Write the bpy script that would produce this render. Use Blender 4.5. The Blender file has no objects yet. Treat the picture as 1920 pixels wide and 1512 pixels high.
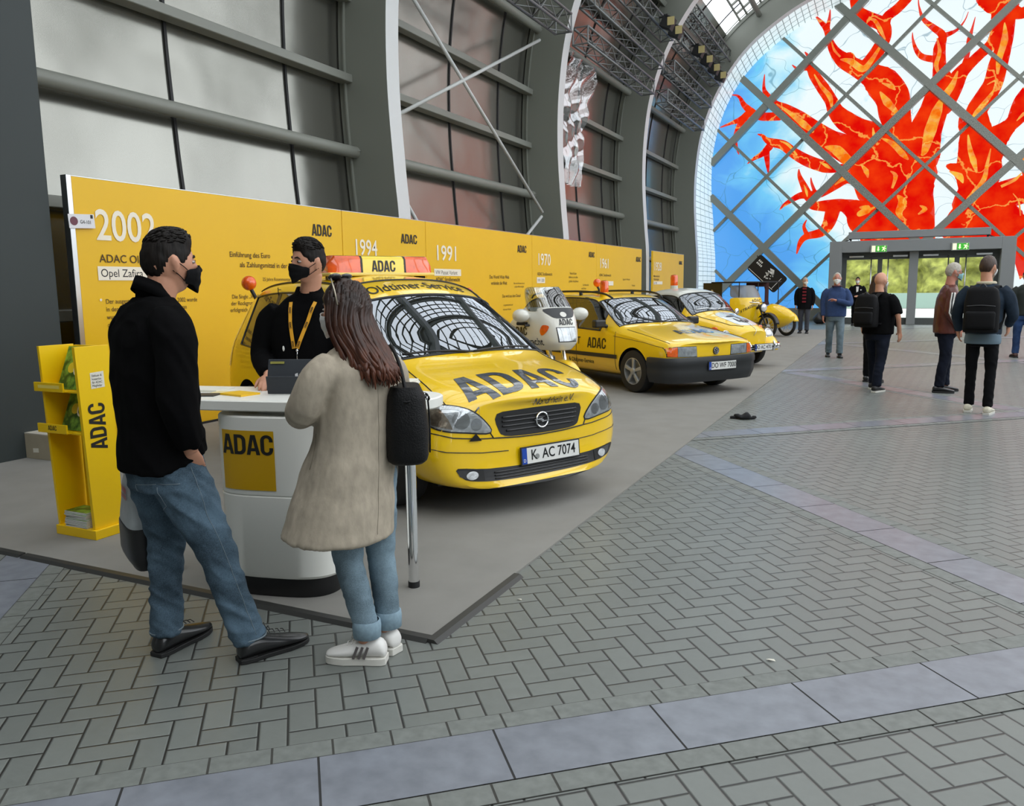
import bpy, bmesh, math, random
from math import sin, cos, pi, radians, sqrt, atan2, hypot
from mathutils import Vector, Matrix, Quaternion
from mathutils.bvhtree import BVHTree
from mathutils.geometry import tessellate_polygon

S = bpy.context.scene
COL = S.collection
random.seed(7)

# ------------------------------------------------------------------ camera
cam_data = bpy.data.cameras.new('camera')
cam = bpy.data.objects.new('camera', cam_data)
COL.objects.link(cam)
cam_data.sensor_width = 36.0
cam_data.lens = 28.196
cam_data.clip_end = 400
yaw, pitch, roll = -0.44694, -0.143508, -0.012081
fw = Vector((sin(yaw) * cos(pitch), cos(yaw) * cos(pitch), sin(pitch)))
r0 = Vector((cos(yaw), -sin(yaw), 0))
u0 = r0.cross(fw)
rt = r0 * cos(roll) + u0 * sin(roll)
up = -r0 * sin(roll) + u0 * cos(roll)
M3 = Matrix((rt, up, -fw)).transposed()
cam.matrix_world = Matrix.Translation((0, 0, 1.55)) @ M3.to_4x4()
S.camera = cam

# ------------------------------------------------------------------ world, exposure
S.view_settings.view_transform = 'Standard'
S.view_settings.look = 'None'
S.view_settings.exposure = 0.0
S.view_settings.gamma = 1.0
S.view_settings.use_curve_mapping = False
W = bpy.data.worlds.new('overcast sky')
S.world = W
W.use_nodes = True
wn, wl = W.node_tree.nodes, W.node_tree.links
bg = wn['Background']
tc = wn.new('ShaderNodeTexCoord')
sep = wn.new('ShaderNodeSeparateXYZ')
ramp = wn.new('ShaderNodeValToRGB')
wl.new(tc.outputs['Generated'], sep.inputs[0])
wl.new(sep.outputs['Z'], ramp.inputs[0])
ramp.color_ramp.elements[0].position = 0.0
ramp.color_ramp.elements[0].color = (0.78, 0.84, 0.9, 1)
ramp.color_ramp.elements[1].position = 0.75
ramp.color_ramp.elements[1].color = (0.93, 0.97, 1.0, 1)
wl.new(ramp.outputs[0], bg.inputs['Color'])
bg.inputs['Strength'].default_value = 2.85

# ------------------------------------------------------------------ materials
MATS = {}


def mat(name, col, rough=0.5, metal=0.0, coat=0.0, spec=0.5, emit=None, es=1.0, alpha=1.0, noise=0.0, nscale=30.0, bump=0.0, sheen=0.0, stretch=None):
    """procedural principled material; noise = relative brightness mottling of the colour"""
    if name in MATS:
        return MATS[name]
    m = bpy.data.materials.new(name)
    m.use_nodes = True
    nt = m.node_tree
    b = nt.nodes['Principled BSDF']
    b.inputs['Base Color'].default_value = (*col, 1)
    b.inputs['Roughness'].default_value = rough
    b.inputs['Metallic'].default_value = metal
    b.inputs['Coat Weight'].default_value = coat
    b.inputs['Coat Roughness'].default_value = 0.03
    b.inputs['Specular IOR Level'].default_value = spec
    b.inputs['Alpha'].default_value = alpha
    if sheen:
        b.inputs['Sheen Weight'].default_value = sheen
    if emit:
        b.inputs['Emission Color'].default_value = (*emit, 1)
        b.inputs['Emission Strength'].default_value = es
    if noise or bump:
        t = nt.nodes.new('ShaderNodeTexCoord')
        n = nt.nodes.new('ShaderNodeTexNoise')
        n.inputs['Scale'].default_value = nscale
        n.inputs['Detail'].default_value = 5
        src = t.outputs['Object']
        if stretch:
            mp = nt.nodes.new('ShaderNodeMapping')
            mp.inputs['Scale'].default_value = stretch
            nt.links.new(src, mp.inputs[0])
            src = mp.outputs[0]
        nt.links.new(src, n.inputs['Vector'])
        if noise:
            r = nt.nodes.new('ShaderNodeValToRGB')
            r.color_ramp.elements[0].position = 0.3
            r.color_ramp.elements[1].position = 0.7
            r.color_ramp.elements[0].color = (*[max(0, c * (1 - noise)) for c in col], 1)
            r.color_ramp.elements[1].color = (*[min(1, c * (1 + noise)) for c in col], 1)
            nt.links.new(n.outputs['Fac'], r.inputs[0])
            nt.links.new(r.outputs[0], b.inputs['Base Color'])
        if bump:
            bp = nt.nodes.new('ShaderNodeBump')
            bp.inputs['Strength'].default_value = bump
            bp.inputs['Distance'].default_value = 0.01
            nt.links.new(n.outputs['Fac'], bp.inputs['Height'])
            nt.links.new(bp.outputs[0], b.inputs['Normal'])
    MATS[name] = m
    return m


def srgb(r, g, b):
    f = lambda c: (c / 255 / 12.92) if c / 255 <= 0.04045 else ((c / 255 + 0.055) / 1.055) ** 2.4
    return (f(r), f(g), f(b))


def glass(name, tint=(0.5, 0.55, 0.55), rough=0.0, boost=0.08, ior=1.5, refl=(1, 1, 1)):
    """thin glass sheet: tinted transparency mixed with a fresnel reflection"""
    if name in MATS:
        return MATS[name]
    m = bpy.data.materials.new(name)
    m.use_nodes = True
    nt = m.node_tree
    nt.nodes.clear()
    o = nt.nodes.new('ShaderNodeOutputMaterial')
    tr = nt.nodes.new('ShaderNodeBsdfTransparent')
    tr.inputs[0].default_value = (*tint, 1)
    gl = nt.nodes.new('ShaderNodeBsdfGlossy')
    gl.inputs['Roughness'].default_value = rough
    gl.inputs['Color'].default_value = (*refl, 1)
    fr = nt.nodes.new('ShaderNodeFresnel')
    fr.inputs[0].default_value = ior
    ad = nt.nodes.new('ShaderNodeMath')
    ad.operation = 'ADD'
    ad.use_clamp = True
    ad.inputs[1].default_value = boost
    mx = nt.nodes.new('ShaderNodeMixShader')
    nt.links.new(fr.outputs[0], ad.inputs[0])
    nt.links.new(ad.outputs[0], mx.inputs[0])
    nt.links.new(tr.outputs[0], mx.inputs[1])
    nt.links.new(gl.outputs[0], mx.inputs[2])
    nt.links.new(mx.outputs[0], o.inputs[0])
    MATS[name] = m
    return m


class NT:
    """tiny node-math helper"""

    def __init__(self, m):
        self.nt = m.node_tree

    def new(self, t, **kw):
        n = self.nt.nodes.new(t)
        for k, v in kw.items():
            setattr(n, k, v)
        return n

    def link(self, a, b):
        self.nt.links.new(a, b)

    def m(self, op, a, b=None, c=None):
        n = self.nt.nodes.new('ShaderNodeMath')
        n.operation = op
        for i, x in enumerate((a, b, c)):
            if x is None:
                continue
            if isinstance(x, (int, float)):
                n.inputs[i].default_value = x
            else:
                self.nt.links.new(x, n.inputs[i])
        return n.outputs[0]

    def mix(self, f, a, b):
        n = self.nt.nodes.new('ShaderNodeMix')
        n.data_type = 'RGBA'
        for s, x in ((n.inputs[0], f), (n.inputs[6], a), (n.inputs[7], b)):
            if isinstance(x, (int, float)):
                s.default_value = x
            elif isinstance(x, tuple):
                s.default_value = (*x, 1) if len(x) == 3 else x
            else:
                self.nt.links.new(x, s)
        return n.outputs[2]


# ------------------------------------------------------------------ object helpers
def link_obj(name, me, parent=None):
    o = bpy.data.objects.new(name, me)
    COL.objects.link(o)
    if parent is not None:
        o.parent = parent
    return o


def tag(o, label=None, cat=None, group=None, kind=None):
    for k, v in (('label', label), ('category', cat), ('group', group), ('kind', kind)):
        if v:
            o[k] = v
    return o


def thing(name, label, cat, loc=(0, 0, 0), rz=0.0, group=None):
    o = bpy.data.objects.new(name, None)
    o.empty_display_size = 0.2
    COL.objects.link(o)
    o.location = loc
    o.rotation_euler = (0, 0, rz)
    return tag(o, label, cat, group)


def children(o):
    return [c for c in bpy.data.objects if c.parent == o]


def copy_tree(o, parent=None):
    c = o.copy()
    COL.objects.link(c)
    if parent is not None:
        c.parent = parent
    for ch in children(o):
        copy_tree(ch, c)
    return c


def frame_to(z):
    z = Vector(z).normalized()
    a = Vector((0, 0, 1)) if abs(z.z) < 0.95 else Vector((1, 0, 0))
    x = a.cross(z).normalized()
    return x, z.cross(x), z


class MB:
    """mesh builder: collects shapes, builds ONE mesh object"""

    def __init__(self):
        self.v, self.f, self.mi, self.cur = [], [], [], 0

    def add(self, vs, fs):
        n = len(self.v)
        self.v += [tuple(p) for p in vs]
        self.f += [tuple(i + n for i in q) for q in fs]
        self.mi += [self.cur] * len(fs)
        return self

    def box(self, c, s, rz=0.0, rot=None):
        x, y, z = s[0] / 2, s[1] / 2, s[2] / 2
        vs = [Vector(p) for p in ((-x, -y, -z), (x, -y, -z), (x, y, -z), (-x, y, -z), (-x, -y, z), (x, -y, z), (x, y, z), (-x, y, z))]
        R = rot if rot is not None else Matrix.Rotation(rz, 3, 'Z')
        c = Vector(c)
        return self.add([R @ p + c for p in vs], [(0, 3, 2, 1), (4, 5, 6, 7), (0, 1, 5, 4), (1, 2, 6, 5), (2, 3, 7, 6), (3, 0, 4, 7)])

    def bar(self, a, b, w, h=None, upv=None):
        """rectangular bar from a to b; w across, h along upv"""
        a, b = Vector(a), Vector(b)
        h = h or w
        z = (b - a).normalized()
        if upv is None:
            x, y, z = frame_to(z)
        else:
            x = Vector(upv).cross(z).normalized()
            y = z.cross(x)
        vs = []
        for p in (a, b):
            for sx, sy in ((-1, -1), (1, -1), (1, 1), (-1, 1)):
                vs.append(p + x * sx * w / 2 + y * sy * h / 2)
        return self.add(vs, [(3, 2, 1, 0), (4, 5, 6, 7), (0, 1, 5, 4), (1, 2, 6, 5), (2, 3, 7, 6), (3, 0, 4, 7)])

    def cyl(self, a, b, r, r2=None, n=16, caps=True):
        a, b = Vector(a), Vector(b)
        r2 = r if r2 is None else r2
        x, y, z = frame_to(b - a)
        vs = []
        for p, q in ((a, r), (b, r2)):
            for i in range(n):
                t = 2 * pi * i / n
                vs.append(p + x * q * cos(t) + y * q * sin(t))
        fs = [(i, (i + 1) % n, n + (i + 1) % n, n + i) for i in range(n)]
        if caps:
            fs += [tuple(range(n - 1, -1, -1)), tuple(range(n, 2 * n))]
        return self.add(vs, fs)

    def tube(self, pts, r, n=8, closed=False, caps=True):
        pts = [Vector(p) for p in pts]
        N = len(pts)
        rs = r if isinstance(r, (list, tuple)) else [r] * N
        tang = []
        for i in range(N):
            if closed:
                t = pts[(i + 1) % N] - pts[i - 1]
            else:
                t = pts[min(i + 1, N - 1)] - pts[max(i - 1, 0)]
            tang.append(t.normalized() if t.length > 1e-9 else Vector((0, 0, 1)))
        x, y, z = frame_to(tang[0])
        vs = []
        for i in range(N):
            z2 = tang[i]
            x = (x - z2 * x.dot(z2))
            x = x.normalized() if x.length > 1e-6 else frame_to(z2)[0]
            y = z2.cross(x)
            for k in range(n):
                a = 2 * pi * k / n
                vs.append(pts[i] + (x * cos(a) + y * sin(a)) * rs[i])
        fs = []
        for i in range(N if closed else N - 1):
            j = (i + 1) % N
            for k in range(n):
                k2 = (k + 1) % n
                fs.append((i * n + k, i * n + k2, j * n + k2, j * n + k))
        if caps and not closed:
            fs += [tuple(range(n - 1, -1, -1)), tuple((N - 1) * n + k for k in range(n))]
        return self.add(vs, fs)

    def lathe(self, prof, c=(0, 0, 0), axis=(0, 0, 1), n=24, caps=True):
        """prof: list of (r, h) along axis from c"""
        c = Vector(c)
        x, y, z = frame_to(axis)
        vs, fs = [], []
        for r, h in prof:
            for k in range(n):
                a = 2 * pi * k / n
                vs.append(c + z * h + (x * cos(a) + y * sin(a)) * max(r, 1e-5))
        for i in range(len(prof) - 1):
            for k in range(n):
                k2 = (k + 1) % n
                fs.append((i * n + k, i * n + k2, (i + 1) * n + k2, (i + 1) * n + k))
        if caps:
            fs.append(tuple(range(n - 1, -1, -1)))
            fs.append(tuple((len(prof) - 1) * n + k for k in range(n)))
        return self.add(vs, fs)

    def ball(self, c, r, n=16, m=10, rot=None):
        c = Vector(c)
        rx, ry, rz = r if isinstance(r, (tuple, list)) else (r, r, r)
        vs, fs = [], []
        for i in range(1, m):
            t = pi * i / m
            for k in range(n):
                a = 2 * pi * k / n
                p = Vector((rx * sin(t) * cos(a), ry * sin(t) * sin(a), rz * cos(t)))
                vs.append(c + (rot @ p if rot is not None else p))
        top = len(vs)
        for s in (1, -1):
            p = Vector((0, 0, rz * s))
            vs.append(c + (rot @ p if rot is not None else p))
        for i in range(m - 2):
            for k in range(n):
                k2 = (k + 1) % n
                fs.append((i * n + k, (i + 1) * n + k, (i + 1) * n + k2, i * n + k2))
        for k in range(n):
            fs.append((top, k, (k + 1) % n))
            fs.append((top + 1, (m - 2) * n + (k + 1) % n, (m - 2) * n + k))
        return self.add(vs, fs)

    def prism(self, loops, o, ux, uy, depth):
        """extrude 2-D outline(s) (outer loop first, holes after) lying in frame (o, ux, uy) by depth along ux x uy"""
        if not isinstance(loops[0][0], (tuple, list)):
            loops = [loops]
        o, ux, uy = Vector(o), Vector(ux), Vector(uy)
        nz = ux.cross(uy).normalized()
        flat = [p for L in loops for p in L]
        tris = tessellate_polygon([[Vector((p[0], p[1], 0)) for p in L] for L in loops])
        n = len(flat)
        base = [o + ux * p[0] + uy * p[1] for p in flat]
        vs = base + [p + nz * depth for p in base]
        fs = []
        for t in tris:
            a, b, c = (flat[i] for i in t)
            cr = (b[0] - a[0]) * (c[1] - a[1]) - (b[1] - a[1]) * (c[0] - a[0])
            t = tuple(t) if cr > 0 else (t[0], t[2], t[1])
            fs.append(tuple(i + n for i in t))
            fs.append((t[0], t[2], t[1]))
        k = 0
        for li, L in enumerate(loops):
            m = len(L)
            ar = sum(L[i][0] * L[(i + 1) % m][1] - L[(i + 1) % m][0] * L[i][1] for i in range(m))
            ccw = (ar > 0) == (li == 0)
            for i in range(m):
                a, b = k + i, k + (i + 1) % m
                fs.append((a, b, b + n, a + n) if ccw else (b, a, a + n, b + n))
            k += m
        return self.add(vs, fs)

    def flat(self, loops, o, ux, uy):
        """2-D outline(s) as a flat sheet in frame (o, ux, uy)"""
        if not isinstance(loops[0][0], (tuple, list)):
            loops = [loops]
        o, ux, uy = Vector(o), Vector(ux), Vector(uy)
        flat = [p for L in loops for p in L]
        tris = tessellate_polygon([[Vector((p[0], p[1], 0)) for p in L] for L in loops])
        fs = []
        for t in tris:
            a, b, c = (flat[i] for i in t)
            cr = (b[0] - a[0]) * (c[1] - a[1]) - (b[1] - a[1]) * (c[0] - a[0])
            if abs(cr) > 1e-12:
                fs.append(tuple(t) if cr > 0 else (t[0], t[2], t[1]))
        return self.add([o + ux * p[0] + uy * p[1] for p in flat], fs)

    def mesh(self, name, mats):
        me = bpy.data.meshes.new(name)
        me.from_pydata(self.v, [], self.f)
        for m in (mats if isinstance(mats, (list, tuple)) else [mats]):
            me.materials.append(m)
        if max(self.mi or [0]):
            me.polygons.foreach_set('material_index', self.mi)
        me.validate()
        me.update()
        return me

    def build(self, name, mats, parent=None, smooth=False, bevel=0.0, seg=2, loc=None, rz=None, sub=0):
        me = self.mesh(name, mats)
        o = link_obj(name, me, parent)
        if smooth is True:
            me.polygons.foreach_set('use_smooth', [True] * len(me.polygons))
        elif smooth:
            smooth_angle(me, smooth)
        if sub:
            md = o.modifiers.new('subsurf', 'SUBSURF')
            md.levels = md.render_levels = sub
        if bevel:
            md = o.modifiers.new('bevel', 'BEVEL')
            md.width = bevel
            md.segments = seg
            md.limit_method = 'ANGLE'
            md.angle_limit = radians(40)
            if not smooth:
                me.polygons.foreach_set('use_smooth', [True] * len(me.polygons))
                md.harden_normals = True
        if loc is not None:
            o.location = loc
        if rz is not None:
            o.rotation_euler = (0, 0, rz)
        return o


def smooth_angle(me, ang):
    """smooth shading with edges sharper than ang (degrees) kept hard"""
    bm = bmesh.new()
    bm.from_mesh(me)
    a = radians(ang)
    for f in bm.faces:
        f.smooth = True
    for e in bm.edges:
        e.smooth = not (len(e.link_faces) == 2 and e.calc_face_angle(0) > a)
    bm.to_mesh(me)
    bm.free()


def structure(o):
    o['kind'] = 'structure'
    return o


# ------------------------------------------------------------------ lettering
GLYPH = {}


def arc(cx, cy, rx, ry, a0, a1, n=8):
    return [(cx + rx * cos(radians(a0 + (a1 - a0) * i / n)), cy + ry * sin(radians(a0 + (a1 - a0) * i / n))) for i in range(n + 1)]


GLYPH['A'] = (0.60, [[(0, 0), (.165, 0), (.2, .19), (.4, .19), (.435, 0), (.6, 0), (.405, 1), (.195, 1)], [(.228, .34), (.3, .77), (.372, .34)]])
GLYPH['D'] = (0.55, [[(0, 0)] + arc(.27, .3, .28, .3, -90, 0) + arc(.27, .7, .28, .3, 0, 90) + [(0, 1)],
                     [(.165, .16), (.165, .84)] + arc(.25, .69, .13, .15, 90, 0, 5) + arc(.25, .31, .13, .15, 0, -90, 5)])
GLYPH['C'] = (0.55, [arc(.275, .28, .275, .29, 0, -180, 12) + arc(.275, .72, .275, .29, 180, 0, 12) + [(.55, .66), (.385, .66)] + arc(.275, .74, .11, .12, 0, 180, 8) + arc(.275, .26, .11, .12, 180, 360, 8) + [(.385, .37), (.55, .37)]])


def adac(h=1.0, gap=.045, cond=1.0):
    """block capitals ADAC as 2-D loops per glyph, height h, baseline at 0"""
    x, out = 0.0, []
    for ch in 'ADAC':
        w, loops = GLYPH[ch]
        out.append([[((x + p[0]) * h * cond, p[1] * h) for p in L] for L in loops])
        x += w + gap
    return out, (x - gap) * h * cond


def text_loops(s, size=1.0, bold=0.0, cond=1.0, align='LEFT', spacing=1.0, shear=0.0):
    """font text -> (verts2d, faces) flat mesh data"""
    cu = bpy.data.curves.new('t', 'FONT')
    cu.body = s
    cu.size = size
    cu.align_x = align
    cu.offset = bold * size
    cu.space_character = spacing
    cu.shear = shear
    cu.resolution_u = 4
    cu.fill_mode = 'FRONT'
    ob = bpy.data.objects.new('t', cu)
    COL.objects.link(ob)
    dg = bpy.context.evaluated_depsgraph_get()
    me = bpy.data.meshes.new_from_object(ob.evaluated_get(dg))
    vs = [(v.co.x * cond, v.co.y) for v in me.vertices]
    fs = [tuple(p.vertices) for p in me.polygons]
    bpy.data.objects.remove(ob)
    bpy.data.curves.remove(cu)
    bpy.data.meshes.remove(me)
    return vs, fs


def put_text(mb, s, o, ux, uy, size, bold=0.0, cond=1.0, align='LEFT', spacing=1.0, shear=0.0):
    vs, fs = text_loops(s, size, bold, cond, align, spacing, shear)
    o, ux, uy = Vector(o), Vector(ux), Vector(uy)
    return mb.add([o + ux * x + uy * y for x, y in vs], fs)


def put_adac(mb, o, ux, uy, h, cond=1.0, gap=.045):
    gl, w = adac(h, gap, cond)
    for loops in gl:
        mb.flat(loops, o, ux, uy)
    return w


def bez(pts, n=8):
    """Catmull-Rom through points"""
    P = [Vector(p) for p in pts]
    out = []
    for i in range(len(P) - 1):
        p0, p1, p2, p3 = P[max(i - 1, 0)], P[i], P[i + 1], P[min(i + 2, len(P) - 1)]
        for k in range(n):
            t = k / n
            out.append(0.5 * ((2 * p1) + (p2 - p0) * t + (2 * p0 - 5 * p1 + 4 * p2 - p3) * t * t + (3 * p1 - p0 - 3 * p2 + p3) * t ** 3))
    out.append(P[-1])
    return out

# ------------------------------------------------------------------ SETTING
C_BRICK = srgb(116, 120, 116)
TH = 0.7072
E1 = Vector((cos(TH), sin(TH), 0))
E2 = Vector((-sin(TH), cos(TH), 0))


def paving_material():
    m = mat('herringbone paving', C_BRICK, rough=0.62)
    n = NT(m)
    b = m.node_tree.nodes['Principled BSDF']
    tcn = n.new('ShaderNodeTexCoord')
    mp = n.new('ShaderNodeMapping')
    mp.vector_type = 'TEXTURE'
    mp.inputs['Rotation'].default_value = (0, 0, TH)
    mp.inputs['Scale'].default_value = (.1, .1, .1)
    n.link(tcn.outputs['Object'], mp.inputs[0])
    sp = n.new('ShaderNodeSeparateXYZ')
    n.link(mp.outputs[0], sp.inputs[0])
    x, y = sp.outputs[0], n.m('ADD', sp.outputs[1], .4)
    i, j = n.m('FLOOR', x), n.m('FLOOR', y)
    u, v = n.m('SUBTRACT', x, i), n.m('SUBTRACT', y, j)
    k = n.m('FLOORED_MODULO', n.m('SUBTRACT', i, j), 4.0)
    eq = [n.m('COMPARE', k, float(q), .1) for q in range(4)]
    d = n.m('MINIMUM', n.m('MINIMUM', n.m('ADD', u, eq[1]), n.m('ADD', n.m('SUBTRACT', 1.0, u), eq[0])),
            n.m('MINIMUM', n.m('ADD', v, eq[2]), n.m('ADD', n.m('SUBTRACT', 1.0, v), eq[3])))
    ci, cj = n.m('SUBTRACT', i, eq[1]), n.m('SUBTRACT', j, eq[2])
    cb = n.new('ShaderNodeCombineXYZ')
    n.link(ci, cb.inputs[0])
    n.link(cj, cb.inputs[1])
    wnz = n.new('ShaderNodeTexWhiteNoise')
    wnz.noise_dimensions = '3D'
    n.link(cb.outputs[0], wnz.inputs['Vector'])
    nz = n.new('ShaderNodeTexNoise')
    nz.inputs['Scale'].default_value = 26
    nz.inputs['Detail'].default_value = 7
    n.link(tcn.outputs['Object'], nz.inputs['Vector'])
    n2 = n.new('ShaderNodeTexNoise')
    n2.inputs['Scale'].default_value = .55
    n.link(tcn.outputs['Object'], n2.inputs['Vector'])
    val = n.m('ADD', n.m('MULTIPLY', wnz.outputs['Value'], .16), n.m('ADD', n.m('MULTIPLY', nz.outputs['Fac'], .35), n.m('MULTIPLY', n2.outputs['Fac'], .4)))
    br = n.mix(val, tuple(c * .68 for c in C_BRICK), tuple(c * 1.38 for c in C_BRICK))
    joint = n.new('ShaderNodeMapRange')
    joint.interpolation_type = 'SMOOTHSTEP'
    joint.inputs[1].default_value = .025
    joint.inputs[2].default_value = .05
    n.link(d, joint.inputs[0])
    n.link(n.mix(joint.outputs[0], (.026, .026, .024), br), b.inputs['Base Color'])
    hgt = n.new('ShaderNodeMapRange')
    hgt.interpolation_type = 'SMOOTHSTEP'
    hgt.inputs[1].default_value = .02
    hgt.inputs[2].default_value = .085
    n.link(d, hgt.inputs[0])
    bp = n.new('ShaderNodeBump')
    bp.inputs['Strength'].default_value = .5
    bp.inputs['Distance'].default_value = .006
    n.link(n.m('ADD', hgt.outputs[0], n.m('MULTIPLY', nz.outputs['Fac'], .25)), bp.inputs['Height'])
    n.link(bp.outputs[0], b.inputs['Normal'])
    n.link(n.m('ADD', .27, n.m('MULTIPLY', nz.outputs['Fac'], .25)), b.inputs['Roughness'])
    return m


m_pave = paving_material()
m_slab = mat('slate slab', srgb(124, 128, 136), rough=.3, noise=.16, nscale=11, bump=.12)
m_slabgap = mat('slab joint', (.03, .03, .03), rough=.9)
m_grey = mat('grey steel paint', srgb(128, 130, 122), rough=.42, coat=0.0)
m_rib = mat('rib steel paint', srgb(126, 129, 120), rough=.5)
m_dark = mat('black rubber', (.012, .012, .013), rough=.6)
m_black = mat('black paint', (.01, .01, .011), rough=.35)
m_alu = mat('aluminium', (.72, .73, .74), rough=.3, metal=1.0)
m_chrome = mat('chrome', (.86, .87, .88), rough=.07, metal=1.0)
m_white = mat('white laminate', srgb(240, 240, 233), rough=.35)

b = MB()
b.add([(-9.2, -5, 0), (12, -5, 0), (12, 37.5, 0), (-9.2, 37.5, 0)], [(0, 1, 2, 3)])
structure(b.build('floor', m_pave))
b = MB()
b.add([(-90, 37.5, -.02), (90, 37.5, -.02), (90, 160, -.02), (-90, 160, -.02)], [(0, 1, 2, 3)])
structure(b.build('ground', mat('pale forecourt', srgb(190, 190, 182), rough=.8, noise=.1, nscale=.4)))

# slate bands set in the paving, with a runner course of pavers either side
VB = [2.42, 7.44, 12.6, 17.95, 23.1]
UB = [-1.59, 3.475, 8.4, 13.45]
m_run = mat('runner pavers', C_BRICK, rough=.55, noise=.14, nscale=24, bump=.1)


def inside(p, mg=0):
    return -9.2 + mg < p.x < 12 - mg and -3 + mg < p.y < 36.4 - mg


def band(idx, base, t0, t1, along, across, zs):
    s, r = MB(), MB()
    t = t0
    while t < t1:
        c = base + along * (t + .3)
        if inside(c, .3):
            s.cur = 0
            o = base + along * t + across * -.148
            q = [o + along * .004, o + along * .596, o + along * .596 + across * .296, o + along * .004 + across * .296]
            s.add([p + Vector((0, 0, zs[3])) for p in q], [(0, 1, 2, 3)])
            s.cur = 1
            q = [o, o + along * .6, o + along * .6 + across * .296, o + across * .296]
            s.add([p + Vector((0, 0, zs[1])) for p in q], [(0, 1, 2, 3)])
            for side in (-1, 1):
                for k in range(3):
                    r.cur = 0
                    o = base + along * (t + k * .2 + (.05 if side > 0 else .12)) + across * (side * .2 - .05)
                    q = [o + along * .004 + across * .002, o + along * .196 + across * .002, o + along * .196 + across * .096, o + along * .004 + across * .096]
                    r.add([p + Vector((0, 0, zs[2])) for p in q], [(0, 1, 2, 3)])
                r.cur = 1
                o = base + along * t + across * (side * .2 - .05)
                q = [o, o + along * .6, o + along * .6 + across * .1, o + across * .1]
                r.add([p + Vector((0, 0, zs[0])) for p in q], [(0, 1, 2, 3)])
        t += .6
    if s.v:
        structure(s.build('trim_%d' % idx, [m_slab, m_slabgap]))
        structure(r.build('trim_%d' % (idx + 1), [m_run, mat('sand joint', (.05, .049, .043), rough=.9)]))


for k, v in enumerate(VB):
    band(2 * k + 1, E2 * v, -12.2 + (.2 if k == 0 else .05), 34, E1, E2, (.0026, .0032, .0038, .0046))
for k, v in enumerate(UB):
    band(2 * k + 21, E1 * v, -6.2 + .15, 36, E2, E1, (.0006, .001, .0014, .002))

# exhibition carpet with rubber edge ramps
b = MB()
b.box((-4.62, 15.9, .006), (5.64, 26.0, .012))
o = b.build('exhibition_carpet', mat('grey needle felt', srgb(138, 136, 131), rough=.9, spec=.15, noise=.06, nscale=3.0, bump=.02))
tag(o, 'long flat grey exhibition carpet under the yellow cars', 'carpet')
b = MB()
for (x0, x1) in ((-7.8, -4.62), (-4.6, -2.9), (-2.88, -1.8)):
    b.prism([(0, 0), (.055, 0), (.035, .016), (0, .018)], (x0, 2.9, .0), (0, -1, 0), (0, 0, 1), x0 - x1)
o = b.build('rubber_edge_strip', mat('ramp rubber', srgb(52, 52, 50), rough=.5))
tag(o, 'dark rubber ramp strip along the front edge of the grey carpet', 'edge strip')
b = MB()
b.prism([(0, 0), (.055, 0), (.035, .016), (0, .018)], (-1.8, 2.86, .0), (1, 0, 0), (0, 0, 1), -.9)
o = b.build('rubber_edge_strip', MATS['ramp rubber'])
tag(o, 'short dark rubber ramp strip by the near right corner of the grey carpet', 'edge strip')

# ---- hall section: arch curve (inner face of the ribs) in the X-Z plane
AX = 0.57
half = [(-7.38, 0), (-7.38, 1.5), (-7.4, 2.65), (-7.47, 3.5), (-7.55, 4.9), (-7.5, 6.3), (-7.28, 7.6), (-6.72, 9.0), (-5.75, 10.35), (-4.45, 11.35), (-3.1, 12.0), (-1.3, 12.55), (AX, 12.7)]
curve = [(p.x, p.y) for p in bez([(x, z) for x, z in half], 6)]
full = curve + [(2 * AX - x, z) for x, z in reversed(curve[:-1])]


def normals(c):
    out = []
    for i in range(len(c)):
        a, b_ = c[max(i - 1, 0)], c[min(i + 1, len(c) - 1)]
        t = Vector((b_[0] - a[0], b_[1] - a[1])).normalized()
        out.append(Vector((-t.y, t.x)))
    return out


NRM = normals(full)


def off(i, d):
    return (full[i][0] + NRM[i].x * d, full[i][1] + NRM[i].y * d)


def at_height(z, d, left=True):
    """point of the offset curve at height z (left side)"""
    n = len(curve)
    for i in range(n - 1):
        a, b_ = off(i, d), off(i + 1, d)
        if (a[1] - z) * (b_[1] - z) <= 0 and a[1] != b_[1]:
            t = (z - a[1]) / (b_[1] - a[1])
            return a[0] + (b_[0] - a[0]) * t
    return curve[-1][0]


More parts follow.
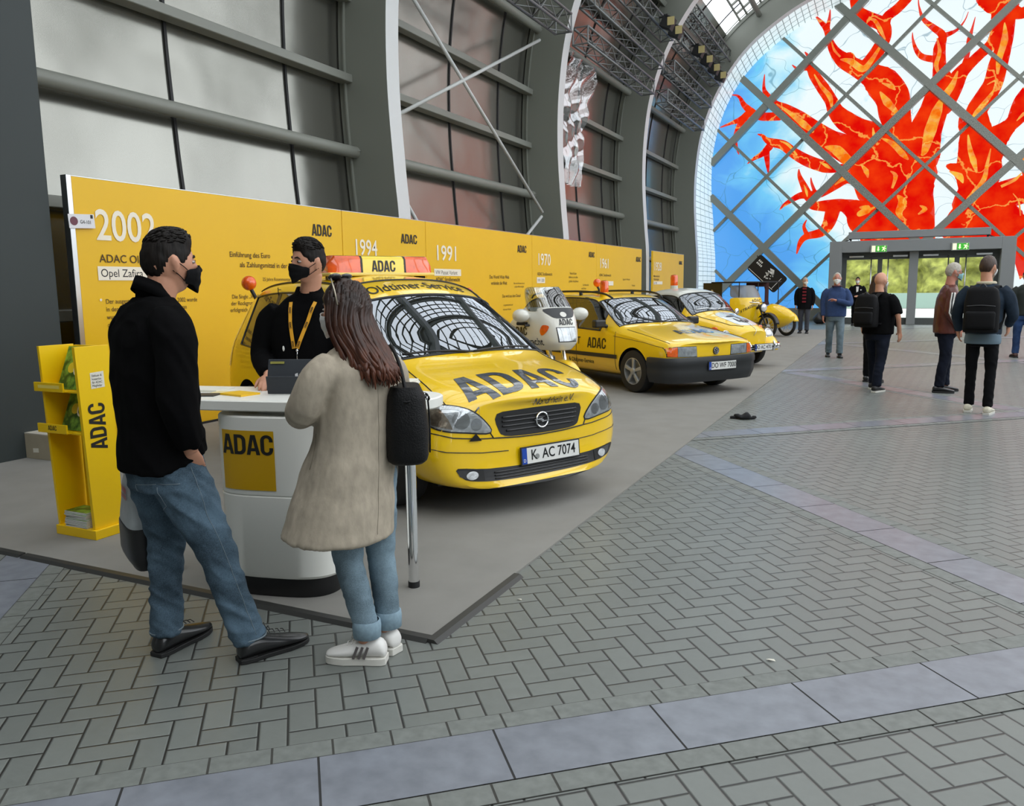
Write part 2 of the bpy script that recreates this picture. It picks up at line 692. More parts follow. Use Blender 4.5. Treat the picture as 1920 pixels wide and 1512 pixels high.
RIBS = [4.1, 11.27, 18.45, 25.55, 32.75]
DEPTH = .93
tr = 40
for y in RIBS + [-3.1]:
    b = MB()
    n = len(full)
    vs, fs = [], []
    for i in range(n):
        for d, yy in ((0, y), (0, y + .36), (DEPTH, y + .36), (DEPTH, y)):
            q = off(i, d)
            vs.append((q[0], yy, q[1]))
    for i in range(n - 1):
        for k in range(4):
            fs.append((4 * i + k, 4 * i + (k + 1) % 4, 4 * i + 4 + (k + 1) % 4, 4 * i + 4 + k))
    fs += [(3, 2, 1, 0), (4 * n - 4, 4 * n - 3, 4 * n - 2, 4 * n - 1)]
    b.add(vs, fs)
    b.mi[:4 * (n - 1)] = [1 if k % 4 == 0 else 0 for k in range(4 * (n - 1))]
    # outer flange and the slim closing strip beside the panels
    for d in (.8, .97):
        vs, fs = [], []
        for i in range(n):
            for dd, yy in ((d - .012, y - .05), (d + .012, y - .05), (d + .012, y), (d - .012, y)):
                q = off(i, dd)
                vs.append((q[0], yy, q[1]))
        for i in range(n - 1):
            for k in range(4):
                fs.append((4 * i + k, 4 * i + (k + 1) % 4, 4 * i + 4 + (k + 1) % 4, 4 * i + 4 + k))
        b.add(vs, fs)
    # bolted splices
    for i in [k for k in range(2, len(curve), 1) if any(abs(curve[k][1] - z) < .17 for z in (3.72, 7.7)) and k % 2 == 0] if y > 0 else []:
        p0, p1 = off(i, .02), off(i, .78)
        b.bar((p0[0], y - .008, p0[1]), (p1[0], y - .008, p1[1]), .02, .016, upv=(0, 1, 0))
        for t in range(6):
            f = .04 + t * .12
            for s in (-1, 1):
                j = i
                q0 = off(j, f + (.02 if s > 0 else 0))
                b.ball((q0[0], y - .01, q0[1] + s * .055), .016, 6, 4)
    structure(b.build('trim_%d' % tr, [m_rib, mat('lit-tone flange face', srgb(206, 208, 208), rough=.4)], smooth=30))  # inner flange faces coloured pale: the light they catch is put into the colour
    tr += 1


def panel_material():
    m = mat('brushed wall panel', srgb(154, 153, 145), rough=.2, metal=.85)
    n = NT(m)
    bs = m.node_tree.nodes['Principled BSDF']
    t = n.new('ShaderNodeTexCoord')
    nz = n.new('ShaderNodeTexNoise')
    nz.inputs['Scale'].default_value = .7
    nz.inputs['Detail'].default_value = 2
    n.link(t.outputs['Object'], nz.inputs['Vector'])
    bp = n.new('ShaderNodeBump')
    bp.inputs['Strength'].default_value = .25
    bp.inputs['Distance'].default_value = .1
    n.link(nz.outputs['Fac'], bp.inputs['Height'])
    n.link(bp.outputs[0], bs.inputs['Normal'])
    return m


m_panel = panel_material()
TOP = max(i for i in range(len(curve)) if curve[i][1] < 10.5)


def wall_strip(name, side, y0, y1, i1, d=.95):
    b = MB()
    vs, fs = [], []
    for i in range(i1 + 1):
        q = off(i, d)
        x = q[0] if side < 0 else 2 * AX - q[0]
        vs += [(x, y0, q[1]), (x, y1, q[1])]
    for i in range(i1):
        f = (2 * i, 2 * i + 1, 2 * i + 3, 2 * i + 2)
        fs.append(f)
    b.add(vs, fs)
    return structure(b.build(name, m_panel, smooth=True))


wall_strip('wall_left', -1, -4, 36.5, TOP)
# mullions, purlins
for y in RIBS[:-1]:
    for o_ in (1.42, 3.64, 5.86):
        b = MB()
        vs, fs = [], []
        for i in range(TOP + 4):
            for dd, yy in ((.955, y + o_ - .022), (.925, y + o_ - .022), (.925, y + o_ + .022), (.955, y + o_ + .022)):
                q = off(i, dd)
                vs.append((q[0], yy, q[1]))
        for i in range(TOP + 3):
            for k in range(4):
                fs.append((4 * i + k, 4 * i + (k + 1) % 4, 4 * i + 4 + (k + 1) % 4, 4 * i + 4 + k))
        b.add(vs, fs)
        structure(b.build('trim_%d' % tr, m_dark))
        tr += 1
for z, kind in ((1.3, 0), (2.5, 0), (3.78, 1), (4.95, 0), (6.2, 0), (7.6, 1), (8.9, 0), (10.1, 0)):
    for y0 in RIBS[:-1]:
        y1 = y0 + 7.18
        d = .72
        x = at_height(z, d)
        b = MB()
        if kind:
            b.cyl((x, y0 + .3, z), (x, y1 + .05, z), .095, n=18)
            b.bar((x - .05, y1 - .5, z + .02), (x + .1, y1 - .02, z + .02), .03, .02)
        else:
            sl = at_height(z + .3, d) - at_height(z - .3, d)
            rot = Matrix.Rotation(atan2(sl, .6), 3, 'Y')
            b.box((x - .06, (y0 + .36 + y1) / 2, z), (.22, y1 - y0 - .36, .13), rot=rot)
        structure(b.build('trim_%d' % tr, m_grey, smooth=40, bevel=0 if kind else .012))
        tr += 1
# roof lattice over the hall (purlins between the arches, glazing bars)
for k, i in enumerate(range(TOP + 4, len(full) - TOP - 4, 5)):
    q = off(i, .6)
    b = MB()
    b.cyl((q[0], -3, q[1]), (q[0], 33, q[1]), .1, n=8)
    structure(b.build('trim_%d' % tr, m_grey, smooth=True))
    tr += 1
b = MB()
for y in range(-3, 37):
    for s in range(TOP + 2, len(full) - TOP - 4, 2):
        q, q2 = off(s, .95), off(s + 2, .95)
        b.bar((q[0], y, q[1]), (q2[0], y, q2[1]), .06, .1, upv=(0, 1, 0))
for i in range(TOP + 2, len(full) - TOP - 2):
    q = off(i, .95)
    b.bar((q[0], -3, q[1]), (q[0], 36.5, q[1]), .06, .06)
structure(b.build('trim_%d' % tr, m_grey))
tr += 1
# right-hand side: low wall under glazing
b = MB()
for i in range(0, 15):
    q, q2 = off(i, .95), off(i + 1, .95)
    b.add([(2 * AX - q[0], -4, q[1]), (2 * AX - q[0], 36.5, q[1]), (2 * AX - q2[0], 36.5, q2[1]), (2 * AX - q2[0], -4, q2[1])], [(0, 3, 2, 1)])
structure(b.build('wall_right', mat('pale wall panel', srgb(170, 172, 168), rough=.6)))

b = MB()  # unseen wall behind the camera, added to darken the foreground
b.box((.57, -5.1, 5.5), (19, .2, 11))
structure(b.build('wall_shade_back', mat('grey shade wall', srgb(120, 120, 116), rough=.8)))
# dark partition at the left
b = MB()
b.box((-7.9, 3.2, 4.75), (1.12, 3.95, 9.5))
structure(b.build('wall_partition', mat('dark green-grey partition', srgb(52, 59, 59), rough=.6, noise=.05, nscale=1.0), bevel=.01))

# crossed tie rods in the second bay
for a, c in (((12.3, 6.5), (17.9, 3.3)), ((11.75, 4.4), (17.8, 7.15)), ((11.9, 3.1), (14.0, 1.2)), ((17.85, 3.2), (14.5, 1.3))):
    b = MB()
    b.cyl((-7.72, a[0], a[1]), (-7.72, c[0], c[1]), .035, n=10)
    structure(b.build('trim_%d' % tr, mat('pale rod paint', srgb(196, 198, 196), rough=.4), smooth=True))
    tr += 1

# ---- end facade
FY = 36.5


def art_material():
    m = bpy.data.materials.new('painted glazing')
    m.use_nodes = True
    n = NT(m)
    nt = m.node_tree
    bs = nt.nodes['Principled BSDF']
    t = n.new('ShaderNodeTexCoord')
    sp = n.new('ShaderNodeSeparateXYZ')
    n.link(t.outputs['Object'], sp.inputs[0])
    n1 = n.new('ShaderNodeTexNoise')
    n1.inputs['Scale'].default_value = .45
    n1.inputs['Detail'].default_value = 4
    n1.inputs['Distortion'].default_value = 1.2
    n.link(t.outputs['Object'], n1.inputs['Vector'])
    n2 = n.new('ShaderNodeTexNoise')
    n2.inputs['Scale'].default_value = .9
    n2.inputs['Detail'].default_value = 3
    n.link(t.outputs['Object'], n2.inputs['Vector'])
    # painted field: blue at the sides and foot, pale in the middle
    ax = n.m('ABSOLUTE', n.m('SUBTRACT', sp.outputs[0], 3.2))
    lowf = n.m('MULTIPLY', n.m('MAXIMUM', n.m('SUBTRACT', 6.0, sp.outputs[2]), 0.0), .24)
    f = n.m('ADD', n.m('MULTIPLY', n.m('SUBTRACT', ax, 6.9), .27), n.m('ADD', n.m('MULTIPLY', lowf, .75), n.m('MULTIPLY', n.m('SUBTRACT', n1.outputs['Fac'], .5), 1.3)))
    r = n.new('ShaderNodeValToRGB')
    cr = r.color_ramp
    cr.elements[0].position = .08
    cr.elements[0].color = (.86, .97, 1.0, 1)
    cr.elements[1].position = .95
    cr.elements[1].color = (.07, .36, .88, 1)
    for p, c in ((.3, (.55, .87, .97, 1)), (.55, (.16, .60, .95, 1))):
        e = cr.elements.new(p)
        e.color = c
    n.link(f, r.inputs[0])
    # turquoise blots
    r2 = n.new('ShaderNodeValToRGB')
    r2.color_ramp.elements[0].position = .66
    r2.color_ramp.elements[0].color = (0, 0, 0, 1)
    r2.color_ramp.elements[1].position = .78
    r2.color_ramp.elements[1].color = (1, 1, 1, 1)
    n.link(n2.outputs['Fac'], r2.inputs[0])
    c1 = n.mix(r2.outputs[0], r.outputs[0], (.12, .68, .86))
    # thin drawn lines
    nd = n.new('ShaderNodeTexNoise')
    nd.inputs['Scale'].default_value = .7
    n.link(t.outputs['Object'], nd.inputs['Vector'])
    va = n.new('ShaderNodeVectorMath')
    va.operation = 'ADD'
    sc = n.new('ShaderNodeVectorMath')
    sc.operation = 'SCALE'
    sc.inputs[3].default_value = 1.6
    n.link(nd.outputs['Color'], sc.inputs[0])
    n.link(sc.outputs[0], va.inputs[0])
    n.link(t.outputs['Object'], va.inputs[1])
    mp = n.new('ShaderNodeMapping')
    mp.inputs['Scale'].default_value = (.5, 0.0, .8)
    n.link(va.outputs[0], mp.inputs[0])
    vo = n.new('ShaderNodeTexVoronoi')
    vo.feature = 'DISTANCE_TO_EDGE'
    vo.inputs['Scale'].default_value = 1.0
    n.link(mp.outputs[0], vo.inputs['Vector'])
    ln = n.new('ShaderNodeMapRange')
    ln.inputs[1].default_value = .003
    ln.inputs[2].default_value = .008
    n.link(vo.outputs['Distance'], ln.inputs[0])
    c2 = n.mix(ln.outputs[0], n.mix(.55, c1, (.03, .2, .3)), c1)
    n.link(c2, bs.inputs['Emission Color'])
    bs.inputs['Emission Strength'].default_value = .96
    bs.inputs['Base Color'].default_value = (.05, .05, .05, 1)
    bs.inputs['Roughness'].default_value = .25
    m.cycles.emission_sampling = 'NONE'
    return m


m_art = art_material()
b = MB()
edge = [off(i, .02 + .42 * max(0, min(1, (full[i][1] - 4.5) / 5))) for i in range(len(full))]
edge = [(x, z) for x, z in edge if z > .5]
edge = [(edge[0][0], .5)] + edge + [(edge[-1][0], .5)]
# leave the entrance open
poly = [(x, z) for x, z in edge] + [(3.45, .5), (3.45, 3.05), (-2.3, 3.05), (-2.3, .5)]
b.flat(poly, (0, FY, 0), (1, 0, 0), (0, 0, 1))
w1 = structure(b.build('window_1', m_art))

BR = [[(0.7,2.6,1.14),(0.61,3.62,1.13),(0.45,4.84,1.22),(0.09,5.87,1.93),(-0.31,6.37,2.14),(-1.08,6.63,1.58)],[(0.09,5.8,2.13),(-0.88,6.41,1.7),(-1.92,6.83,1.2),(-2.86,7.35,0.85),(-3.55,7.86,0.75),(-4.11,8.33,0.65),(-4.67,8.73,0.52),(-5.1,8.98,0.42),(-5.39,9.36,0.28),(-5.55,9.72,0.14),(-5.54,10.28,0.03)],[(-0.2,4.2,1.31),(-1.02,5.4,1.59),(-1.43,6.11,1.19)],[(-4.87,8.52,0.35),(-5.57,8.57,0.34),(-6.08,8.76,0.32),(-6.43,8.55,0.29),(-6.86,8.43,0.14),(-7.33,8.29,0.04)],[(-6.01,8.79,0.32),(-6.34,9.11,0.23),(-6.51,9.41,0.14),(-6.67,9.55,0.09),(-6.88,9.59,0.03)],[(-6.29,8.61,0.34),(-6.55,8.24,0.23),(-6.67,7.79,0.17),(-6.57,7.27,0.07),(-6.5,7.09,0.03)],[(-0.53,7.05,1.43),(-1.11,7.44,0.85),(-1.77,7.73,0.79),(-2.3,8.08,0.77),(-2.68,8.49,0.6),(-2.89,8.95,0.47),(-3.21,9.46,0.47),(-3.56,9.98,0.4),(-3.78,10.34,0.3),(-4.18,10.31,0.14),(-4.45,10.52,0.03)],[(-3.71,10.26,0.27),(-3.78,10.68,0.17),(-3.97,10.97,0.04)],[(0.01,6.21,2.13),(-0.3,7.5,0.96),(-0.5,8.24,1.16),(-0.62,8.84,1.22),(-1.02,9.41,1.22),(-1.48,9.8,0.84),(-2.0,10.12,0.65),(-2.47,10.45,0.59),(-2.81,10.82,0.4),(-3.02,11.25,0.26),(-3.16,11.73,0.25),(-3.38,12.03,0.17),(-3.64,12.35,0.03)],[(-3.14,11.8,0.2),(-3.08,12.12,0.12),(-3.06,12.48,0.03)],[(-1.81,9.97,0.52),(-1.44,10.32,0.58),(-1.15,10.8,0.51),(-0.98,11.23,0.45),(-1.13,11.64,0.51),(-1.65,11.94,0.51),(-2.04,12.29,0.39),(-2.19,12.77,0.32)],[(-1.06,11.47,0.48),(-0.96,11.87,0.38),(-0.6,12.14,0.38),(-0.26,12.47,0.37)],[(-2.54,10.52,0.26),(-2.25,10.63,0.22),(-2.08,10.4,0.2)],[(0.42,6.51,1.6),(0.62,7.41,1.2),(0.88,8.17,1.0),(1.08,8.79,1.05),(1.11,9.23,0.74),(0.99,9.82,0.46),(0.95,10.46,0.43),(1.02,10.92,0.28),(0.7,11.25,0.23),(0.33,11.62,0.14),(0.16,12.09,0.06),(0.12,12.38,0.03)],[(1.02,10.89,0.25),(1.48,11.04,0.11),(1.74,11.35,0.05),(1.85,11.66,0.02)],[(0.89,10.06,0.28),(0.4,10.21,0.22),(0.15,10.5,0.16),(0.01,10.9,0.08),(-0.02,11.18,0.02)],[(1.16,8.4,0.93),(1.48,9.0,0.74),(1.74,9.48,0.52),(2.07,9.81,0.39),(2.39,10.12,0.37),(2.71,10.41,0.42),(2.88,10.88,0.5),(2.96,11.24,0.7),(3.02,11.65,0.94),(2.94,12.03,1.11)],[(2.1,12.07,0.12),(2.56,11.85,0.65),(3.02,11.72,0.88)],[(3.14,11.52,0.58),(3.53,11.35,0.41),(3.8,11.42,0.4)],[(1.77,9.54,0.24),(1.92,10.15,0.15),(1.94,10.64,0.18),(2.02,11.07,0.08),(2.09,11.44,0.02)],[(2.97,3.53,2.6),(2.69,4.39,2.04),(2.53,5.12,1.23),(2.55,5.7,1.6),(2.51,6.35,1.44),(2.41,6.99,1.22),(2.35,7.57,0.91),(2.35,8.02,0.73),(2.61,8.5,0.72),(2.83,8.97,0.66),(2.94,9.58,0.65),(3.06,10.18,0.56),(3.1,10.79,0.59),(3.01,11.35,0.82)],[(1.43,6.05,0.08),(1.72,5.94,0.37),(2.15,5.66,0.81)],[(1.85,8.07,0.07),(1.84,7.56,0.18),(2.05,7.28,0.49)],[(2.68,6.46,1.4),(3.04,6.94,0.91),(3.47,7.37,0.51),(3.83,7.75,0.59),(4.15,7.9,0.64)],[(3.56,7.65,0.36),(3.74,8.19,0.44),(4.0,8.53,0.53)],[(1.66,3.85,0.38),(2.11,4.29,0.69),(2.8,4.52,1.23),(3.47,4.8,1.09),(4.34,5.07,1.01)],[(1.8,3.58,0.89),(2.67,3.74,1.24),(3.53,3.77,0.92),(4.45,3.53,0.72)],[(2.69,2.42,1.88),(2.63,3.54,1.87)],[(-1.67,5.65,0.53),(-2.13,5.78,0.37),(-2.58,5.54,0.34),(-3.11,5.27,0.34),(-3.51,5.21,0.35),(-3.92,5.22,0.28),(-4.33,5.02,0.2),(-4.6,4.84,0.13),(-4.74,4.67,0.03)],[(-3.59,5.14,0.38),(-3.79,5.58,0.28),(-3.99,6.01,0.17),(-4.03,6.31,0.03)],[(-3.38,5.38,0.15),(-3.5,5.7,0.1),(-3.54,5.93,0.03)],[(-1.37,6.18,0.73),(-2.09,6.19,0.4),(-2.55,6.23,0.35),(-3.02,6.33,0.48),(-3.7,6.62,0.47),(-4.26,6.98,0.42),(-4.69,7.33,0.39),(-5.15,7.48,0.34),(-5.4,7.62,0.21),(-5.55,7.79,0.13),(-5.75,7.87,0.04)],[(-5.25,7.31,0.32),(-5.52,7.05,0.25),(-5.88,6.86,0.14),(-6.14,6.68,0.03)],[(-5.37,7.11,0.28),(-5.3,6.6,0.18),(-5.26,6.24,0.05)],[(-0.2,4.27,1.64),(-0.96,4.31,1.4),(-1.48,4.37,1.07),(-2.22,4.72,0.51),(-2.88,4.74,0.48),(-3.43,4.77,0.31),(-3.57,4.89,0.14)],[(-2.61,4.67,0.62),(-2.76,4.04,0.5),(-3.04,3.67,0.38),(-3.62,3.52,0.28),(-3.86,3.27,0.21),(-3.99,2.8,0.04)],[(-3.62,3.62,0.2),(-3.74,3.94,0.13),(-3.64,4.21,0.03)],[(-1.8,4.28,0.61),(-1.59,3.92,0.74),(-1.0,3.76,1.0),(-0.17,3.72,1.31)],[(-0.64,2.92,1.73),(-0.68,3.68,1.73)]]
HL = [[(-5.03,9.04,0.04),(-4.46,8.6,0.15),(-3.9,8.1,0.27),(-3.55,7.79,0.14)],[(-3.05,7.13,0.04),(-2.58,6.95,0.4),(-2.17,6.51,0.4),(-2.06,6.36,0.07)],[(-3.57,10.04,0.04),(-3.28,9.54,0.13),(-2.93,9.09,0.2),(-2.85,8.68,0.07)],[(-2.6,10.5,0.04),(-2.21,10.38,0.23),(-1.74,10.03,0.26),(-1.44,10.32,0.19),(-1.15,10.8,0.09)],[(-1.64,11.91,0.03),(-1.39,11.81,0.13),(-1.18,11.45,0.15),(-0.98,11.04,0.05)],[(-2.96,11.24,0.03),(-2.84,10.89,0.09),(-2.6,10.6,0.07)],[(-1.07,9.09,0.04),(-0.8,8.67,0.29),(-0.4,8.16,0.13),(-0.57,7.92,0.03)],[(-1.02,9.41,0.03),(-0.7,9.25,0.17),(-0.51,9.09,0.04)],[(0.84,10.85,0.03),(0.96,10.33,0.14),(0.87,9.84,0.16),(1.04,9.43,0.05)],[(1.15,8.65,0.04),(1.0,8.16,0.37),(0.8,7.4,0.44),(0.66,6.69,0.25),(0.55,6.5,0.05)],[(1.62,9.55,0.04),(1.47,9.06,0.22),(1.21,8.65,0.31)],[(3.06,11.1,0.03),(3.1,10.49,0.24),(2.97,9.83,0.21),(2.95,9.27,0.07)],[(2.87,8.72,0.04),(2.62,8.31,0.18),(2.35,7.96,0.18),(2.19,7.72,0.05)],[(2.11,7.15,0.04),(2.2,6.63,0.16),(2.35,6.16,0.22),(2.49,5.7,0.05)],[(2.9,6.57,0.03),(2.82,6.0,0.12),(2.74,5.43,0.18),(2.42,4.99,0.11),(2.2,4.74,0.03)],[(-0.92,7.28,0.04),(-0.53,7.05,0.19),(-0.14,6.62,0.23),(0.09,6.37,0.05)],[(-0.24,5.02,0.05),(-0.04,4.74,0.33),(-0.14,4.34,0.26),(0.03,4.02,0.05)],[(-1.62,4.62,0.05),(-1.3,4.53,0.33),(-1.61,4.34,0.2),(-1.04,4.59,0.07)],[(-0.54,5.98,0.03),(-0.34,5.77,0.17),(-0.44,5.3,0.08)],[(-1.64,6.33,0.03),(-1.43,6.04,0.2),(-1.35,5.77,0.04)],[(-4.84,7.52,0.03),(-4.48,7.32,0.11),(-4.12,6.87,0.06)],[(-3.23,6.55,0.03),(-2.95,6.36,0.14),(-2.75,6.21,0.03)],[(-2.59,5.57,0.03),(-2.27,5.79,0.18),(-2.07,5.81,0.03)],[(-3.8,5.65,0.03),(-3.69,5.36,0.11),(-3.65,5.15,0.03)],[(-1.26,7.72,0.03),(-1.21,7.44,0.13),(-1.11,7.3,0.03)],[(1.55,5.83,0.03),(1.91,5.61,0.25),(2.05,5.34,0.03)],[(3.97,5.6,0.02),(3.77,5.36,0.12),(3.33,5.13,0.1)],[(2.66,4.85,0.02),(2.45,4.53,0.06),(2.36,4.01,0.04)],[(0.59,4.57,0.03),(0.78,4.42,0.19),(0.55,4.23,0.05)],[(2.63,8.93,0.03),(2.91,9.03,0.08),(2.83,8.6,0.05)],[(3.68,7.51,0.02),(3.89,7.74,0.13),(4.1,7.84,0.05)]]


def keep_up(x, y, z):
    return (x, y, max(z, 3.06) if -2.6 < x < 3.8 else max(z, .55))


def ribbon(mb, pts, y):
    P = [Vector((p[0], p[1])) for p in pts]
    n = 5
    Wd = [p[2] for p in pts]
    C, R_ = [], []
    for i in range(len(P) - 1):
        p0, p1, p2, p3 = P[max(i - 1, 0)], P[i], P[i + 1], P[min(i + 2, len(P) - 1)]
        for k in range(n):
            t = k / n
            C.append(0.5 * ((2 * p1) + (p2 - p0) * t + (2 * p0 - 5 * p1 + 4 * p2 - p3) * t * t + (3 * p1 - p0 - 3 * p2 + p3) * t ** 3))
            R_.append(Wd[i] + (Wd[i + 1] - Wd[i]) * t)
    C.append(P[-1])
    R_.append(Wd[-1])
    vs, fs = [], []
    for i, c in enumerate(C):
        t = (C[min(i + 1, len(C) - 1)] - C[max(i - 1, 0)]).normalized()
        nn = Vector((-t.y, t.x)) * R_[i] / 2
        vs += [keep_up(c.x + nn.x, y, c.y + nn.y), keep_up(c.x - nn.x, y, c.y - nn.y)]
    for i in range(len(C) - 1):
        fs.append((2 * i, 2 * i + 1, 2 * i + 3, 2 * i + 2))
    # round joints so limbs run into one another
    mb.add(vs, fs)
    for i in range(0, len(C), 3):
        if R_[i] > .12:
            k = 12
            mb.add([keep_up(C[i].x + R_[i] / 2 * cos(2 * pi * q / k), y, C[i].y + R_[i] / 2 * sin(2 * pi * q / k)) for q in range(k)], [tuple(range(k))])


def lit_paint(name, c1, c2, sc=1.1, es=.9):
    m = mat(name, (.04, .02, .02), rough=.3)
    n = NT(m)
    bs = m.node_tree.nodes['Principled BSDF']
    t = n.new('ShaderNodeTexCoord')
    nz = n.new('ShaderNodeTexNoise')
    nz.inputs['Scale'].default_value = sc
    nz.inputs['Detail'].default_value = 4
    n.link(t.outputs['Object'], nz.inputs['Vector'])
    r = n.new('ShaderNodeValToRGB')
    r.color_ramp.elements[0].position = .35
    r.color_ramp.elements[0].color = (*c1, 1)
    r.color_ramp.elements[1].position = .68
    r.color_ramp.elements[1].color = (*c2, 1)
    n.link(nz.outputs['Fac'], r.inputs[0])
    vo = n.new('ShaderNodeTexVoronoi')
    vo.feature = 'DISTANCE_TO_EDGE'
    vo.inputs['Scale'].default_value = .42
    ds = n.new('ShaderNodeVectorMath')
    ds.operation = 'ADD'
    n.link(t.outputs['Object'], ds.inputs[0])
    n.link(nz.outputs['Color'], ds.inputs[1])
    n.link(ds.outputs[0], vo.inputs['Vector'])
    mr = n.new('ShaderNodeMapRange')
    mr.inputs[1].default_value = .006
    mr.inputs[2].default_value = .016
    n.link(vo.outputs['Distance'], mr.inputs[0])
    n.link(n.mix(mr.outputs[0], tuple(.35 * a + .65 * c for a, c in zip(c2, (1.0, .5, .1))), r.outputs[0]), bs.inputs['Emission Color'])
    bs.inputs['Emission Strength'].default_value = es
    m.cycles.emission_sampling = 'NONE'
    return m


b = MB()
for p in BR:
    ribbon(b, [(x, z, w) for x, z, w in p], FY - .006)
    q = [(6.4 - x, z, w) for x, z, w in p]
    if all(x > 3.6 for x, z, w in q):
        ribbon(b, q, FY - .006)
structure(b.build('trim_%d' % tr, lit_paint('red tree paint', (.78, .004, .002), (.93, .045, .004), 1.5), w1))
tr += 1
b = MB()
for p in HL:
    ribbon(b, p, FY - .011)
    q = [(6.4 - x, z, w) for x, z, w in p]
    if all(x > 3.6 for x, z, w in q):
        ribbon(b, q, FY - .011)
structure(b.build('trim_%d' % tr, lit_paint('orange tree paint', (.95, .16, .004), (1.0, .55, .06), 3.0), w1))
tr += 1


# diagonal glazing grid, clipped to the arch
def arch_in(x, z):
    if z < .52:
        return False
    if -2.45 < x < 3.6 and z < 3.0:
        return False
    for i in range(len(edge) - 1):
        (xa, za), (xb, zb) = edge[i], edge[i + 1]
        if (za - z) * (zb - z) <= 0 and abs(za - zb) > 1e-6:
            xe = xa + (xb - xa) * (z - za) / (zb - za)
            if xa < AX and x < xe:
                return False
            if xa > AX and x > xe:
                return False
    return z < 12.68


def grid_line(kind, c, w, d):
    # kind '\\': x+z = c ; '/': z-x = c
    run, segs = None, []
    x = -9.0
    while x < 10.2:
        z = c - x if kind == '\\' else c + x
        if arch_in(x, z):
            if run is None:
                run = [(x, z), (x, z)]
            run[1] = (x, z)
        elif run:
            segs.append(run)
            run = None
        x += .03
    if run:
        segs.append(run)
    global tr
    for (a, e) in segs:
        if hypot(a[0] - e[0], a[1] - e[1]) < .2:
            continue
        b = MB()
        dd = .03 if kind == '/' else .045
        b.bar((a[0], FY - dd - d / 2, a[1]), (e[0], FY - dd - d / 2, e[1]), w, d, upv=(0, 1, 0))
        structure(b.build('trim_%d' % tr, m_grey))
        tr += 1


for c in (-2.25, 3.74, 9.78, 15.8):
    grid_line('\\', c, .27, .3)
for c in (2.33, 8.4, 14.38, -3.7, -9.7):
    grid_line('/', c, .27, .3)
for c in (.76, 6.76, 12.7, -5.2, 18.7):
    grid_line('\\', c, .12, .16)
for c in (5.4, 11.38, 17.35, -.7, -6.7):
    grid_line('/', c, .12, .16)
# plinth
for x0, x1 in ((-8.0, -2.45), (3.6, 9.1)):
    b = MB()
    b.box(((x0 + x1) / 2, FY - .1, .26), (x1 - x0, .5, .52))
    structure(b.build('baseboard_%s' % ('left' if x0 < 0 else 'right'), m_grey, bevel=.01))
# translucent glazed strip between the last arch and the facade
b = MB()
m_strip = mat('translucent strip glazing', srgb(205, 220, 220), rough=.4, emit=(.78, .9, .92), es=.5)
m_bar = mat('pale glazing bar', srgb(150, 160, 160), rough=.5)
for i in range(0, len(curve) - 1):
    for k in range(4):
        ya, yb = 33.1 + k * .85, 33.1 + (k + 1) * .85
        fl = lambda ii, yy: .42 * max(0, min(1, (full[ii][1] - 4.5) / 5)) * (yy - 33.1) / 3.4
        q, q2 = off(i, fl(i, ya)), off(i + 1, fl(i + 1, ya))
        qb, q2b = off(i, fl(i, yb)), off(i + 1, fl(i + 1, yb))
        dq = (Vector(q2) - Vector(q)) * .05
        b.cur = 0
        b.add([(q[0] + dq.x, ya + .025, q[1] + dq.y), (qb[0] + dq.x, yb - .025, qb[1] + dq.y), (q2b[0] - dq.x, yb - .025, q2b[1] - dq.y), (q2[0] - dq.x, ya + .025, q2[1] - dq.y)], [(0, 1, 2, 3)])
        q, q2 = off(i, fl(i, ya) + .012), off(i + 1, fl(i + 1, ya) + .012)
        qb, q2b = off(i, fl(i, yb) + .012), off(i + 1, fl(i + 1, yb) + .012)
        b.cur = 1
        b.add([(q[0], ya, q[1]), (qb[0], yb, qb[1]), (q2b[0], yb, q2b[1]), (q2[0], ya, q2[1])], [(0, 1, 2, 3)])
structure(b.build('window_2', [m_strip, m_bar]))

# ---- entrance portal
m_portal = mat('portal grey', srgb(132, 135, 136), rough=.45)
b = MB()
b.box((-2.21, 34.75, 1.55), (.43, 3.5, 3.1))
b.box((3.39, 34.75, 1.55), (.43, 3.5, 3.1))
b.box((.59, 34.75, 2.89), (5.17, 3.5, .42))
b.box((.45, 33.55, 1.34), (.3, .5, 2.679))
structure(b.build('door_1', m_portal, bevel=.01))
b = MB()
b.box((.59, 33.62, 2.6), (5.3, .12, .16))
for x in (-1.92, 3.12, -.68, 1.86):
    b.box((x, 33.62, 1.3), (.16, .1, 2.6))
for x0, x1 in ((-1.84, -.76), (-.6, .3), (.6, 1.78), (1.94, 3.04)):
    b.box(((x0 + x1) / 2, 33.62, 2.47), (x1 - x0, .08, .1))
    b.box(((x0 + x1) / 2, 33.62, .12), (x1 - x0, .08, .24))
structure(b.build('door_2', mat('door frame', srgb(84, 88, 86), rough=.4), bevel=.006))
b = MB()
for x0, x1 in ((-1.84, -.76), (-.6, .3), (.6, 1.78), (1.94, 3.04)):
    b.add([(x0, 33.63, .24), (x1, 33.63, .24), (x1, 33.63, 2.42), (x0, 33.63, 2.42)], [(0, 1, 2, 3)])
structure(b.build('window_3', glass('clear door glass', (.92, .96, .95), boost=.02)))
b = MB()
for x in (-.98, -.4, 1.58, 2.14):
    b.cyl((x, 33.5, .3), (x, 33.5, 2.5), .022, n=10)
    for z in (.5, 2.3):
        b.cyl((x, 33.5, z), (x, 33.63, z), .012, n=6)
structure(b.build('door_3', m_alu, smooth=True))
b = MB()
for x in (-1.5, 0.0, 1.0, 2.7):
    b.box((x, 33.5, 2.53), (.5, .1, .07))
structure(b.build('door_4', m_alu, bevel=.008))

from mathutils.noise import noise as mnoise_
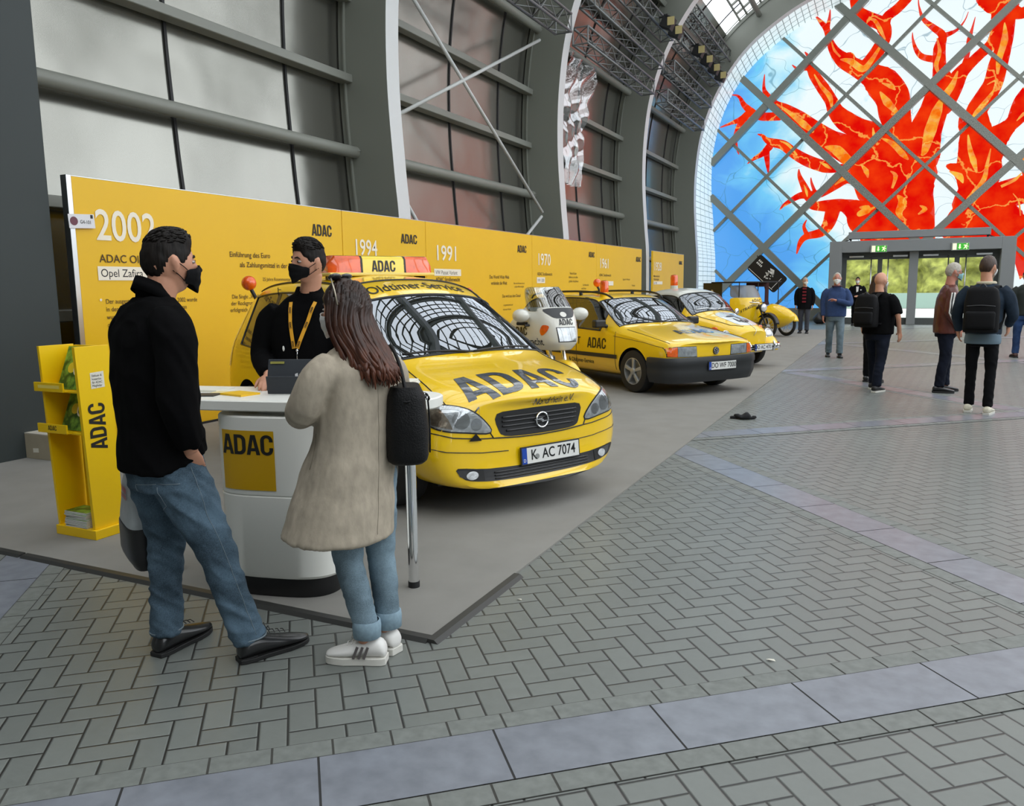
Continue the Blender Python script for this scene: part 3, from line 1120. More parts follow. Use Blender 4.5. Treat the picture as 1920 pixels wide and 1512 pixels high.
# ------------------------------------------------------------------ EXHIBITION STAND
Y_PANEL = srgb(240, 190, 20)
m_ypanel = mat('yellow print panel', Y_PANEL, rough=.42, noise=.02, nscale=.8)
m_ink = mat('black print', (.012, .011, .010), rough=.5)
m_brown = mat('dark brown print', srgb(70, 48, 10), rough=.5)
m_wprint = mat('cream print', srgb(246, 238, 220), rough=.5)
m_ycar = mat('yellow car paint', srgb(250, 205, 8), rough=.28, coat=1.0)
m_ystand = mat('yellow lacquered board', srgb(250, 205, 10), rough=.35)
UY, UZ = Vector((0, 1, 0)), Vector((0, 0, 1))
PX = -7.26


def panel(y0, y1, label, prints, left_edge=False):
    t = thing('display_panel', label, 'display panel', (PX, y0, .0125), 0, 'yellow history panels along the left')
    b = MB()
    b.box((-.035, (y1 - y0) / 2, 1.335), (.06, y1 - y0 - .012, 2.63))
    b.build('board', m_ypanel, t, bevel=.004)
    b = MB()
    b.box((-.035, (y1 - y0) / 2, .012), (.1, y1 - y0 - .03, .024))
    b.build('foot_rail', m_dark, t)
    b = MB()
    b.box((-.035, (y1 - y0) / 2, 2.655), (.062, y1 - y0 - .012, .012))
    if left_edge:
        b.box((-.035, -.03, 1.33), (.085, .055, 2.66))
    b.build('edge_profile', m_alu, t, bevel=.004)
    lay = {}
    for p in prints:
        kind = p[0]
        if kind == 'adac':
            _, y, z, h, c = p
            nm, m = 'lettering', m_ink
            mb = lay.setdefault((nm, m.name, z), (MB(), nm, m))[0]
            put_adac(mb, (.0015, y - y0, z), UY, UZ, h, c)
        elif kind == 'box':
            _, y, z, w, h = p
            mb = lay.setdefault(('title_strip', 'w'), (MB(), 'title_strip', m_wprint))[0]
            mb.flat([(0, 0), (w, 0), (w, h), (0, h)], (.001, y - y0, z), UY, UZ)
        else:
            _, y, z, size, s, m, bold, cond = p
            mb = lay.setdefault(('lettering', s), (MB(), 'lettering', m))[0]
            put_text(mb, s, (.0018, y - y0, z), UY, UZ, size, bold, cond)
    for mb, nm, m in lay.values():
        mb.build(nm, m, t)
    return t


PARA = ['Der ausgestellte Wagen aus dem Jahr 2002 wurde', 'in den Werken gebaut. Dieser Kompaktvan', 'wurde bei den Kollegen in Weissach entwi-', 'ckelt und bietet Platz, bis zu 7 Sitzplätze.', 'Er wurde im Werk in Bochum gebaut. Der', 'Wagen ist bereits mehr als 300.000 km', 'gelaufen. Damit ist dieses Fahrzeug', 'ein fester Teil bei den Oldtimer-', 'Fahrten und hat damit ein', 'gutes Stück der Nutzung.']
pr = [('t', 5.58, 2.06, .43, '2002', m_wprint, .012, .86), ('t', 5.6, 1.835, .115, 'ADAC Oldtimer-Fahrzeug', m_brown, .004, 1.0),
      ('box', 5.57, 1.655, .62, .14), ('t', 5.6, 1.69, .115, 'Opel Zafira', m_ink, .002, .95),
      ('t', 7.36, 1.94, .09, 'Einführung des Euro', m_brown, .004, .95), ('t', 7.52, 1.82, .09, 'als Zahlungsmittel in der EU', m_brown, .004, .95),
      ('adac', 8.9, 2.27, .155, .42 / .155 / 2.35 * .98), ('t', 7.9, 1.655, .06, '25 Jahre Rosenmontag', m_brown, 0, .95),
      ('t', 7.36, 1.44, .07, 'Die Single „Viva“', m_brown, .002, .95), ('t', 7.34, 1.36, .07, 'der Rockgruppe', m_brown, .002, .95), ('t', 7.32, 1.28, .07, 'erfolgreich', m_brown, .002, .95), ('t', 5.56, 1.425, .1, '•', m_wprint, .01, 1)]
for i, s in enumerate(PARA):
    pr.append(('t', 5.63, 1.42 - i * .079, .068, s, m_brown, .002, .86))
panel(5.363, 9.575, 'large yellow display panel headed 2002, nearest of the row', pr, True)
panel(9.575, 11.854, 'yellow display panel headed 1994 behind the orange light bar', [('t', 9.82, 2.04, .33, '1994', m_wprint, .01, .92), ('adac', 11.09, 2.26, .15, 1.32)])
panel(11.854, 16.264, 'wide yellow display panel headed 1991 right of the orange light bar', [
    ('t', 12.13, 2.02, .37, '1991', m_wprint, .01, 1.12), ('box', 12.1, 1.75, .95, .12), ('t', 12.14, 1.775, .1, 'VW Passat Variant', m_ink, 0, 1.02), ('t', 12.15, 1.655, .1, 'ADAC Straßenwacht', m_brown, .003, 1.0),
    ('adac', 15.5, 2.26, .15, 1.25), ('t', 14.19, 1.71, .1, 'Das World Wide Web', m_brown, .002, .95), ('t', 14.25, 1.59, .1, 'verbindet die Welt', m_brown, .002, .95),
    ('t', 15.3, 1.6, .055, 'Der erste Browser kommt', m_brown, .001, .9), ('t', 15.34, 1.53, .055, 'auf den Markt und geht', m_brown, .001, .9),
    ('t', 14.75, 1.33, .09, 'Das wird aus dem Ostteil', m_brown, .003, .95), ('t', 14.8, 1.16, .055, 'ein gemeinsames Land', m_brown, .001, .9), ('t', 14.78, 1.07, .055, 'mit neuen Wachen', m_brown, .001, .9)])
panel(16.264, 20.442, 'yellow display panel headed 1970 behind the roof rack of the estate car', [
    ('t', 16.52, 2.02, .37, '1970', m_wprint, .01, 1.05), ('t', 16.53, 1.79, .1, 'ADAC Straßenwacht', m_brown, .002, 1.0), ('box', 16.5, 1.62, .46, .13), ('t', 16.54, 1.65, .1, 'VW 1200', m_ink, 0, .95),
    ('adac', 19.83, 2.28, .14, 1.3), ('t', 18.5, 1.83, .08, 'Notruf-Säulen', m_brown, 0, 1), ('t', 18.42, 1.74, .08, 'stehen nun an allen', m_brown, 0, 1), ('t', 18.44, 1.64, .08, 'großen Autobahnen', m_brown, 0, 1), ('t', 19.4, 1.55, .07, 'Die Mannschaft', m_brown, 0, 1), ('t', 19.3, 1.46, .07, 'wird Dritter', m_brown, 0, 1)])
panel(20.442, 24.632, 'yellow display panel headed 1961 behind the white-roofed small car', [
    ('t', 20.66, 2.02, .37, '1961', m_wprint, .01, 1.1), ('t', 20.66, 1.8, .1, 'ADAC Straßenwacht', m_brown, .002, 1.15), ('box', 20.9, 1.55, .95, .12), ('t', 20.95, 1.57, .1, 'VW Käfer', m_ink, 0, 1.1),
    ('adac', 24.0, 2.26, .15, 1.4), ('t', 22.7, 1.7, .08, 'Gagarin im Weltraum', m_brown, 0, 1), ('t', 23.6, 1.52, .08, 'Mauerbau', m_brown, 0, 1)])
panel(25.9, 30.1, 'yellow display panel headed 1928, standing apart at the far end', [
    ('t', 25.99, 2.03, .39, '1928', m_wprint, .01, 1.25), ('t', 26.0, 1.81, .1, 'Motorrad mit', m_brown, .002, 1.3), ('t', 26.0, 1.71, .1, 'Seitenwagen', m_brown, .002, 1.3), ('box', 26.0, 1.57, 1.1, .1), ('t', 26.06, 1.585, .09, 'ab 1928', m_ink, 0, 1.2), ('adac', 29.35, 2.28, .13, 1.55)])
# numbered tag clipped to the first panel
t = thing('stand_number_tag', 'white stand number tag clipped to the edge of the 2002 panel', 'sign', (-7.235, 5.28, 2.17))
b = MB()
b.box((0, .14, .068), (.006, .28, .135), rot=Matrix.Rotation(radians(3), 3, 'X'))
b.build('plate', mat('white card', srgb(228, 228, 232), rough=.5), t)
b = MB()
put_text(b, 'G4-101', (.005, .12, .045), UY, UZ, .05, .001, .8)
b.flat([(.235, .1), (.262, .1), (.262, .135), (.235, .135)], (.005, 0, 0), UY, UZ)
b.build('lettering', m_ink, t)
b = MB()
b.flat([arc(.055, .065, .042, .042, 0, 345, 20)], (.0045, 0, 0), UY, UZ)
b.build('emblem', mat('dark red print', srgb(110, 60, 75), rough=.5), t)

# ------------------------------------------------------------------ information counter
DA = radians(13.6)
desk = thing('information_counter', 'white rounded information counter with yellow club square on its front', 'counter', (-2.87, 3.22, .012), DA)


def superellipse(a, bb, n=48, e=3.2):
    out = []
    for i in range(n):
        t = 2 * pi * i / n
        c, s = cos(t), sin(t)
        out.append((a * (abs(c) ** (2 / e)) * (1 if c >= 0 else -1), bb * (abs(s) ** (2 / e)) * (1 if s >= 0 else -1)))
    return out


def stack(b, secs, cx=0, cy=0):
    """solid through horizontal outlines: secs = list of (outline, z)"""
    n = len(secs[0][0])
    vs, fs = [], []
    for L, z in secs:
        vs += [(p[0] + cx, p[1] + cy, z) for p in L]
    for i in range(len(secs) - 1):
        for k in range(n):
            k2 = (k + 1) % n
            fs.append((i * n + k, i * n + k2, (i + 1) * n + k2, (i + 1) * n + k))
    fs.append(tuple(range(n - 1, -1, -1)))
    fs.append(tuple((len(secs) - 1) * n + k for k in range(n)))
    return b.add(vs, fs)


PCX, PCY = .035, -.045
b = MB()
stack(b, [(superellipse(.305, .222), .10), (superellipse(.318, .232), .115), (superellipse(.318, .232), .52), (superellipse(.312, .227), .526), (superellipse(.318, .232), .532), (superellipse(.318, .232), .918), (superellipse(.312, .226), .926)], PCX, PCY)
b.build('pedestal', m_white, desk, smooth=35)
b = MB()
stack(b, [(superellipse(.29, .21), 0), (superellipse(.298, .216), .03), (superellipse(.298, .216), .1)], PCX, PCY)
b.build('base_plinth', m_black, desk, smooth=35)
b = MB()
stack(b, [(superellipse(.17, .13), .92), (superellipse(.17, .13), .955)], PCX + .05, PCY)
b.build('neck', m_white, desk, smooth=35)
b = MB()
stack(b, [(superellipse(.85, .27, 72, 2.7), .95), (superellipse(.858, .278, 72, 2.7), .956), (superellipse(.858, .278, 72, 2.7), .998), (superellipse(.85, .27, 72, 2.7), 1.004)])
b.build('tabletop', m_white, desk, smooth=35)
for x, y in ((.69, 0.0), (-.69, 0.0)):
    b = MB()
    b.cyl((x, y, .03), (x, y, .95), .028, n=24)
    l = b.build('leg', m_chrome, desk, smooth=40)
    b = MB()
    b.cyl((x, y, 0), (x, y, .032), .03, n=20)
    b.build('foot_cap', m_dark, l, smooth=40)
# club square wrapped on the pedestal front
fr = [p for p in superellipse(.3195, .2335, 480) if p[1] < 0]
fr.sort()


def on_front(u, z, eps=0.0):
    # u along the front from x=-.29..; returns point on the pedestal skin
    for i in range(len(fr) - 1):
        if fr[i][0] <= u <= fr[i + 1][0]:
            t = (u - fr[i][0]) / (fr[i + 1][0] - fr[i][0] + 1e-9)
            y = fr[i][1] + (fr[i + 1][1] - fr[i][1]) * t
            return (u + PCX, y + PCY - eps, z)
    return (u + PCX, PCY - eps, z)


b = MB()
n = 24
u0_, u1_ = -.245, .055
for i in range(n + 1):
    u = u0_ + (u1_ - u0_) * i / n
    b.v += [on_front(u, .555, .0012), on_front(u, .855, .0012)]
for i in range(n):
    b.f.append((2 * i, 2 * i + 2, 2 * i + 3, 2 * i + 1))
    b.mi.append(0)
sq = b.build('club_square', mat('mustard print', srgb(216, 168, 6), rough=.4), desk)
gl, w = adac(.1, .03, 1.22)
b = MB()
for loops in gl:
    b2 = MB()
    b2.flat([[(p[0] - w / 2 - .095, p[1] + .735) for p in L] for L in loops], (0, 0, 0), (1, 0, 0), (0, 0, 1))
    b.add([on_front(v[0], v[2], .0028) for v in b2.v], b2.f)
b.build('lettering', m_ink, sq)

# things on the counter top (top at 1.016)
ZT = 1.016


def desk_pt(x, y):
    return Vector((-2.87 + cos(DA) * x - sin(DA) * y, 3.22 + sin(DA) * x + cos(DA) * y, 0))


p = desk_pt(.055, .0)
t = thing('tablet_computer', 'dark grey tablet standing on its kickstand cover on the counter', 'tablet', (p.x, p.y, ZT), radians(20))
R = Matrix.Rotation(radians(-17), 3, 'X')
b = MB()
b.box((0, 0.0, .098), (.25, .009, .165), rot=R)
sc_ = b.build('screen_back', mat('graphite shell', srgb(72, 76, 82), rough=.35, metal=.4), t, bevel=.003)
b = MB()
b.box((0, -.03, .048), (.24, .008, .095), rot=Matrix.Rotation(radians(12), 3, 'X'))
b.build('kickstand', mat('charcoal fabric', srgb(48, 52, 58), rough=.7), t, bevel=.003)
b = MB()
b.box((0, .1, .005), (.24, .18, .006))
b.build('keyboard', mat('charcoal fabric', srgb(48, 52, 58), rough=.7), t, bevel=.002)
b = MB()
o_ = Vector((-.11, -.006, .098)) + R @ Vector((0, 0, .06))
b.flat([(0, 0), (.075, 0), (.075, .012), (0, .012)], o_ + Vector((0, -.006, 0)), (1, 0, 0), R @ Vector((0, 0, 1)))
b.build('sticker', mat('olive sticker', srgb(150, 145, 70), rough=.5), t)
b = MB()
o_ = Vector((.03, -.0065, .098)) + R @ Vector((0, -.0062, -.03))
for k in range(4):
    b.flat([(k * .022, 0.01 * (k % 2)), (k * .022 + .017, 0), (k * .022 + .01, .04), (k * .022 - .004, .034)], o_, (1, 0, 0), R @ Vector((0, 0, 1)))
b.build('emblem', mat('pale sticker', srgb(215, 215, 215), rough=.5), t)


def leaflet(x, y, rz, w, d, h, m, label, cat='leaflet', name='leaflet', group=None):
    p = desk_pt(x, y)
    b = MB()
    b.box((0, 0, h / 2), (w, d, h))
    o = b.build(name, m, bevel=.0012)
    o.location = (p.x, p.y, ZT)
    o.rotation_euler = (0, 0, rz)
    return tag(o, label, cat, group)


m_paper = mat('white paper', srgb(232, 228, 214), rough=.7)
leaflet(-.5, .08, .2, .26, .17, .012, m_paper, 'pale open brochure lying on the left end of the white counter', 'brochure', 'brochure')
o = leaflet(-.42, -.125, .35, .24, .1, .006, mat('dark binder cover', srgb(60, 55, 50), rough=.5), 'dark flat folder lying in front of the pale brochure on the counter', 'folder', 'folder')
o = leaflet(-.2, -.07, -.15, .17, .12, .01, mat('yellow leaflet', srgb(240, 190, 30), rough=.5), 'yellow folded leaflet on the white counter left of the tablet')
leaflet(-.33, -.02, .3, .1, .08, .006, mat('cream leaflet', srgb(236, 218, 160), rough=.5), 'cream leaflet behind the yellow leaflet on the counter')
for k in range(14):
    o = leaflet(.66 + random.uniform(-.004, .004), .03, .25 + random.uniform(-.04, .04), .11, .15, .0052, m_paper, 'white leaflet in the neat pile at the right end of the counter', 'leaflet', 'leaflet', 'pile of white leaflets on the counter')
    o.location.z = ZT + k * .0054

# ------------------------------------------------------------------ literature stand
ls = thing('literature_stand', 'yellow lacquered leaflet stand with shelves left of the man in black', 'display stand', (-4.82, 3.24, .012))
SW, SD = .375, .23
b = MB()
b.box((SW / 2, SD / 2 + .0, .03), (SW, SD, .06))
b.build('base', m_ystand, ls, bevel=.003)
b = MB()
# big right side board, leaning slightly
b.prism([(.02, .06), (SD, .06), (SD - .01, 1.21), (-.015, 1.21)], (SW - .02 - .03, 0, 0), (0, 1, 0), (0, 0, 1), .024)
sb_ = b.build('side_board', m_ystand, ls, bevel=.002)
b = MB()
b.prism([(.02, .06), (SD, .06), (SD - .01, 1.21), (-.015, 1.21)], (.0, 0, 0), (0, 1, 0), (0, 0, 1), .02)
b.build('side_board', m_ystand, ls, bevel=.002)
b = MB()
b.box((SW / 2 - .01, SD - .02, .63), (SW - .1, .016, 1.15))
b.build('back_board', m_ystand, ls, bevel=.002)
for z in (.93, .67):
    b = MB()
    b.box((SW / 2 - .02, .1, z), (SW - .07, .2, .012))
    b.box((SW / 2 - .085, -.03, z + .03), (.27, .012, .055))
    b.box((SW / 2 - .085, -.0, z + .004), (.27, .07, .008))
    sh = b.build('shelf', m_ystand, ls, bevel=.0015)
    b = MB()
    if z < .8:
        put_adac(b, (SW / 2 - .12, -.0365, z + .018), (1, 0, 0), UZ, .03, 1.1)
        b.build('lettering', m_ink, sh)
    else:
        b.flat([(-.1, 0), (.1, 0), (.1, .02), (-.1, .02)], (SW / 2 - .08, -.0365, z + .022), (1, 0, 0), UZ)
        b.build('lettering', mat('pale yellow print', srgb(250, 225, 110), rough=.5), sh)
b = MB()
put_adac(b, (SW - .024, .155, .56), (0, 0, 1), (0, -1, 0), .115, 1.05)
b.build('lettering', m_ink, sb_)
b = MB()
b.flat([(.075, .945), (.17, .95), (.168, 1.05), (.073, 1.045)], (SW - .0245, 0, 0), UY, UZ)
st = b.build('label', m_paper, sb_)
b = MB()
for k, s in enumerate(('Exklusiv &', 'kostenlos', 'für ADAC', 'Mitglieder')):
    put_text(b, s, (SW - .0235, .083, 1.02 - k * .021), UY, UZ, .02, .0006, .85)
b.build('lettering', m_ink, st)


def magazine_mat():
    m = mat('green magazine cover', srgb(70, 135, 40), rough=.35)
    n = NT(m)
    bs = m.node_tree.nodes['Principled BSDF']
    t = n.new('ShaderNodeTexCoord')
    nz = n.new('ShaderNodeTexNoise')
    nz.inputs['Scale'].default_value = 16
    nz.inputs['Detail'].default_value = 5
    n.link(t.outputs['Object'], nz.inputs['Vector'])
    r = n.new('ShaderNodeValToRGB')
    r.color_ramp.elements[0].position = .38
    r.color_ramp.elements[0].color = (*srgb(30, 80, 24), 1)
    r.color_ramp.elements[1].position = .62
    r.color_ramp.elements[1].color = (*srgb(140, 190, 70), 1)
    n.link(nz.outputs['Fac'], r.inputs[0])
    n.link(r.outputs[0], bs.inputs['Base Color'])
    return m


m_mag = magazine_mat()


def magazine(loc, tilt, label, rx):
    t = thing('magazine', label, 'magazine', loc, 0, 'green magazines in the yellow stand')
    b = MB()
    R = Matrix.Rotation(radians(rx), 3, 'X')
    b.box(R @ Vector((0, 0, .14)), (.2, .006, .28), rot=R)
    b.build('cover', m_mag, t)
    b = MB()
    o_ = R @ Vector((0, -.0045, 0))
    ux, uz = Vector((1, 0, 0)), R @ Vector((0, 0, 1))
    b.flat([arc(.045, .14, .035, .035, 0, 345, 18)], o_ - ux * .06, ux, uz)
    b.build('price_spot', mat('yellow spot print', srgb(230, 205, 50), rough=.4), t)
    b = MB()
    b.flat([arc(.03, .14, .036, .05, 0, 345, 18), list(reversed(arc(.03, .14, .025, .037, 0, 345, 18)))], o_ + Vector((0, -.0004, 0)) + ux * .01, ux, uz)
    b.build('lettering', m_wprint, t)


magazine((-4.82 + .17, 3.24 + .05, .951), 0, 'green magazine on the upper shelf of the yellow stand', -22)
magazine((-4.82 + .17, 3.24 + .05, .691), 0, 'green magazine on the lower shelf of the yellow stand', -22)
for k in range(12):
    b = MB()
    h = .0085
    b.cur = 0
    b.box((0, 0, h / 2), (.2, .14, h - .0015))
    b.cur = 1
    b.add([(-.1, -.07, h - .0006), (.1, -.07, h - .0006), (.1, .07, h - .0006), (-.1, .07, h - .0006)], [(0, 1, 2, 3)])
    o = b.build('magazine', [mat('white page edges', srgb(222, 222, 218), rough=.7), m_mag])
    o.location = (-4.82 + .19 + random.uniform(-.004, .004), 3.24 + .075 + random.uniform(-.004, .004), .073 + k * h)
    o.rotation_euler = (0, 0, random.uniform(-.05, .05))
    if k < 11:
        tag(o, 'white-edged magazine in the pile at the foot of the yellow stand', 'magazine', 'pile of magazines in the yellow stand')
    else:
        tag(o, 'green topmost magazine of the pile at the foot of the yellow stand', 'magazine', 'pile of magazines in the yellow stand')

# cardboard box by the dark partition
t = thing('cardboard_box', 'plain grey-brown cardboard box on the floor by the dark partition', 'box', (-7.14, 4.86, .012))
m_card = mat('cardboard', srgb(168, 158, 136), rough=.8, noise=.05, nscale=8)
b = MB()
b.box((0, 0, .115), (.4, .3, .23))
b.build('carton', m_card, t, bevel=.003)
b = MB()
b.box((0, -.0, .236), (.4, .3, .012))
b.build('lid', mat('pale cardboard lid', srgb(190, 184, 170), rough=.8), t, bevel=.002)
b = MB()
b.flat([(-.05, .06), (.03, .065), (.03, .105), (-.05, .1)], (-.04, -.1515, 0), (1, 0, 0), UZ)
b.build('label', m_paper, t)

# ------------------------------------------------------------------ entrance: exit signs, air-curtain beam, bag, flag
for x, lab in ((-.73, 'green exit sign above the left pair of glass doors'), (1.9, 'green exit sign above the right pair of glass doors')):
    t = thing('exit_sign', lab, 'exit sign', (x, 33.0, 2.79), 0, 'exit signs over the entrance')
    b = MB()
    b.box((0, -.035, 0), (.56, .06, .27))
    b.build('housing', mat('grey sign housing', srgb(150, 155, 150), rough=.5), t, bevel=.006)
    b = MB()
    b.flat([(-.1, -.11), (.26, -.11), (.26, .11), (-.1, .11)], (0, -.067, 0), (1, 0, 0), UZ)
    b.build('lit_field', mat('green lit sign', (.01, .2, .02), rough=.4, emit=srgb(60, 160, 40), es=1.0), t)
    b = MB()
    b.flat([(-.24, -.11), (-.12, -.11), (-.12, .11), (-.24, .11)], (0, -.067, 0), (1, 0, 0), UZ)
    A = (0, -.069, 0)
    b.flat([(-.02, -.09), (.03, -.03), (.005, -.03), (.005, .08), (-.045, .08), (-.045, -.03), (-.07, -.03)], A, (1, 0, 0), UZ)
    b.flat([arc(.2, .08, .022, .022, 0, 330, 10)], A, (1, 0, 0), UZ)
    b.flat([(.1, .06), (.17, .055), (.22, .02), (.25, .0), (.24, -.02), (.19, .0), (.18, -.02), (.22, -.06), (.2, -.1), (.18, -.1), (.19, -.06), (.15, -.04), (.12, -.08), (.09, -.08), (.13, -.02), (.14, .03), (.1, .03)], A, (1, 0, 0), UZ)
    b.build('pictogram', mat('white lit sign', (.5, .5, .4), rough=.4, emit=srgb(235, 235, 190), es=.95), t)
t = thing('canopy_beam', 'long grey beam on brackets above the glass entrance doors', 'beam', (.53, 34.3, 3.1))
b = MB()
b.box((0, 0, .26), (4.75, .5, .26))
b.build('beam', m_portal, t, bevel=.01)
for x in (-2.3, 2.3):
    b = MB()
    b.bar((x, 0, .13), (x, 0, 0), .06)
    b.bar((x, 0, .13), (x - .25 * (1 if x < 0 else -1) * -1 * -1, 0, .03), .04)
    b.box((x, 0, .01), (.6, .3, .02))
    b.build('bracket', m_dark, t)
# black refuse bag beside the entrance
b = MB()
b.ball((0, 0, .17), (.24, .2, .2), 20, 12)
for i, v in enumerate(b.v):
    x, y, z = v
    k = 1 + .12 * sin(7 * x + 5 * z) + .08 * sin(23 * y + 11 * x)
    z2 = max(z, 0.0) if z < .08 else z
    if z > .28:
        k *= .55
        z2 = z + .08
    b.v[i] = (x * k, y * k, z2)
o = b.build('black_bag', mat('black sack', (.012, .012, .014), rough=.35, bump=.5, nscale=20), smooth=True)
o.location = (-2.72, 33.3, 0)
tag(o, 'slumped black bag on the floor left of the entrance portal', 'bag')

# black flag with a white drawing leaning behind the sidecar
t = thing('flag', 'tilted black flag with a white drawn figure before the blue glazing', 'flag', (-4.05, 28.6, 1.62))
ang = radians(-43)
fx, fz = Vector((cos(ang), 0, sin(ang))), Vector((-sin(ang), 0, cos(ang)))
b = MB()
w_, h_ = 1.25, .66
rr = .09
ol = arc(w_ / 2 - rr, -h_ / 2 + rr, rr, rr, -90, 0, 4) + arc(w_ / 2 - rr, h_ / 2 - rr, rr, rr, 0, 90, 4) + arc(-w_ / 2 + rr, h_ / 2 - rr, rr, rr, 90, 180, 4) + arc(-w_ / 2 + rr, -h_ / 2 + rr, rr, rr, 180, 270, 4)
cz = Vector((0, 0, .28))
b.prism(ol, cz, fx, fz, .02)
b.build('cloth', m_black, t)
b = MB()
cz2 = cz + Vector((0, -.025, 0))
for L in ([(-.05, .2), (.1, .24), (.2, .1), (.3, .08), (.26, -.02), (.33, -.1), (.2, -.16), (.1, -.22), (.12, -.14), (.02, -.18), (-.02, -.1), (.06, -.06), (-.08, 0), (.02, .04), (-.06, .1), (.03, .12)],):
    hole = [(p[0] * .72 + .03, p[1] * .72 + .005) for p in reversed(L)]
    b.flat([L, hole], cz2, fx, fz)
for q in ((.02, .08), (.1, .02), (.15, -.06), (.08, -.1), (.0, .0), (.16, .06)):
    b.flat([(q[0], q[1]), (q[0] + .07, q[1] - .02), (q[0] + .05, q[1] + .02)], cz2 + Vector((0, -.002, 0)), fx, fz)
for k in range(7):
    b.flat([(-.52 + (k % 4) * .06, .02 + (k // 4) * .1), (-.48 + (k % 4) * .06, .02 + (k // 4) * .1), (-.48 + (k % 4) * .06, .08 + (k // 4) * .1), (-.52 + (k % 4) * .06, .08 + (k // 4) * .1)], cz2, fx, fz)
b.flat([(-.58, -.28), (.5, -.28), (.5, -.265), (-.58, -.265)], cz2, fx, fz)
b.flat([(.45, -.25), (.465, -.25), (.465, .2), (.45, .2)], cz2, fx, fz)
b.build('drawing', mat('white textile print', srgb(225, 225, 220), rough=.6), t)
b = MB()
b.cyl((.3, .05, -1.6), (-.35, .05, .9), .015, n=8)
b.build('pole', m_dark, t)

# dropped dark cloth and paper crumbs on the paving
b = MB()
b.ball((0, 0, .03), (.1, .06, .035), 14, 8)
b.ball((.09, .02, .02), (.06, .035, .025), 10, 6)
b.ball((-.11, .0, .012), (.08, .025, .014), 10, 6)
for i, v in enumerate(b.v):
    k = 1 + .25 * sin(40 * v[0]) * cos(37 * v[1])
    b.v[i] = (v[0] * k, v[1] * k, max(0.003, v[2] * (1 + .3 * sin(50 * v[0] + 20 * v[1]))))
o = b.build('glove', mat('dark knit', (.015, .015, .017), rough=.9), smooth=True)
o.location = (-1.545, 9.45, 0)
tag(o, 'crumpled dark glove dropped on the paving beside the carpet', 'glove')
for x, y, s, lab in ((-.4, 3.29, .02, 'small white paper scrap lying on the foreground paving'), (-1.63, 3.46, .014, 'tiny white paper scrap on the paving by the carpet corner')):
    b = MB()
    b.flat([(-s, 0), (-s * .2, -s * .4), (s, -s * .2), (s * .6, s * .3), (-s * .4, s * .5)], (0, 0, .001), (1, 0, 0), (0, 1, 0))
    for i, v in enumerate(b.v):
        b.v[i] = (v[0], v[1], .004 + .004 * (i % 2))
    o = b.build('paper_scrap', m_paper)
    o.location = (x, y, .001)
    tag(o, lab, 'litter')

# ------------------------------------------------------------------ lighting trusses under the left arches
m_truss = mat('truss metal', srgb(120, 122, 122), rough=.4, metal=.6)


def truss(x, y0, y1, z, label, s=.38):
    L = y1 - y0
    t = thing('lighting_truss', label, 'truss', (x, y0, z), 0, 'lattice lighting trusses under the arches')
    C4 = [(-s / 2, -s / 2), (s / 2, -s / 2), (s / 2, s / 2), (-s / 2, s / 2)]
    for c in C4:
        b = MB()
        b.cyl((c[0], 0, c[1]), (c[0], L, c[1]), .03, n=8)
        b.build('chord', m_truss, t, smooth=True)
    b = MB()
    k, n = 0, max(2, int(L / .42))
    for i in range(n):
        ya, yb = L * i / n, L * (i + 1) / n
        for j in range(4):
            a, c = C4[j], C4[(j + 1) % 4]
            if (i + j) % 2:
                a, c = c, a
            b.cyl((a[0], ya, a[1]), (c[0], yb, c[1]), .014, n=5, caps=False)
    for yy in (0, L):
        for j in range(4):
            a, c = C4[j], C4[(j + 1) % 4]
            b.cyl((a[0], yy, a[1]), (c[0], yy, c[1]), .02, n=5)
    b.build('lacing', m_truss, t)
    return t


def stage_light(x, y, z, label):
    t = thing('stage_light', label, 'stage light', (x, y, z), 0, 'stage lights hung on the trusses')
    b = MB()
    b.box((0, 0, -.05), (.34, .3, .34), rot=Matrix.Rotation(radians(25), 3, 'Y'))
    b.build('housing', m_dark, t, bevel=.02)
    b = MB()
    b.box((.12, -.158, -.05), (.2, .01, .22))
    b.build('lens', mat('warm lamp glass', srgb(200, 185, 130), rough=.3), t)
    b = MB()
    b.bar((0, 0, .12), (-.25, 0, .13), .04)
    b.box((0, 0, .12), (.06, .36, .05))
    b.build('clamp', m_dark, t)


truss(-7.05, 12.0, 17.6, 7.35, 'lattice truss at the top of the second wall bay')
truss(-7.0, 19.0, 25.2, 8.3, 'lattice truss in the third bay, second from the bottom')
truss(-7.12, 18.85, 24.6, 7.44, 'lowest lattice truss in the third bay')
truss(-6.75, 20.0, 25.3, 9.1, 'upper lattice truss in the third bay carrying two lamps')
truss(-6.45, 26.6, 33.4, 10.2, 'topmost lattice truss in the fourth bay')
truss(-6.75, 26.4, 32.5, 9.3, 'lattice truss in the fourth bay carrying four lamps')
truss(-6.95, 26.3, 31.9, 8.4, 'lattice truss in the fourth bay, second from the bottom')
truss(-7.1, 26.1, 31.4, 7.5, 'lowest lattice truss in the fourth bay')
for k, y in enumerate((27.5, 28.75, 29.95, 31.1)):
    stage_light(-6.27, y, 9.15, ['first of four', 'second of four', 'third of four', 'last of four'][k] + ' lamps along the fourth-bay truss, counted from the left')
for k, y in enumerate((23.6, 24.5)):
    stage_light(-6.27, y, 8.95, ['left', 'right'][k] + ' of two lamps on the upper third-bay truss')

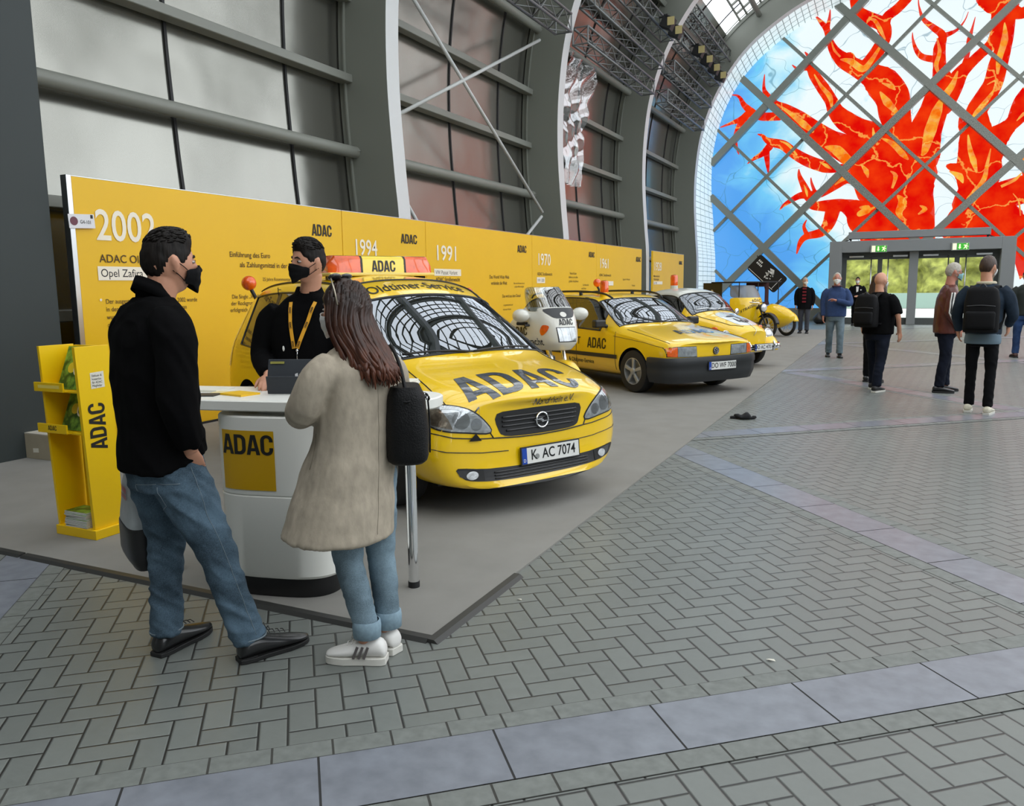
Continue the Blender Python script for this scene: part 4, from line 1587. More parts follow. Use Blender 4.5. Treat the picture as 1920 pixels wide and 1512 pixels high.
# rumpled plastic sheet hanging in the third bay
b = MB()
nx, nz_ = 26, 34
for i in range(nx + 1):
    for j in range(nz_ + 1):
        u, v = i / nx, j / nz_
        z = 7.4 - 3.2 * v
        y = 19.7 + 2.3 * u * (1 - .45 * v) + .06 * sin(9 * v)
        x = at_height(z, .45) + .09 * sin(18 * u + 5 * sin(6 * v)) + .04 * sin(31 * v + 9 * u)
        b.v.append((x, y, z))
for i in range(nx):
    for j in range(nz_):
        a = i * (nz_ + 1) + j
        b.f.append((a, a + 1, a + nz_ + 2, a + nz_ + 1))
        b.mi.append(0)
o = b.build('plastic_sheet', glass('crumpled clear film', (.75, .76, .78), rough=.12, boost=.25), smooth=True)
tag(o, 'crumpled clear plastic sheet hanging in the third wall bay', 'plastic sheet')

# ------------------------------------------------------------------ outdoors seen through the doors
m_leaf = mat('spring foliage', srgb(150, 152, 74), rough=.9, noise=.55, nscale=1.6, bump=.8)
b = MB()
nx, nz_ = 240, 44
for i in range(nx + 1):
    for j in range(nz_ + 1):
        x, z = -36 + 72 * i / nx, 9.5 * j / nz_
        d = mnoise_(Vector((x * .5, z * .5, 0))) * 1.6 + mnoise_(Vector((x * 1.7, z * 1.7, 5))) * .7 + mnoise_(Vector((x * 4, z * 4, 9))) * .3
        b.v.append((x + d * .2, 72 + d + .02 * z * z, z + d * .25))
for i in range(nx):
    for j in range(nz_):
        q = i * (nz_ + 1) + j
        b.f.append((q, q + nz_ + 1, q + nz_ + 2, q + 1))
        b.mi.append(0)
for i in range(nx + 1):
    b.v.append((-36 + 72 * i / nx, 77, 0))
n0 = (nx + 1) * (nz_ + 1)
for i in range(nx):
    q = i * (nz_ + 1) + nz_
    b.f.append((q, q + nz_ + 1, n0 + i + 1, n0 + i))
    b.mi.append(0)
o = b.build('hedge', m_leaf, smooth=True)
tag(o, 'dense yellow-green hedge of spring foliage seen through the glass doors', 'hedge', kind='stuff')
b = MB()
b.box((0, 55, .45), (60, .6, .9))
structure(b.build('trim_%d' % tr, mat('pale kerb wall', srgb(150, 172, 160), rough=.7)))
tr += 1

# ------------------------------------------------------------------ VEHICLE TOOLS
# car-local axes: x forward (nose near 0, tail negative), y to the car's left, z up
m_tyre = mat('tyre rubber', (.014, .014, .015), rough=.7)
m_alloy = mat('alloy wheel', srgb(168, 170, 170), rough=.35, metal=.35)
m_glass = glass('car glass', (.42, .47, .46), boost=.16, refl=(.86, .92, 1.0))
m_glass_d = glass('tinted side glass', (.34, .36, .30), boost=.06)
m_trimb = mat('black trim plastic', (.017, .017, .018), rough=.45)
m_int = mat('dark interior', (.018, .018, .02), rough=.8)
m_lamp = mat('chrome reflector', (.72, .74, .76), rough=.22, metal=.4, noise=.28, nscale=24, bump=.6)
m_lens = glass('lamp lens', (.93, .95, .96), boost=.1)
m_amber = mat('amber lens', srgb(232, 96, 12), rough=.2, coat=1.0, noise=.18, nscale=40)
m_orange = mat('orange beacon', srgb(240, 92, 10), rough=.15, coat=1.0, noise=.2, nscale=14)
m_plate = mat('plate white', srgb(228, 228, 224), rough=.4)
m_eu = mat('plate blue', srgb(20, 70, 170), rough=.4)
m_decal = mat('dark grey decal', srgb(58, 66, 76), rough=.22, coat=1.0)
m_bdecal = mat('black decal', (.012, .012, .013), rough=.3)


def body_mesh(stations, glass_rule, arches, sub=2, creases=()):
    """loft a car body; returns (faces per kind) as (verts, polys, matindex) after subdivision and wheel-arch cut.
    stations: list of (s, bow, [(y, z, dx?)...]) from nose to tail; glass_rule(i, j) -> 1/2 if the face is glass"""
    n = len(stations[0][2])
    vs, idx = [], {}
    for i, (s, bow, pts) in enumerate(stations):
        for j, p in enumerate(pts):
            y, z = p[0], p[1]
            dx = p[2] if len(p) > 2 else 0
            for sd in (1, -1):
                if y == 0 and sd < 0:
                    idx[i, j, -1] = idx[i, j, 1]
                    continue
                idx[i, j, sd] = len(vs)
                vs.append((-s + dx - bow * (y / .87) ** 2, y * sd, z))
    fs, mi = [], []
    for i in range(len(stations) - 1):
        for j in range(n - 1):
            for sd in (1, -1):
                q = [idx[i, j, sd], idx[i + 1, j, sd], idx[i + 1, j + 1, sd], idx[i, j + 1, sd]]
                if sd < 0:
                    q.reverse()
                fs.append(tuple(q))
                mi.append(glass_rule(i, j))
    for i in (0, len(stations) - 1):
        for j in range(n - 1):
            q = [idx[i, j, 1], idx[i, j + 1, 1], idx[i, j + 1, -1], idx[i, j, -1]]
            q = list(dict.fromkeys(q))
            if i:
                q.reverse()
            fs.append(tuple(q))
            mi.append(3 if j == 0 else 0)
    me = bpy.data.meshes.new('body_cage')
    me.from_pydata(vs, [], fs)
    for m in range(4):
        me.materials.append([m_ycar, m_glass, m_glass_d, m_trimb][m])
    me.polygons.foreach_set('material_index', mi)
    bm = bmesh.new()
    bm.from_mesh(me)
    bmesh.ops.recalc_face_normals(bm, faces=bm.faces)
    cl = bm.edges.layers.float.new('crease_edge')
    rev = {v: k for k, v in idx.items()}
    bm.verts.ensure_lookup_table()
    for e in bm.edges:
        a, b = rev[e.verts[0].index], rev[e.verts[1].index]
        for (j, i0, i1, c) in creases:      # longitudinal row creases
            if a[1] == b[1] == j and a[2] == b[2] and i0 <= min(a[0], b[0]) and max(a[0], b[0]) <= i1:
                e[cl] = c
    bm.to_mesh(me)
    bm.free()
    ob = bpy.data.objects.new('cage', me)
    COL.objects.link(ob)
    md = ob.modifiers.new('s', 'SUBSURF')
    md.levels = md.render_levels = sub
    cutters = []
    for (ax, r) in arches:
        for sd in (1, -1):
            c = MB()
            c.cyl((ax, sd * .5, r[1]), (ax, sd * 1.2, r[1]), r[0], n=36)
            co = c.build('cut', m_trimb)
            cutters.append(co)
            bo = ob.modifiers.new('b', 'BOOLEAN')
            bo.operation = 'DIFFERENCE'
            bo.object = co
            bo.solver = 'EXACT'
            bo.material_mode = 'TRANSFER'
    dg = bpy.context.evaluated_depsgraph_get()
    ev = bpy.data.meshes.new_from_object(ob.evaluated_get(dg))
    names = [m.name for m in ev.materials]
    V = [v.co.copy() for v in ev.vertices]
    F = [tuple(p.vertices) for p in ev.polygons]
    K = [names[p.material_index] for p in ev.polygons]
    bpy.data.objects.remove(ob)
    for c in cutters:
        bpy.data.objects.remove(c)
    return V, F, K


def sub_object(V, F, K, key, name, m, parent, smooth=32, thick=0):
    use = [f for f, k in zip(F, K) if k == key]
    ids = sorted({i for f in use for i in f})
    mp = {v: k for k, v in enumerate(ids)}
    b = MB()
    b.add([V[i] for i in ids], [tuple(mp[i] for i in f) for f in use])
    return b.build(name, m, parent, smooth=smooth)


def boundary(V, F, K, key, region=None):
    """boundary loops of the faces of one kind (optionally only faces whose centre passes region)"""
    from collections import defaultdict
    cnt = defaultdict(int)
    for f, k in zip(F, K):
        if k == key:
            if region:
                c = sum((V[i] for i in f), Vector()) / len(f)
                if not region(c):
                    continue
            for a, b_ in zip(f, f[1:] + f[:1]):
                cnt[min(a, b_), max(a, b_)] += 1
    nb = defaultdict(list)
    for (a, b_), c in cnt.items():
        if c == 1:
            nb[a].append(b_)
            nb[b_].append(a)
    loops, seen = [], set()
    for s in nb:
        if s in seen:
            continue
        L, cur, prev = [], s, None
        while cur not in seen:
            seen.add(cur)
            L.append(V[cur])
            nx = [q for q in nb[cur] if q not in seen]
            if not nx:
                break
            cur = nx[0]
        loops.append(L)
    return loops


class Skin:
    """projects flat outlines onto a body so lamps, decals and seams hug its surface"""

    def __init__(self, V, F):
        self.t = BVHTree.FromPolygons([tuple(v) for v in V], F)

    def hit(self, o, d):
        p, nrm, i, _ = self.t.ray_cast(Vector(o), Vector(d).normalized())
        if p is None:
            return None, None
        if nrm.dot(Vector(d)) > 0:
            nrm = -nrm
        return p, nrm

    def proj(self, u, v, mode):
        if mode == 'front':     # (u, v) = (y, z), looking backwards along -x
            return self.hit((3, u, v), (-1, 0, 0))
        if mode == 'top':       # (u, v) = (x, y)
            return self.hit((u, v, 5), (0, 0, -1))
        if mode == 'right':     # (u, v) = (x, z), car's right side (y negative)
            return self.hit((u, -3, v), (0, 1, 0))
        if mode == 'left':
            return self.hit((u, 3, v), (0, -1, 0))
        if mode == 'slope':     # oblique from the front and above: (u, v) = (y, along)
            d = Vector((-1, 0, -1.1)).normalized()
            e = Vector((-1.1, 0, 1)).normalized()
            return self.hit(Vector((0, u, 0)) + e * v - d * 4, d)

    def drape(self, mb, loops, mode, off_=.003, cell=.03, edge=0.0):
        """cover the outline with small faces projected on the skin"""
        f = MB()
        if isinstance(loops, tuple):
            f.add([(p[0], p[1], 0) for p in loops[0]], loops[1])
        else:
            f.flat(loops, (0, 0, 0), (1, 0, 0), (0, 1, 0))
        bm = bmesh.new()
        vv = [bm.verts.new(p) for p in f.v]
        for q in f.f:
            try:
                bm.faces.new([vv[i] for i in q])
            except ValueError:
                pass
        xs, ys = [p[0] for p in f.v], [p[1] for p in f.v]
        for ax, lo, hi in ((0, min(xs), max(xs)), (1, min(ys), max(ys))):
            k = lo + cell
            while k < hi:
                co = (k, 0, 0) if ax == 0 else (0, k, 0)
                no = (1, 0, 0) if ax == 0 else (0, 1, 0)
                bmesh.ops.bisect_plane(bm, geom=bm.verts[:] + bm.edges[:] + bm.faces[:], plane_co=co, plane_no=no, dist=1e-5)
                k += cell
        bm.verts.index_update()
        P, ok = [], []
        for v in bm.verts:
            p, nrm = self.proj(v.co.x, v.co.y, mode)
            ok.append(p is not None)
            P.append((p + nrm * off_) if p is not None else (0, 0, 0))
        fs = [tuple(v.index for v in q.verts) for q in bm.faces if all(ok[v.index] for v in q.verts)]
        # drop faces torn across a step
        fs = [q for q in fs if max((Vector(P[a]) - Vector(P[b])).length for a in q for b in q) < cell * 6]
        bm.free()
        return mb.add(P, fs)

    def line(self, pts, mode, off_=.002, step=.03):
        out = []
        for a, b in zip(pts, pts[1:]):
            n = max(1, int(hypot(b[0] - a[0], b[1] - a[1]) / step))
            for k in range(n):
                t = k / n
                p, nrm = self.proj(a[0] + (b[0] - a[0]) * t, a[1] + (b[1] - a[1]) * t, mode)
                if p is not None:
                    out.append(p + nrm * off_)
        p, nrm = self.proj(*pts[-1], mode)
        if p is not None:
            out.append(p + nrm * off_)
        return out


def grow(L, d):
    """outline pushed outwards by d (counter-clockwise or not)"""
    n = len(L)
    ar = sum(L[i][0] * L[(i + 1) % n][1] - L[(i + 1) % n][0] * L[i][1] for i in range(n))
    s = 1 if ar > 0 else -1
    out = []
    for i in range(n):
        a, p, c = Vector(L[i - 1]), Vector(L[i]), Vector(L[(i + 1) % n])
        e1, e2 = (p - a).normalized(), (c - p).normalized()
        n1, n2 = Vector((e1.y, -e1.x)) * s, Vector((e2.y, -e2.x)) * s
        m = (n1 + n2)
        m = m / max(.4, m.dot(n1) if m.length else 1)
        out.append((p.x + m.x * d, p.y + m.y * d))
    return out


def rounded(L, n=6):
    """smooth closed outline through the points"""
    P = [Vector(p) for p in L]
    m = len(P)
    out = []
    for i in range(m):
        p0, p1, p2, p3 = P[i - 1], P[i], P[(i + 1) % m], P[(i + 2) % m]
        for k in range(n):
            t = k / n
            q = 0.5 * ((2 * p1) + (p2 - p0) * t + (2 * p0 - 5 * p1 + 4 * p2 - p3) * t * t + (3 * p1 - p0 - 3 * p2 + p3) * t ** 3)
            out.append((q.x, q.y))
    return out


def flip(L):
    return [(-p[0], p[1]) for p in reversed(L)]


def wheel(parent, x, y, r, w, rim_r, spokes, side, style='alloy', cover=None):
    """wheel at (x, y): tyre > nothing; rim and hub as sub-parts"""
    ax = (0, 1, 0)
    b = MB()
    pr = [(rim_r * .98, -w / 2), (r * .86, -w / 2), (r * .96, -w * .46), (r, -w * .3), (r, w * .3), (r * .96, w * .46), (r * .86, w / 2), (rim_r * .98, w / 2)]
    b.lathe(pr, (x, y, r), ax, 40, caps=False)
    t = b.build('wheel', m_tyre, parent, smooth=35)
    f = side
    b = MB()
    b.lathe([(rim_r, -w * .5 * f), (rim_r * 1.0, w * .49 * f), (rim_r * .93, w * .5 * f), (rim_r * .9, w * .35 * f), (rim_r * .86, -w * .1 * f), (.01, -w * .12 * f)], (x, y, r), ax, 36, caps=False)
    b.build('rim', cover or m_alloy, t, smooth=40)
    b = MB()
    yf = y + side * w * .40
    b.lathe([(rim_r * .26, -.02 * f), (rim_r * .26, .025 * f), (rim_r * .12, .035 * f)], (x, yf, r), ax, 20)
    for k in range(spokes):
        a = 2 * pi * k / spokes + .3
        d = Vector((cos(a), 0, sin(a)))
        tn = Vector((-sin(a), 0, cos(a)))
        c = Vector((x, yf, r))
        w0, w1 = rim_r * .2, rim_r * .3
        vs = []
        for rr_, ww in ((rim_r * .15, w0), (rim_r * .95, w1)):
            for sy in (-.02, .02):
                for st in (-1, 1):
                    vs.append(c + d * rr_ + tn * st * ww / 2 + Vector((0, sy * side, 0)))
        b.add(vs, [(0, 1, 3, 2), (4, 6, 7, 5), (0, 2, 6, 4), (1, 5, 7, 3), (2, 3, 7, 6), (0, 4, 5, 1)])
    b.build('spokes', cover or m_alloy, t, smooth=35, bevel=.008)
    return t


def plate(parent, c, text, tilt=0.0, yawp=0.0, w=.52, h=.11, size=.085):
    """number plate facing forward (+x) at c"""
    R = Matrix.Rotation(yawp, 3, 'Z') @ Matrix.Rotation(tilt, 3, 'Y')
    ux, uz, nx = R @ Vector((0, 1, 0)), R @ Vector((0, 0, 1)), R @ Vector((1, 0, 0))
    c = Vector(c)
    b = MB()
    b.box(c, (.012, w + .02, h + .02), rot=R)
    pl = b.build('number_plate', m_trimb, parent, bevel=.003)
    b = MB()
    b.flat([(-w / 2, -h / 2), (w / 2, -h / 2), (w / 2, h / 2), (-w / 2, h / 2)], c + nx * .0065, ux, uz)
    b.build('plate_face', m_plate, pl)
    b = MB()
    b.flat([(-w / 2, -h / 2), (-w / 2 + .042, -h / 2), (-w / 2 + .042, h / 2), (-w / 2, h / 2)], c + nx * .0072, ux, uz)
    b.build('country_strip', m_eu, pl)
    b = MB()
    put_text(b, text, c + nx * .008 + uz * (-size * .36) + ux * .021, ux, uz, size * 1.18, .012, .84, 'CENTER', 1.0)
    b.build('plate_lettering', m_bdecal, pl)
    b = MB()
    put_text(b, 'D', c + nx * .0078 + ux * (-w / 2 + .021) - uz * h * .38, ux, uz, .032, .01, .9, 'CENTER')
    b.build('country_letter', m_plate, pl)
    return pl


def beacon(parent, c, r, h, base_m=None, name='beacon'):
    b = MB()
    b.lathe([(r * 1.05, 0), (r * 1.05, h * .25), (r * .98, h * .27)], c, (0, 0, 1), 24)
    bs = b.build(name, base_m or m_ycar, parent, smooth=40)
    b = MB()
    b.lathe([(r, h * .27), (r, h * .85), (r * .85, h * .97), (r * .3, h)], c, (0, 0, 1), 24)
    b.build('beacon_lens', m_orange, bs, smooth=40)
    return bs


def seam(parent, pts, r=.004, name='panel_seam', m=None):
    if len(pts) < 2:
        return
    b = MB()
    b.tube(pts, r, 5)
    return b.build(name, m or m_trimb, parent, smooth=True)

# ------------------------------------------------------------------ COMPACT VAN (nearest)
van = thing('compact_van', 'yellow compact van with roof light bar and large lettering on its bonnet, nearest vehicle', 'car', (-2.063, 5.005, .012), radians(-27))
ST = [
    (0.03, .19, [(0, .20), (.50, .20), (.63, .27), (.71, .40), (.71, .53), (.67, .60, -.03), (.60, .69, -.05), (.50, .735, -.08), (.27, .765, -.09), (0, .775, -.09)]),
    (0.10, .20, [(0, .18), (.62, .18), (.78, .26), (.85, .41), (.85, .54), (.80, .64), (.735, .745), (.62, .80, -.03), (.32, .83, -.03), (0, .84, -.03)]),
    (0.40, .10, [(0, .19), (.70, .19), (.845, .27), (.875, .45), (.862, .62), (.84, .735), (.76, .845), (.62, .89), (.32, .91), (0, .92)]),
    (0.72, .05, [(0, .20), (.72, .20), (.85, .27), (.877, .48), (.868, .68), (.845, .82), (.765, .92), (.62, .955), (.32, .975), (0, .98)]),
    (0.88, .17, [(0, .20), (.72, .20), (.85, .27), (.877, .5), (.87, .72), (.85, .88), (.755, .965), (.62, .995), (.32, 1.015), (0, 1.02)]),
    (1.28, .16, [(0, .20), (.72, .20), (.85, .27), (.88, .51), (.872, .74), (.853, .91), (.715, 1.20), (.605, 1.245), (.31, 1.28), (0, 1.29)]),
    (1.66, .12, [(0, .20), (.73, .20), (.85, .27), (.88, .52), (.874, .76), (.855, .925), (.675, 1.405), (.58, 1.46), (.30, 1.50), (0, 1.51)]),
    (1.84, .10, [(0, .20), (.73, .20), (.85, .27), (.88, .52), (.874, .77), (.855, .935), (.66, 1.485), (.58, 1.55), (.30, 1.595), (0, 1.605)]),
    (2.3, .03, [(0, .20), (.73, .20), (.85, .27), (.88, .52), (.874, .78), (.855, .95), (.65, 1.54), (.58, 1.615), (.3, 1.66), (0, 1.67)]),
    (3.2, 0, [(0, .20), (.73, .20), (.85, .27), (.88, .52), (.874, .80), (.855, .97), (.645, 1.545), (.575, 1.625), (.3, 1.675), (0, 1.685)]),
    (3.82, .02, [(0, .22), (.72, .22), (.84, .28), (.875, .52), (.868, .82), (.845, 1.01), (.63, 1.50), (.56, 1.575), (.3, 1.625), (0, 1.635)]),
    (4.12, .06, [(0, .26), (.70, .26), (.82, .32), (.86, .52), (.85, .80), (.81, 1.02), (.60, 1.40), (.53, 1.465), (.28, 1.50), (0, 1.51)]),
    (4.28, .08, [(0, .30), (.62, .30), (.76, .36), (.80, .52), (.79, .76), (.75, .95), (.62, 1.14), (.5, 1.19), (.25, 1.215), (0, 1.22)]),
]


def van_glass(i, j):
    if i in (4, 5) and j in (6, 7, 8):
        return 1
    if 5 <= i <= 9 and j == 5:
        return 2
    return 3 if j == 0 else 0


VV, VF, VK = body_mesh(ST, van_glass, [(-.87, (.36, .33)), (-3.56, (.36, .33))], creases=((5, 2, 11, .5), (6, 4, 11, .4)))
van_skin = Skin(VV, VF)
sub_object(VV, VF, VK, m_ycar.name, 'body', m_ycar, van)
sub_object(VV, VF, VK, m_trimb.name, 'underside', m_trimb, van)
ws = sub_object(VV, VF, VK, m_glass.name, 'windscreen', m_glass, van)
sub_object(VV, VF, VK, m_glass_d.name, 'side_windows', m_glass_d, van)
b = MB()
b.box((-2.2, 0, .24), (3.4, 1.3, .12))
b.build('underbody', m_trimb, van)
for L in boundary(VV, VF, VK, m_glass.name):
    b = MB()
    b.tube(L, .011, 6, closed=True)
    b.build('windscreen_seal', m_trimb, ws, smooth=True)
for L in boundary(VV, VF, VK, m_glass_d.name):
    b = MB()
    b.tube(L, .010, 6, closed=True)
    b.build('window_seal', m_trimb, van, smooth=True)
HL = [(.80, .752), (.70, .768), (.58, .737), (.48, .662), (.43, .578), (.62, .598), (.74, .615), (.80, .64), (.815, .69)]
for sd in (1, -1):
    L = rounded(HL if sd > 0 else flip(HL), 4)
    b = MB()
    van_skin.drape(b, grow(L, .010), 'front', .002, .025)
    hl = b.build('headlight', m_trimb, van, smooth=True)
    b = MB()
    van_skin.drape(b, L, 'front', .005, .022)
    b.build('reflector', m_lamp, hl, smooth=True)
    ind = [(.80, .74), (.74, .75), (.70, .62), (.80, .645), (.81, .69)]
    b = MB()
    van_skin.drape(b, ind if sd > 0 else flip(ind), 'front', .008, .022)
    b.build('indicator', mat('pale indicator glass', srgb(196, 180, 160), rough=.15, metal=.6, noise=.3, nscale=40), hl, smooth=True)
    b = MB()
    for cy_, cz_, r_ in ((.64, .675, .058), (.535, .64, .042)):
        van_skin.drape(b, arc(cy_ * sd, cz_, r_, r_, 0, 345, 18), 'front', .008, .02)
    b.build('projector', mat('dark chrome', (.5, .51, .52), rough=.15, metal=.7), hl, smooth=True)
    b = MB()
    van_skin.drape(b, L, 'front', .013, .022)
    b.build('lamp_cover', m_lens, hl, smooth=True)
# bonnet grille with chrome slats and badge
GR = rounded([(-.365, .685), (-.2, .697), (0, .70), (.2, .697), (.365, .685), (.355, .60), (.31, .552), (.12, .54), (-.12, .54), (-.31, .552), (-.355, .60)], 3)
b = MB()
van_skin.drape(b, grow(GR, .012), 'front', .002, .03)
gr = b.build('grille', m_trimb, van, smooth=True)
for z in (.575, .607, .639, .668):
    w_ = .33 if z > .58 else .3
    p = van_skin.line([(-w_, z), (w_, z)], 'front', .008, .05)
    b = MB()
    b.tube(p, .0075, 6)
    b.build('slat', mat('grille slat', (.05, .05, .052), rough=.25, metal=.3), gr, smooth=True)
c, nrm = van_skin.proj(0, .62, 'front')
x_, y_, z_ = Vector((0, 1, 0)), nrm.cross(Vector((0, 1, 0))) * -1, nrm
b = MB()
b.tube([c + nrm * .02 + (x_ * cos(t * pi / 18) + y_ * sin(t * pi / 18)) * .052 for t in range(36)], .006, 8, closed=True)
for q in ([(-.075, .006), (.005, .014), (-.012, -.004), (.075, -.008), (-.004, -.016), (.012, .002)],):
    b.prism(q, c + nrm * .014, x_, y_ if x_.cross(y_).dot(nrm) > 0 else -y_, .012)
b.build('badge', m_chrome, gr, smooth=40)
# seams
seam(van, van_skin.line([(-.43, .575), (-.405, .535), (-.2, .521), (0, .517), (.2, .521), (.405, .535), (.43, .575)], 'front'), .005, 'bonnet_seam')
for sd in (1, -1):
    seam(van, van_skin.line([(.82 * sd, .60), (.70 * sd, .565), (.5 * sd, .541), (.41 * sd, .536)], 'front'), .004, 'bumper_seam')
    seam(van, van_skin.line([(.84 * sd, .50), (.75 * sd, .475), (.5 * sd, .447), (.29 * sd, .437)], 'front'), .003, 'bumper_seam')
    seam(van, van_skin.line([(-1.0, .645 * sd), (-.7, .685 * sd), (-.45, .705 * sd), (-.3, .70 * sd)], 'top'), .004, 'bonnet_seam')
    sdm = 'left' if sd > 0 else 'right'
    for x in (-1.3, -2.25, -3.15):
        seam(van, van_skin.line([(x, .30), (x - .02, .6), (x - .05, .9)], sdm), .004, 'door_seam')
    seam(van, van_skin.line([(-.5, .41), (-1.5, .46), (-2.6, .47), (-3.2, .46)], sdm, .006), .012, 'side_moulding')
    tri = [(.60 * sd, .535), (.545 * sd, .582), (.505 * sd, .53)]
    b = MB()
    van_skin.drape(b, tri if sd < 0 else flip([(-p[0], p[1]) for p in flip(tri)]), 'front', .014, .02)
    b.build('washer_jet', m_trimb, van)
# lower intake with fog lamps
LG = rounded([(-.68, .36), (-.45, .335), (0, .325), (.45, .335), (.73, .36), (.71, .305), (.62, .27), (.4, .25), (0, .245), (-.4, .25), (-.60, .27), (-.66, .305)], 3)
b = MB()
van_skin.drape(b, LG, 'front', .003, .035)
lg = b.build('lower_intake', m_trimb, van, smooth=True)
for z in (.265, .285, .305):
    b = MB()
    b.tube(van_skin.line([(-.42, z), (.42, z)], 'front', .008, .06), .006, 6)
    b.build('slat', MATS['grille slat'], lg, smooth=True)
for sd in (1, -1):
    b = MB()
    q = [(.5, .335), (.69, .35), (.67, .305), (.6, .272), (.5, .262)]
    van_skin.drape(b, q if sd > 0 else flip(q), 'front', .006, .03)
    fg = b.build('fog_lamp', mat('smoked lamp glass', (.03, .03, .032), rough=.08, coat=1.0), lg, smooth=True)
    b = MB()
    van_skin.drape(b, arc(.585 * sd, .305, .042, .028, 0, 345, 18), 'front', .009, .02)
    b.build('reflector', m_lamp, fg, smooth=True)
c, nrm = van_skin.proj(0.06, .385, 'front')
pl_ = plate(van, c + Vector((.022, 0, 0)), 'K  AC 7074', tilt=radians(-5))
b = MB()
b.cyl(c + Vector((.0285, -.128, -.012)), c + Vector((.0315, -.128, -.012)), .019, n=20)
b.build('seal', mat('grey seal', srgb(150, 152, 150), rough=.5), pl_)
# lettering on the bonnet and the roof edge
gl, w = adac(.33, .05, 1.26)
b = MB()
for loops in gl:
    L2 = [[(-.515 + (.33 - p[1]) * 1.0, -.575 + p[0] * .98 + 0) for p in L] for L in loops]
    van_skin.drape(b, L2, 'top', .0035, .04)
b.build('bonnet_lettering', m_decal, van, smooth=True)
vs, fs = text_loops('Nordrhein e.V.', .075, .0012, .84)
b = MB()
van_skin.drape(b, ([(x - .075, y + .728) for x, y in vs], fs), 'front', .004, .05)
b.build('club_lettering', m_decal, van, smooth=True)
vs, fs = text_loops('Oldtimer-Service', .165, .009, .80, 'CENTER')
b = MB()
van_skin.drape(b, ([(-1.73 - y, x - .02) for x, y in vs], [tuple(f) for f in fs]), 'top', .004, .06)
b.build('roof_lettering', m_bdecal, van, smooth=True)
# amber light bar
LBX, LBZ = -2.5, 1.65
b = MB()
b.box((LBX, 0, LBZ + .016), (.30, 1.06, .03))
lb = b.build('light_bar', mat('cream base', srgb(236, 214, 120), rough=.35), van, bevel=.012)
for yy in (-.45, .45):
    b = MB()
    b.box((LBX, yy, LBZ - .02), (.12, .05, .05))
    b.build('bar_foot', m_trimb, lb)


def bar_section(y0, y1, e0=1.0, e1=1.0):
    b = MB()
    secs = []
    for y, e in ((y0, e0), (y0 + (y1 - y0) * .2, 1 if e0 < 1 else e0), (y1 - (y1 - y0) * .2, 1 if e1 < 1 else e1), (y1, e1)):
        h_ = .15 * (.35 + .65 * e)
        pr = [(.135, 0), (.125, h_ * .8), (.105, h_ * .96), (.07, h_), (-.07, h_), (-.105, h_ * .96), (-.125, h_ * .8), (-.135, 0)]
        secs.append([(LBX + p[0] * (.6 + .4 * e), y, LBZ + .03 + p[1]) for p in pr])
    n = len(secs[0])
    vs = [p for s in secs for p in s]
    fs = []
    for i in range(3):
        for k in range(n):
            k2 = (k + 1) % n
            fs.append((i * n + k, i * n + k2, (i + 1) * n + k2, (i + 1) * n + k))
    fs += [tuple(range(n - 1, -1, -1)), tuple(3 * n + k for k in range(n))]
    b.add(vs, fs)
    return b


m_ysign = mat('yellow sign lens', srgb(250, 215, 20), rough=.25, coat=1.0)
bar_section(-.52, -.225, .25, 1).build('amber_dome', m_orange, lb, smooth=40)
bar_section(.225, .52, 1, .25).build('amber_dome', m_orange, lb, smooth=40)
cs = bar_section(-.21, .21).build('centre_sign', m_ysign, lb, smooth=40)
for yy in (-.217, .217):
    bar_section(yy - .012, yy + .012).build('divider', m_trimb, lb, smooth=40)
b = MB()
_, w = adac(.098, .04, 1.0)
put_adac(b, (LBX + .1375, -w / 2, LBZ + .04), (0, 1, 0), (-.08, 0, .997), .098, 1.0, .04)
b.build('sign_lettering', m_bdecal, cs)
# roof rails, rear beacon and tall tail lamps
for sd in (1, -1):
    b = MB()
    b.tube(van_skin.line([(-1.66, .575 * sd), (-1.85, .575 * sd), (-2.6, .57 * sd), (-3.9, .55 * sd)], 'top', .004, .08), .010, 8)
    b.build('roof_rail', m_trimb, van, smooth=True)
    sdm = 'left' if sd > 0 else 'right'
    b = MB()
    van_skin.drape(b, [(-4.16, .78), (-4.09, .78), (-3.97, 1.38), (-4.02, 1.40)], sdm, .005, .04)
    tl = b.build('tail_lamp', mat('clear tail lamp', srgb(225, 222, 205), rough=.2, coat=1.0), van, smooth=True)
    wheel(van, -.87, .765 * sd, .315, .2, .205, 5, sd)
    wheel(van, -3.56, .765 * sd, .315, .2, .205, 5, sd)
    b = MB()
    if sd < 0:
      b.ball((-1.22, .95 * sd, 1.0), (.07, .11, .075), 16, 10)
      b.bar((-1.2, .84 * sd, .96), (-1.2, .93 * sd, .98), .05)
      b.build('door_mirror', m_ycar, van, smooth=True)
    # pillars between the side windows
    for x0, x1 in ((-2.22, -2.30), (-3.12, -3.2)):
        b = MB()
        pts = [van_skin.proj(x, z, sdm) for x, z in ((x0, .95), (x1, .95), (x1, 1.5), (x0, 1.5))]
        vv = [p + q * .003 for p, q in pts if p is not None]
        if len(vv) == 4:
            b.add(vv, [(0, 1, 2, 3)])
            b.build('pillar', m_trimb, van)
b = MB()
b.cyl((-4.02, -.56, 1.42), (-4.04, -.62, 1.56), .02, n=10)
st_ = b.build('beacon_stalk', m_trimb, van)
b = MB()
b.ball((-4.05, -.63, 1.61), .075, 20, 12)
b.build('beacon_lens', m_orange, st_, smooth=True)
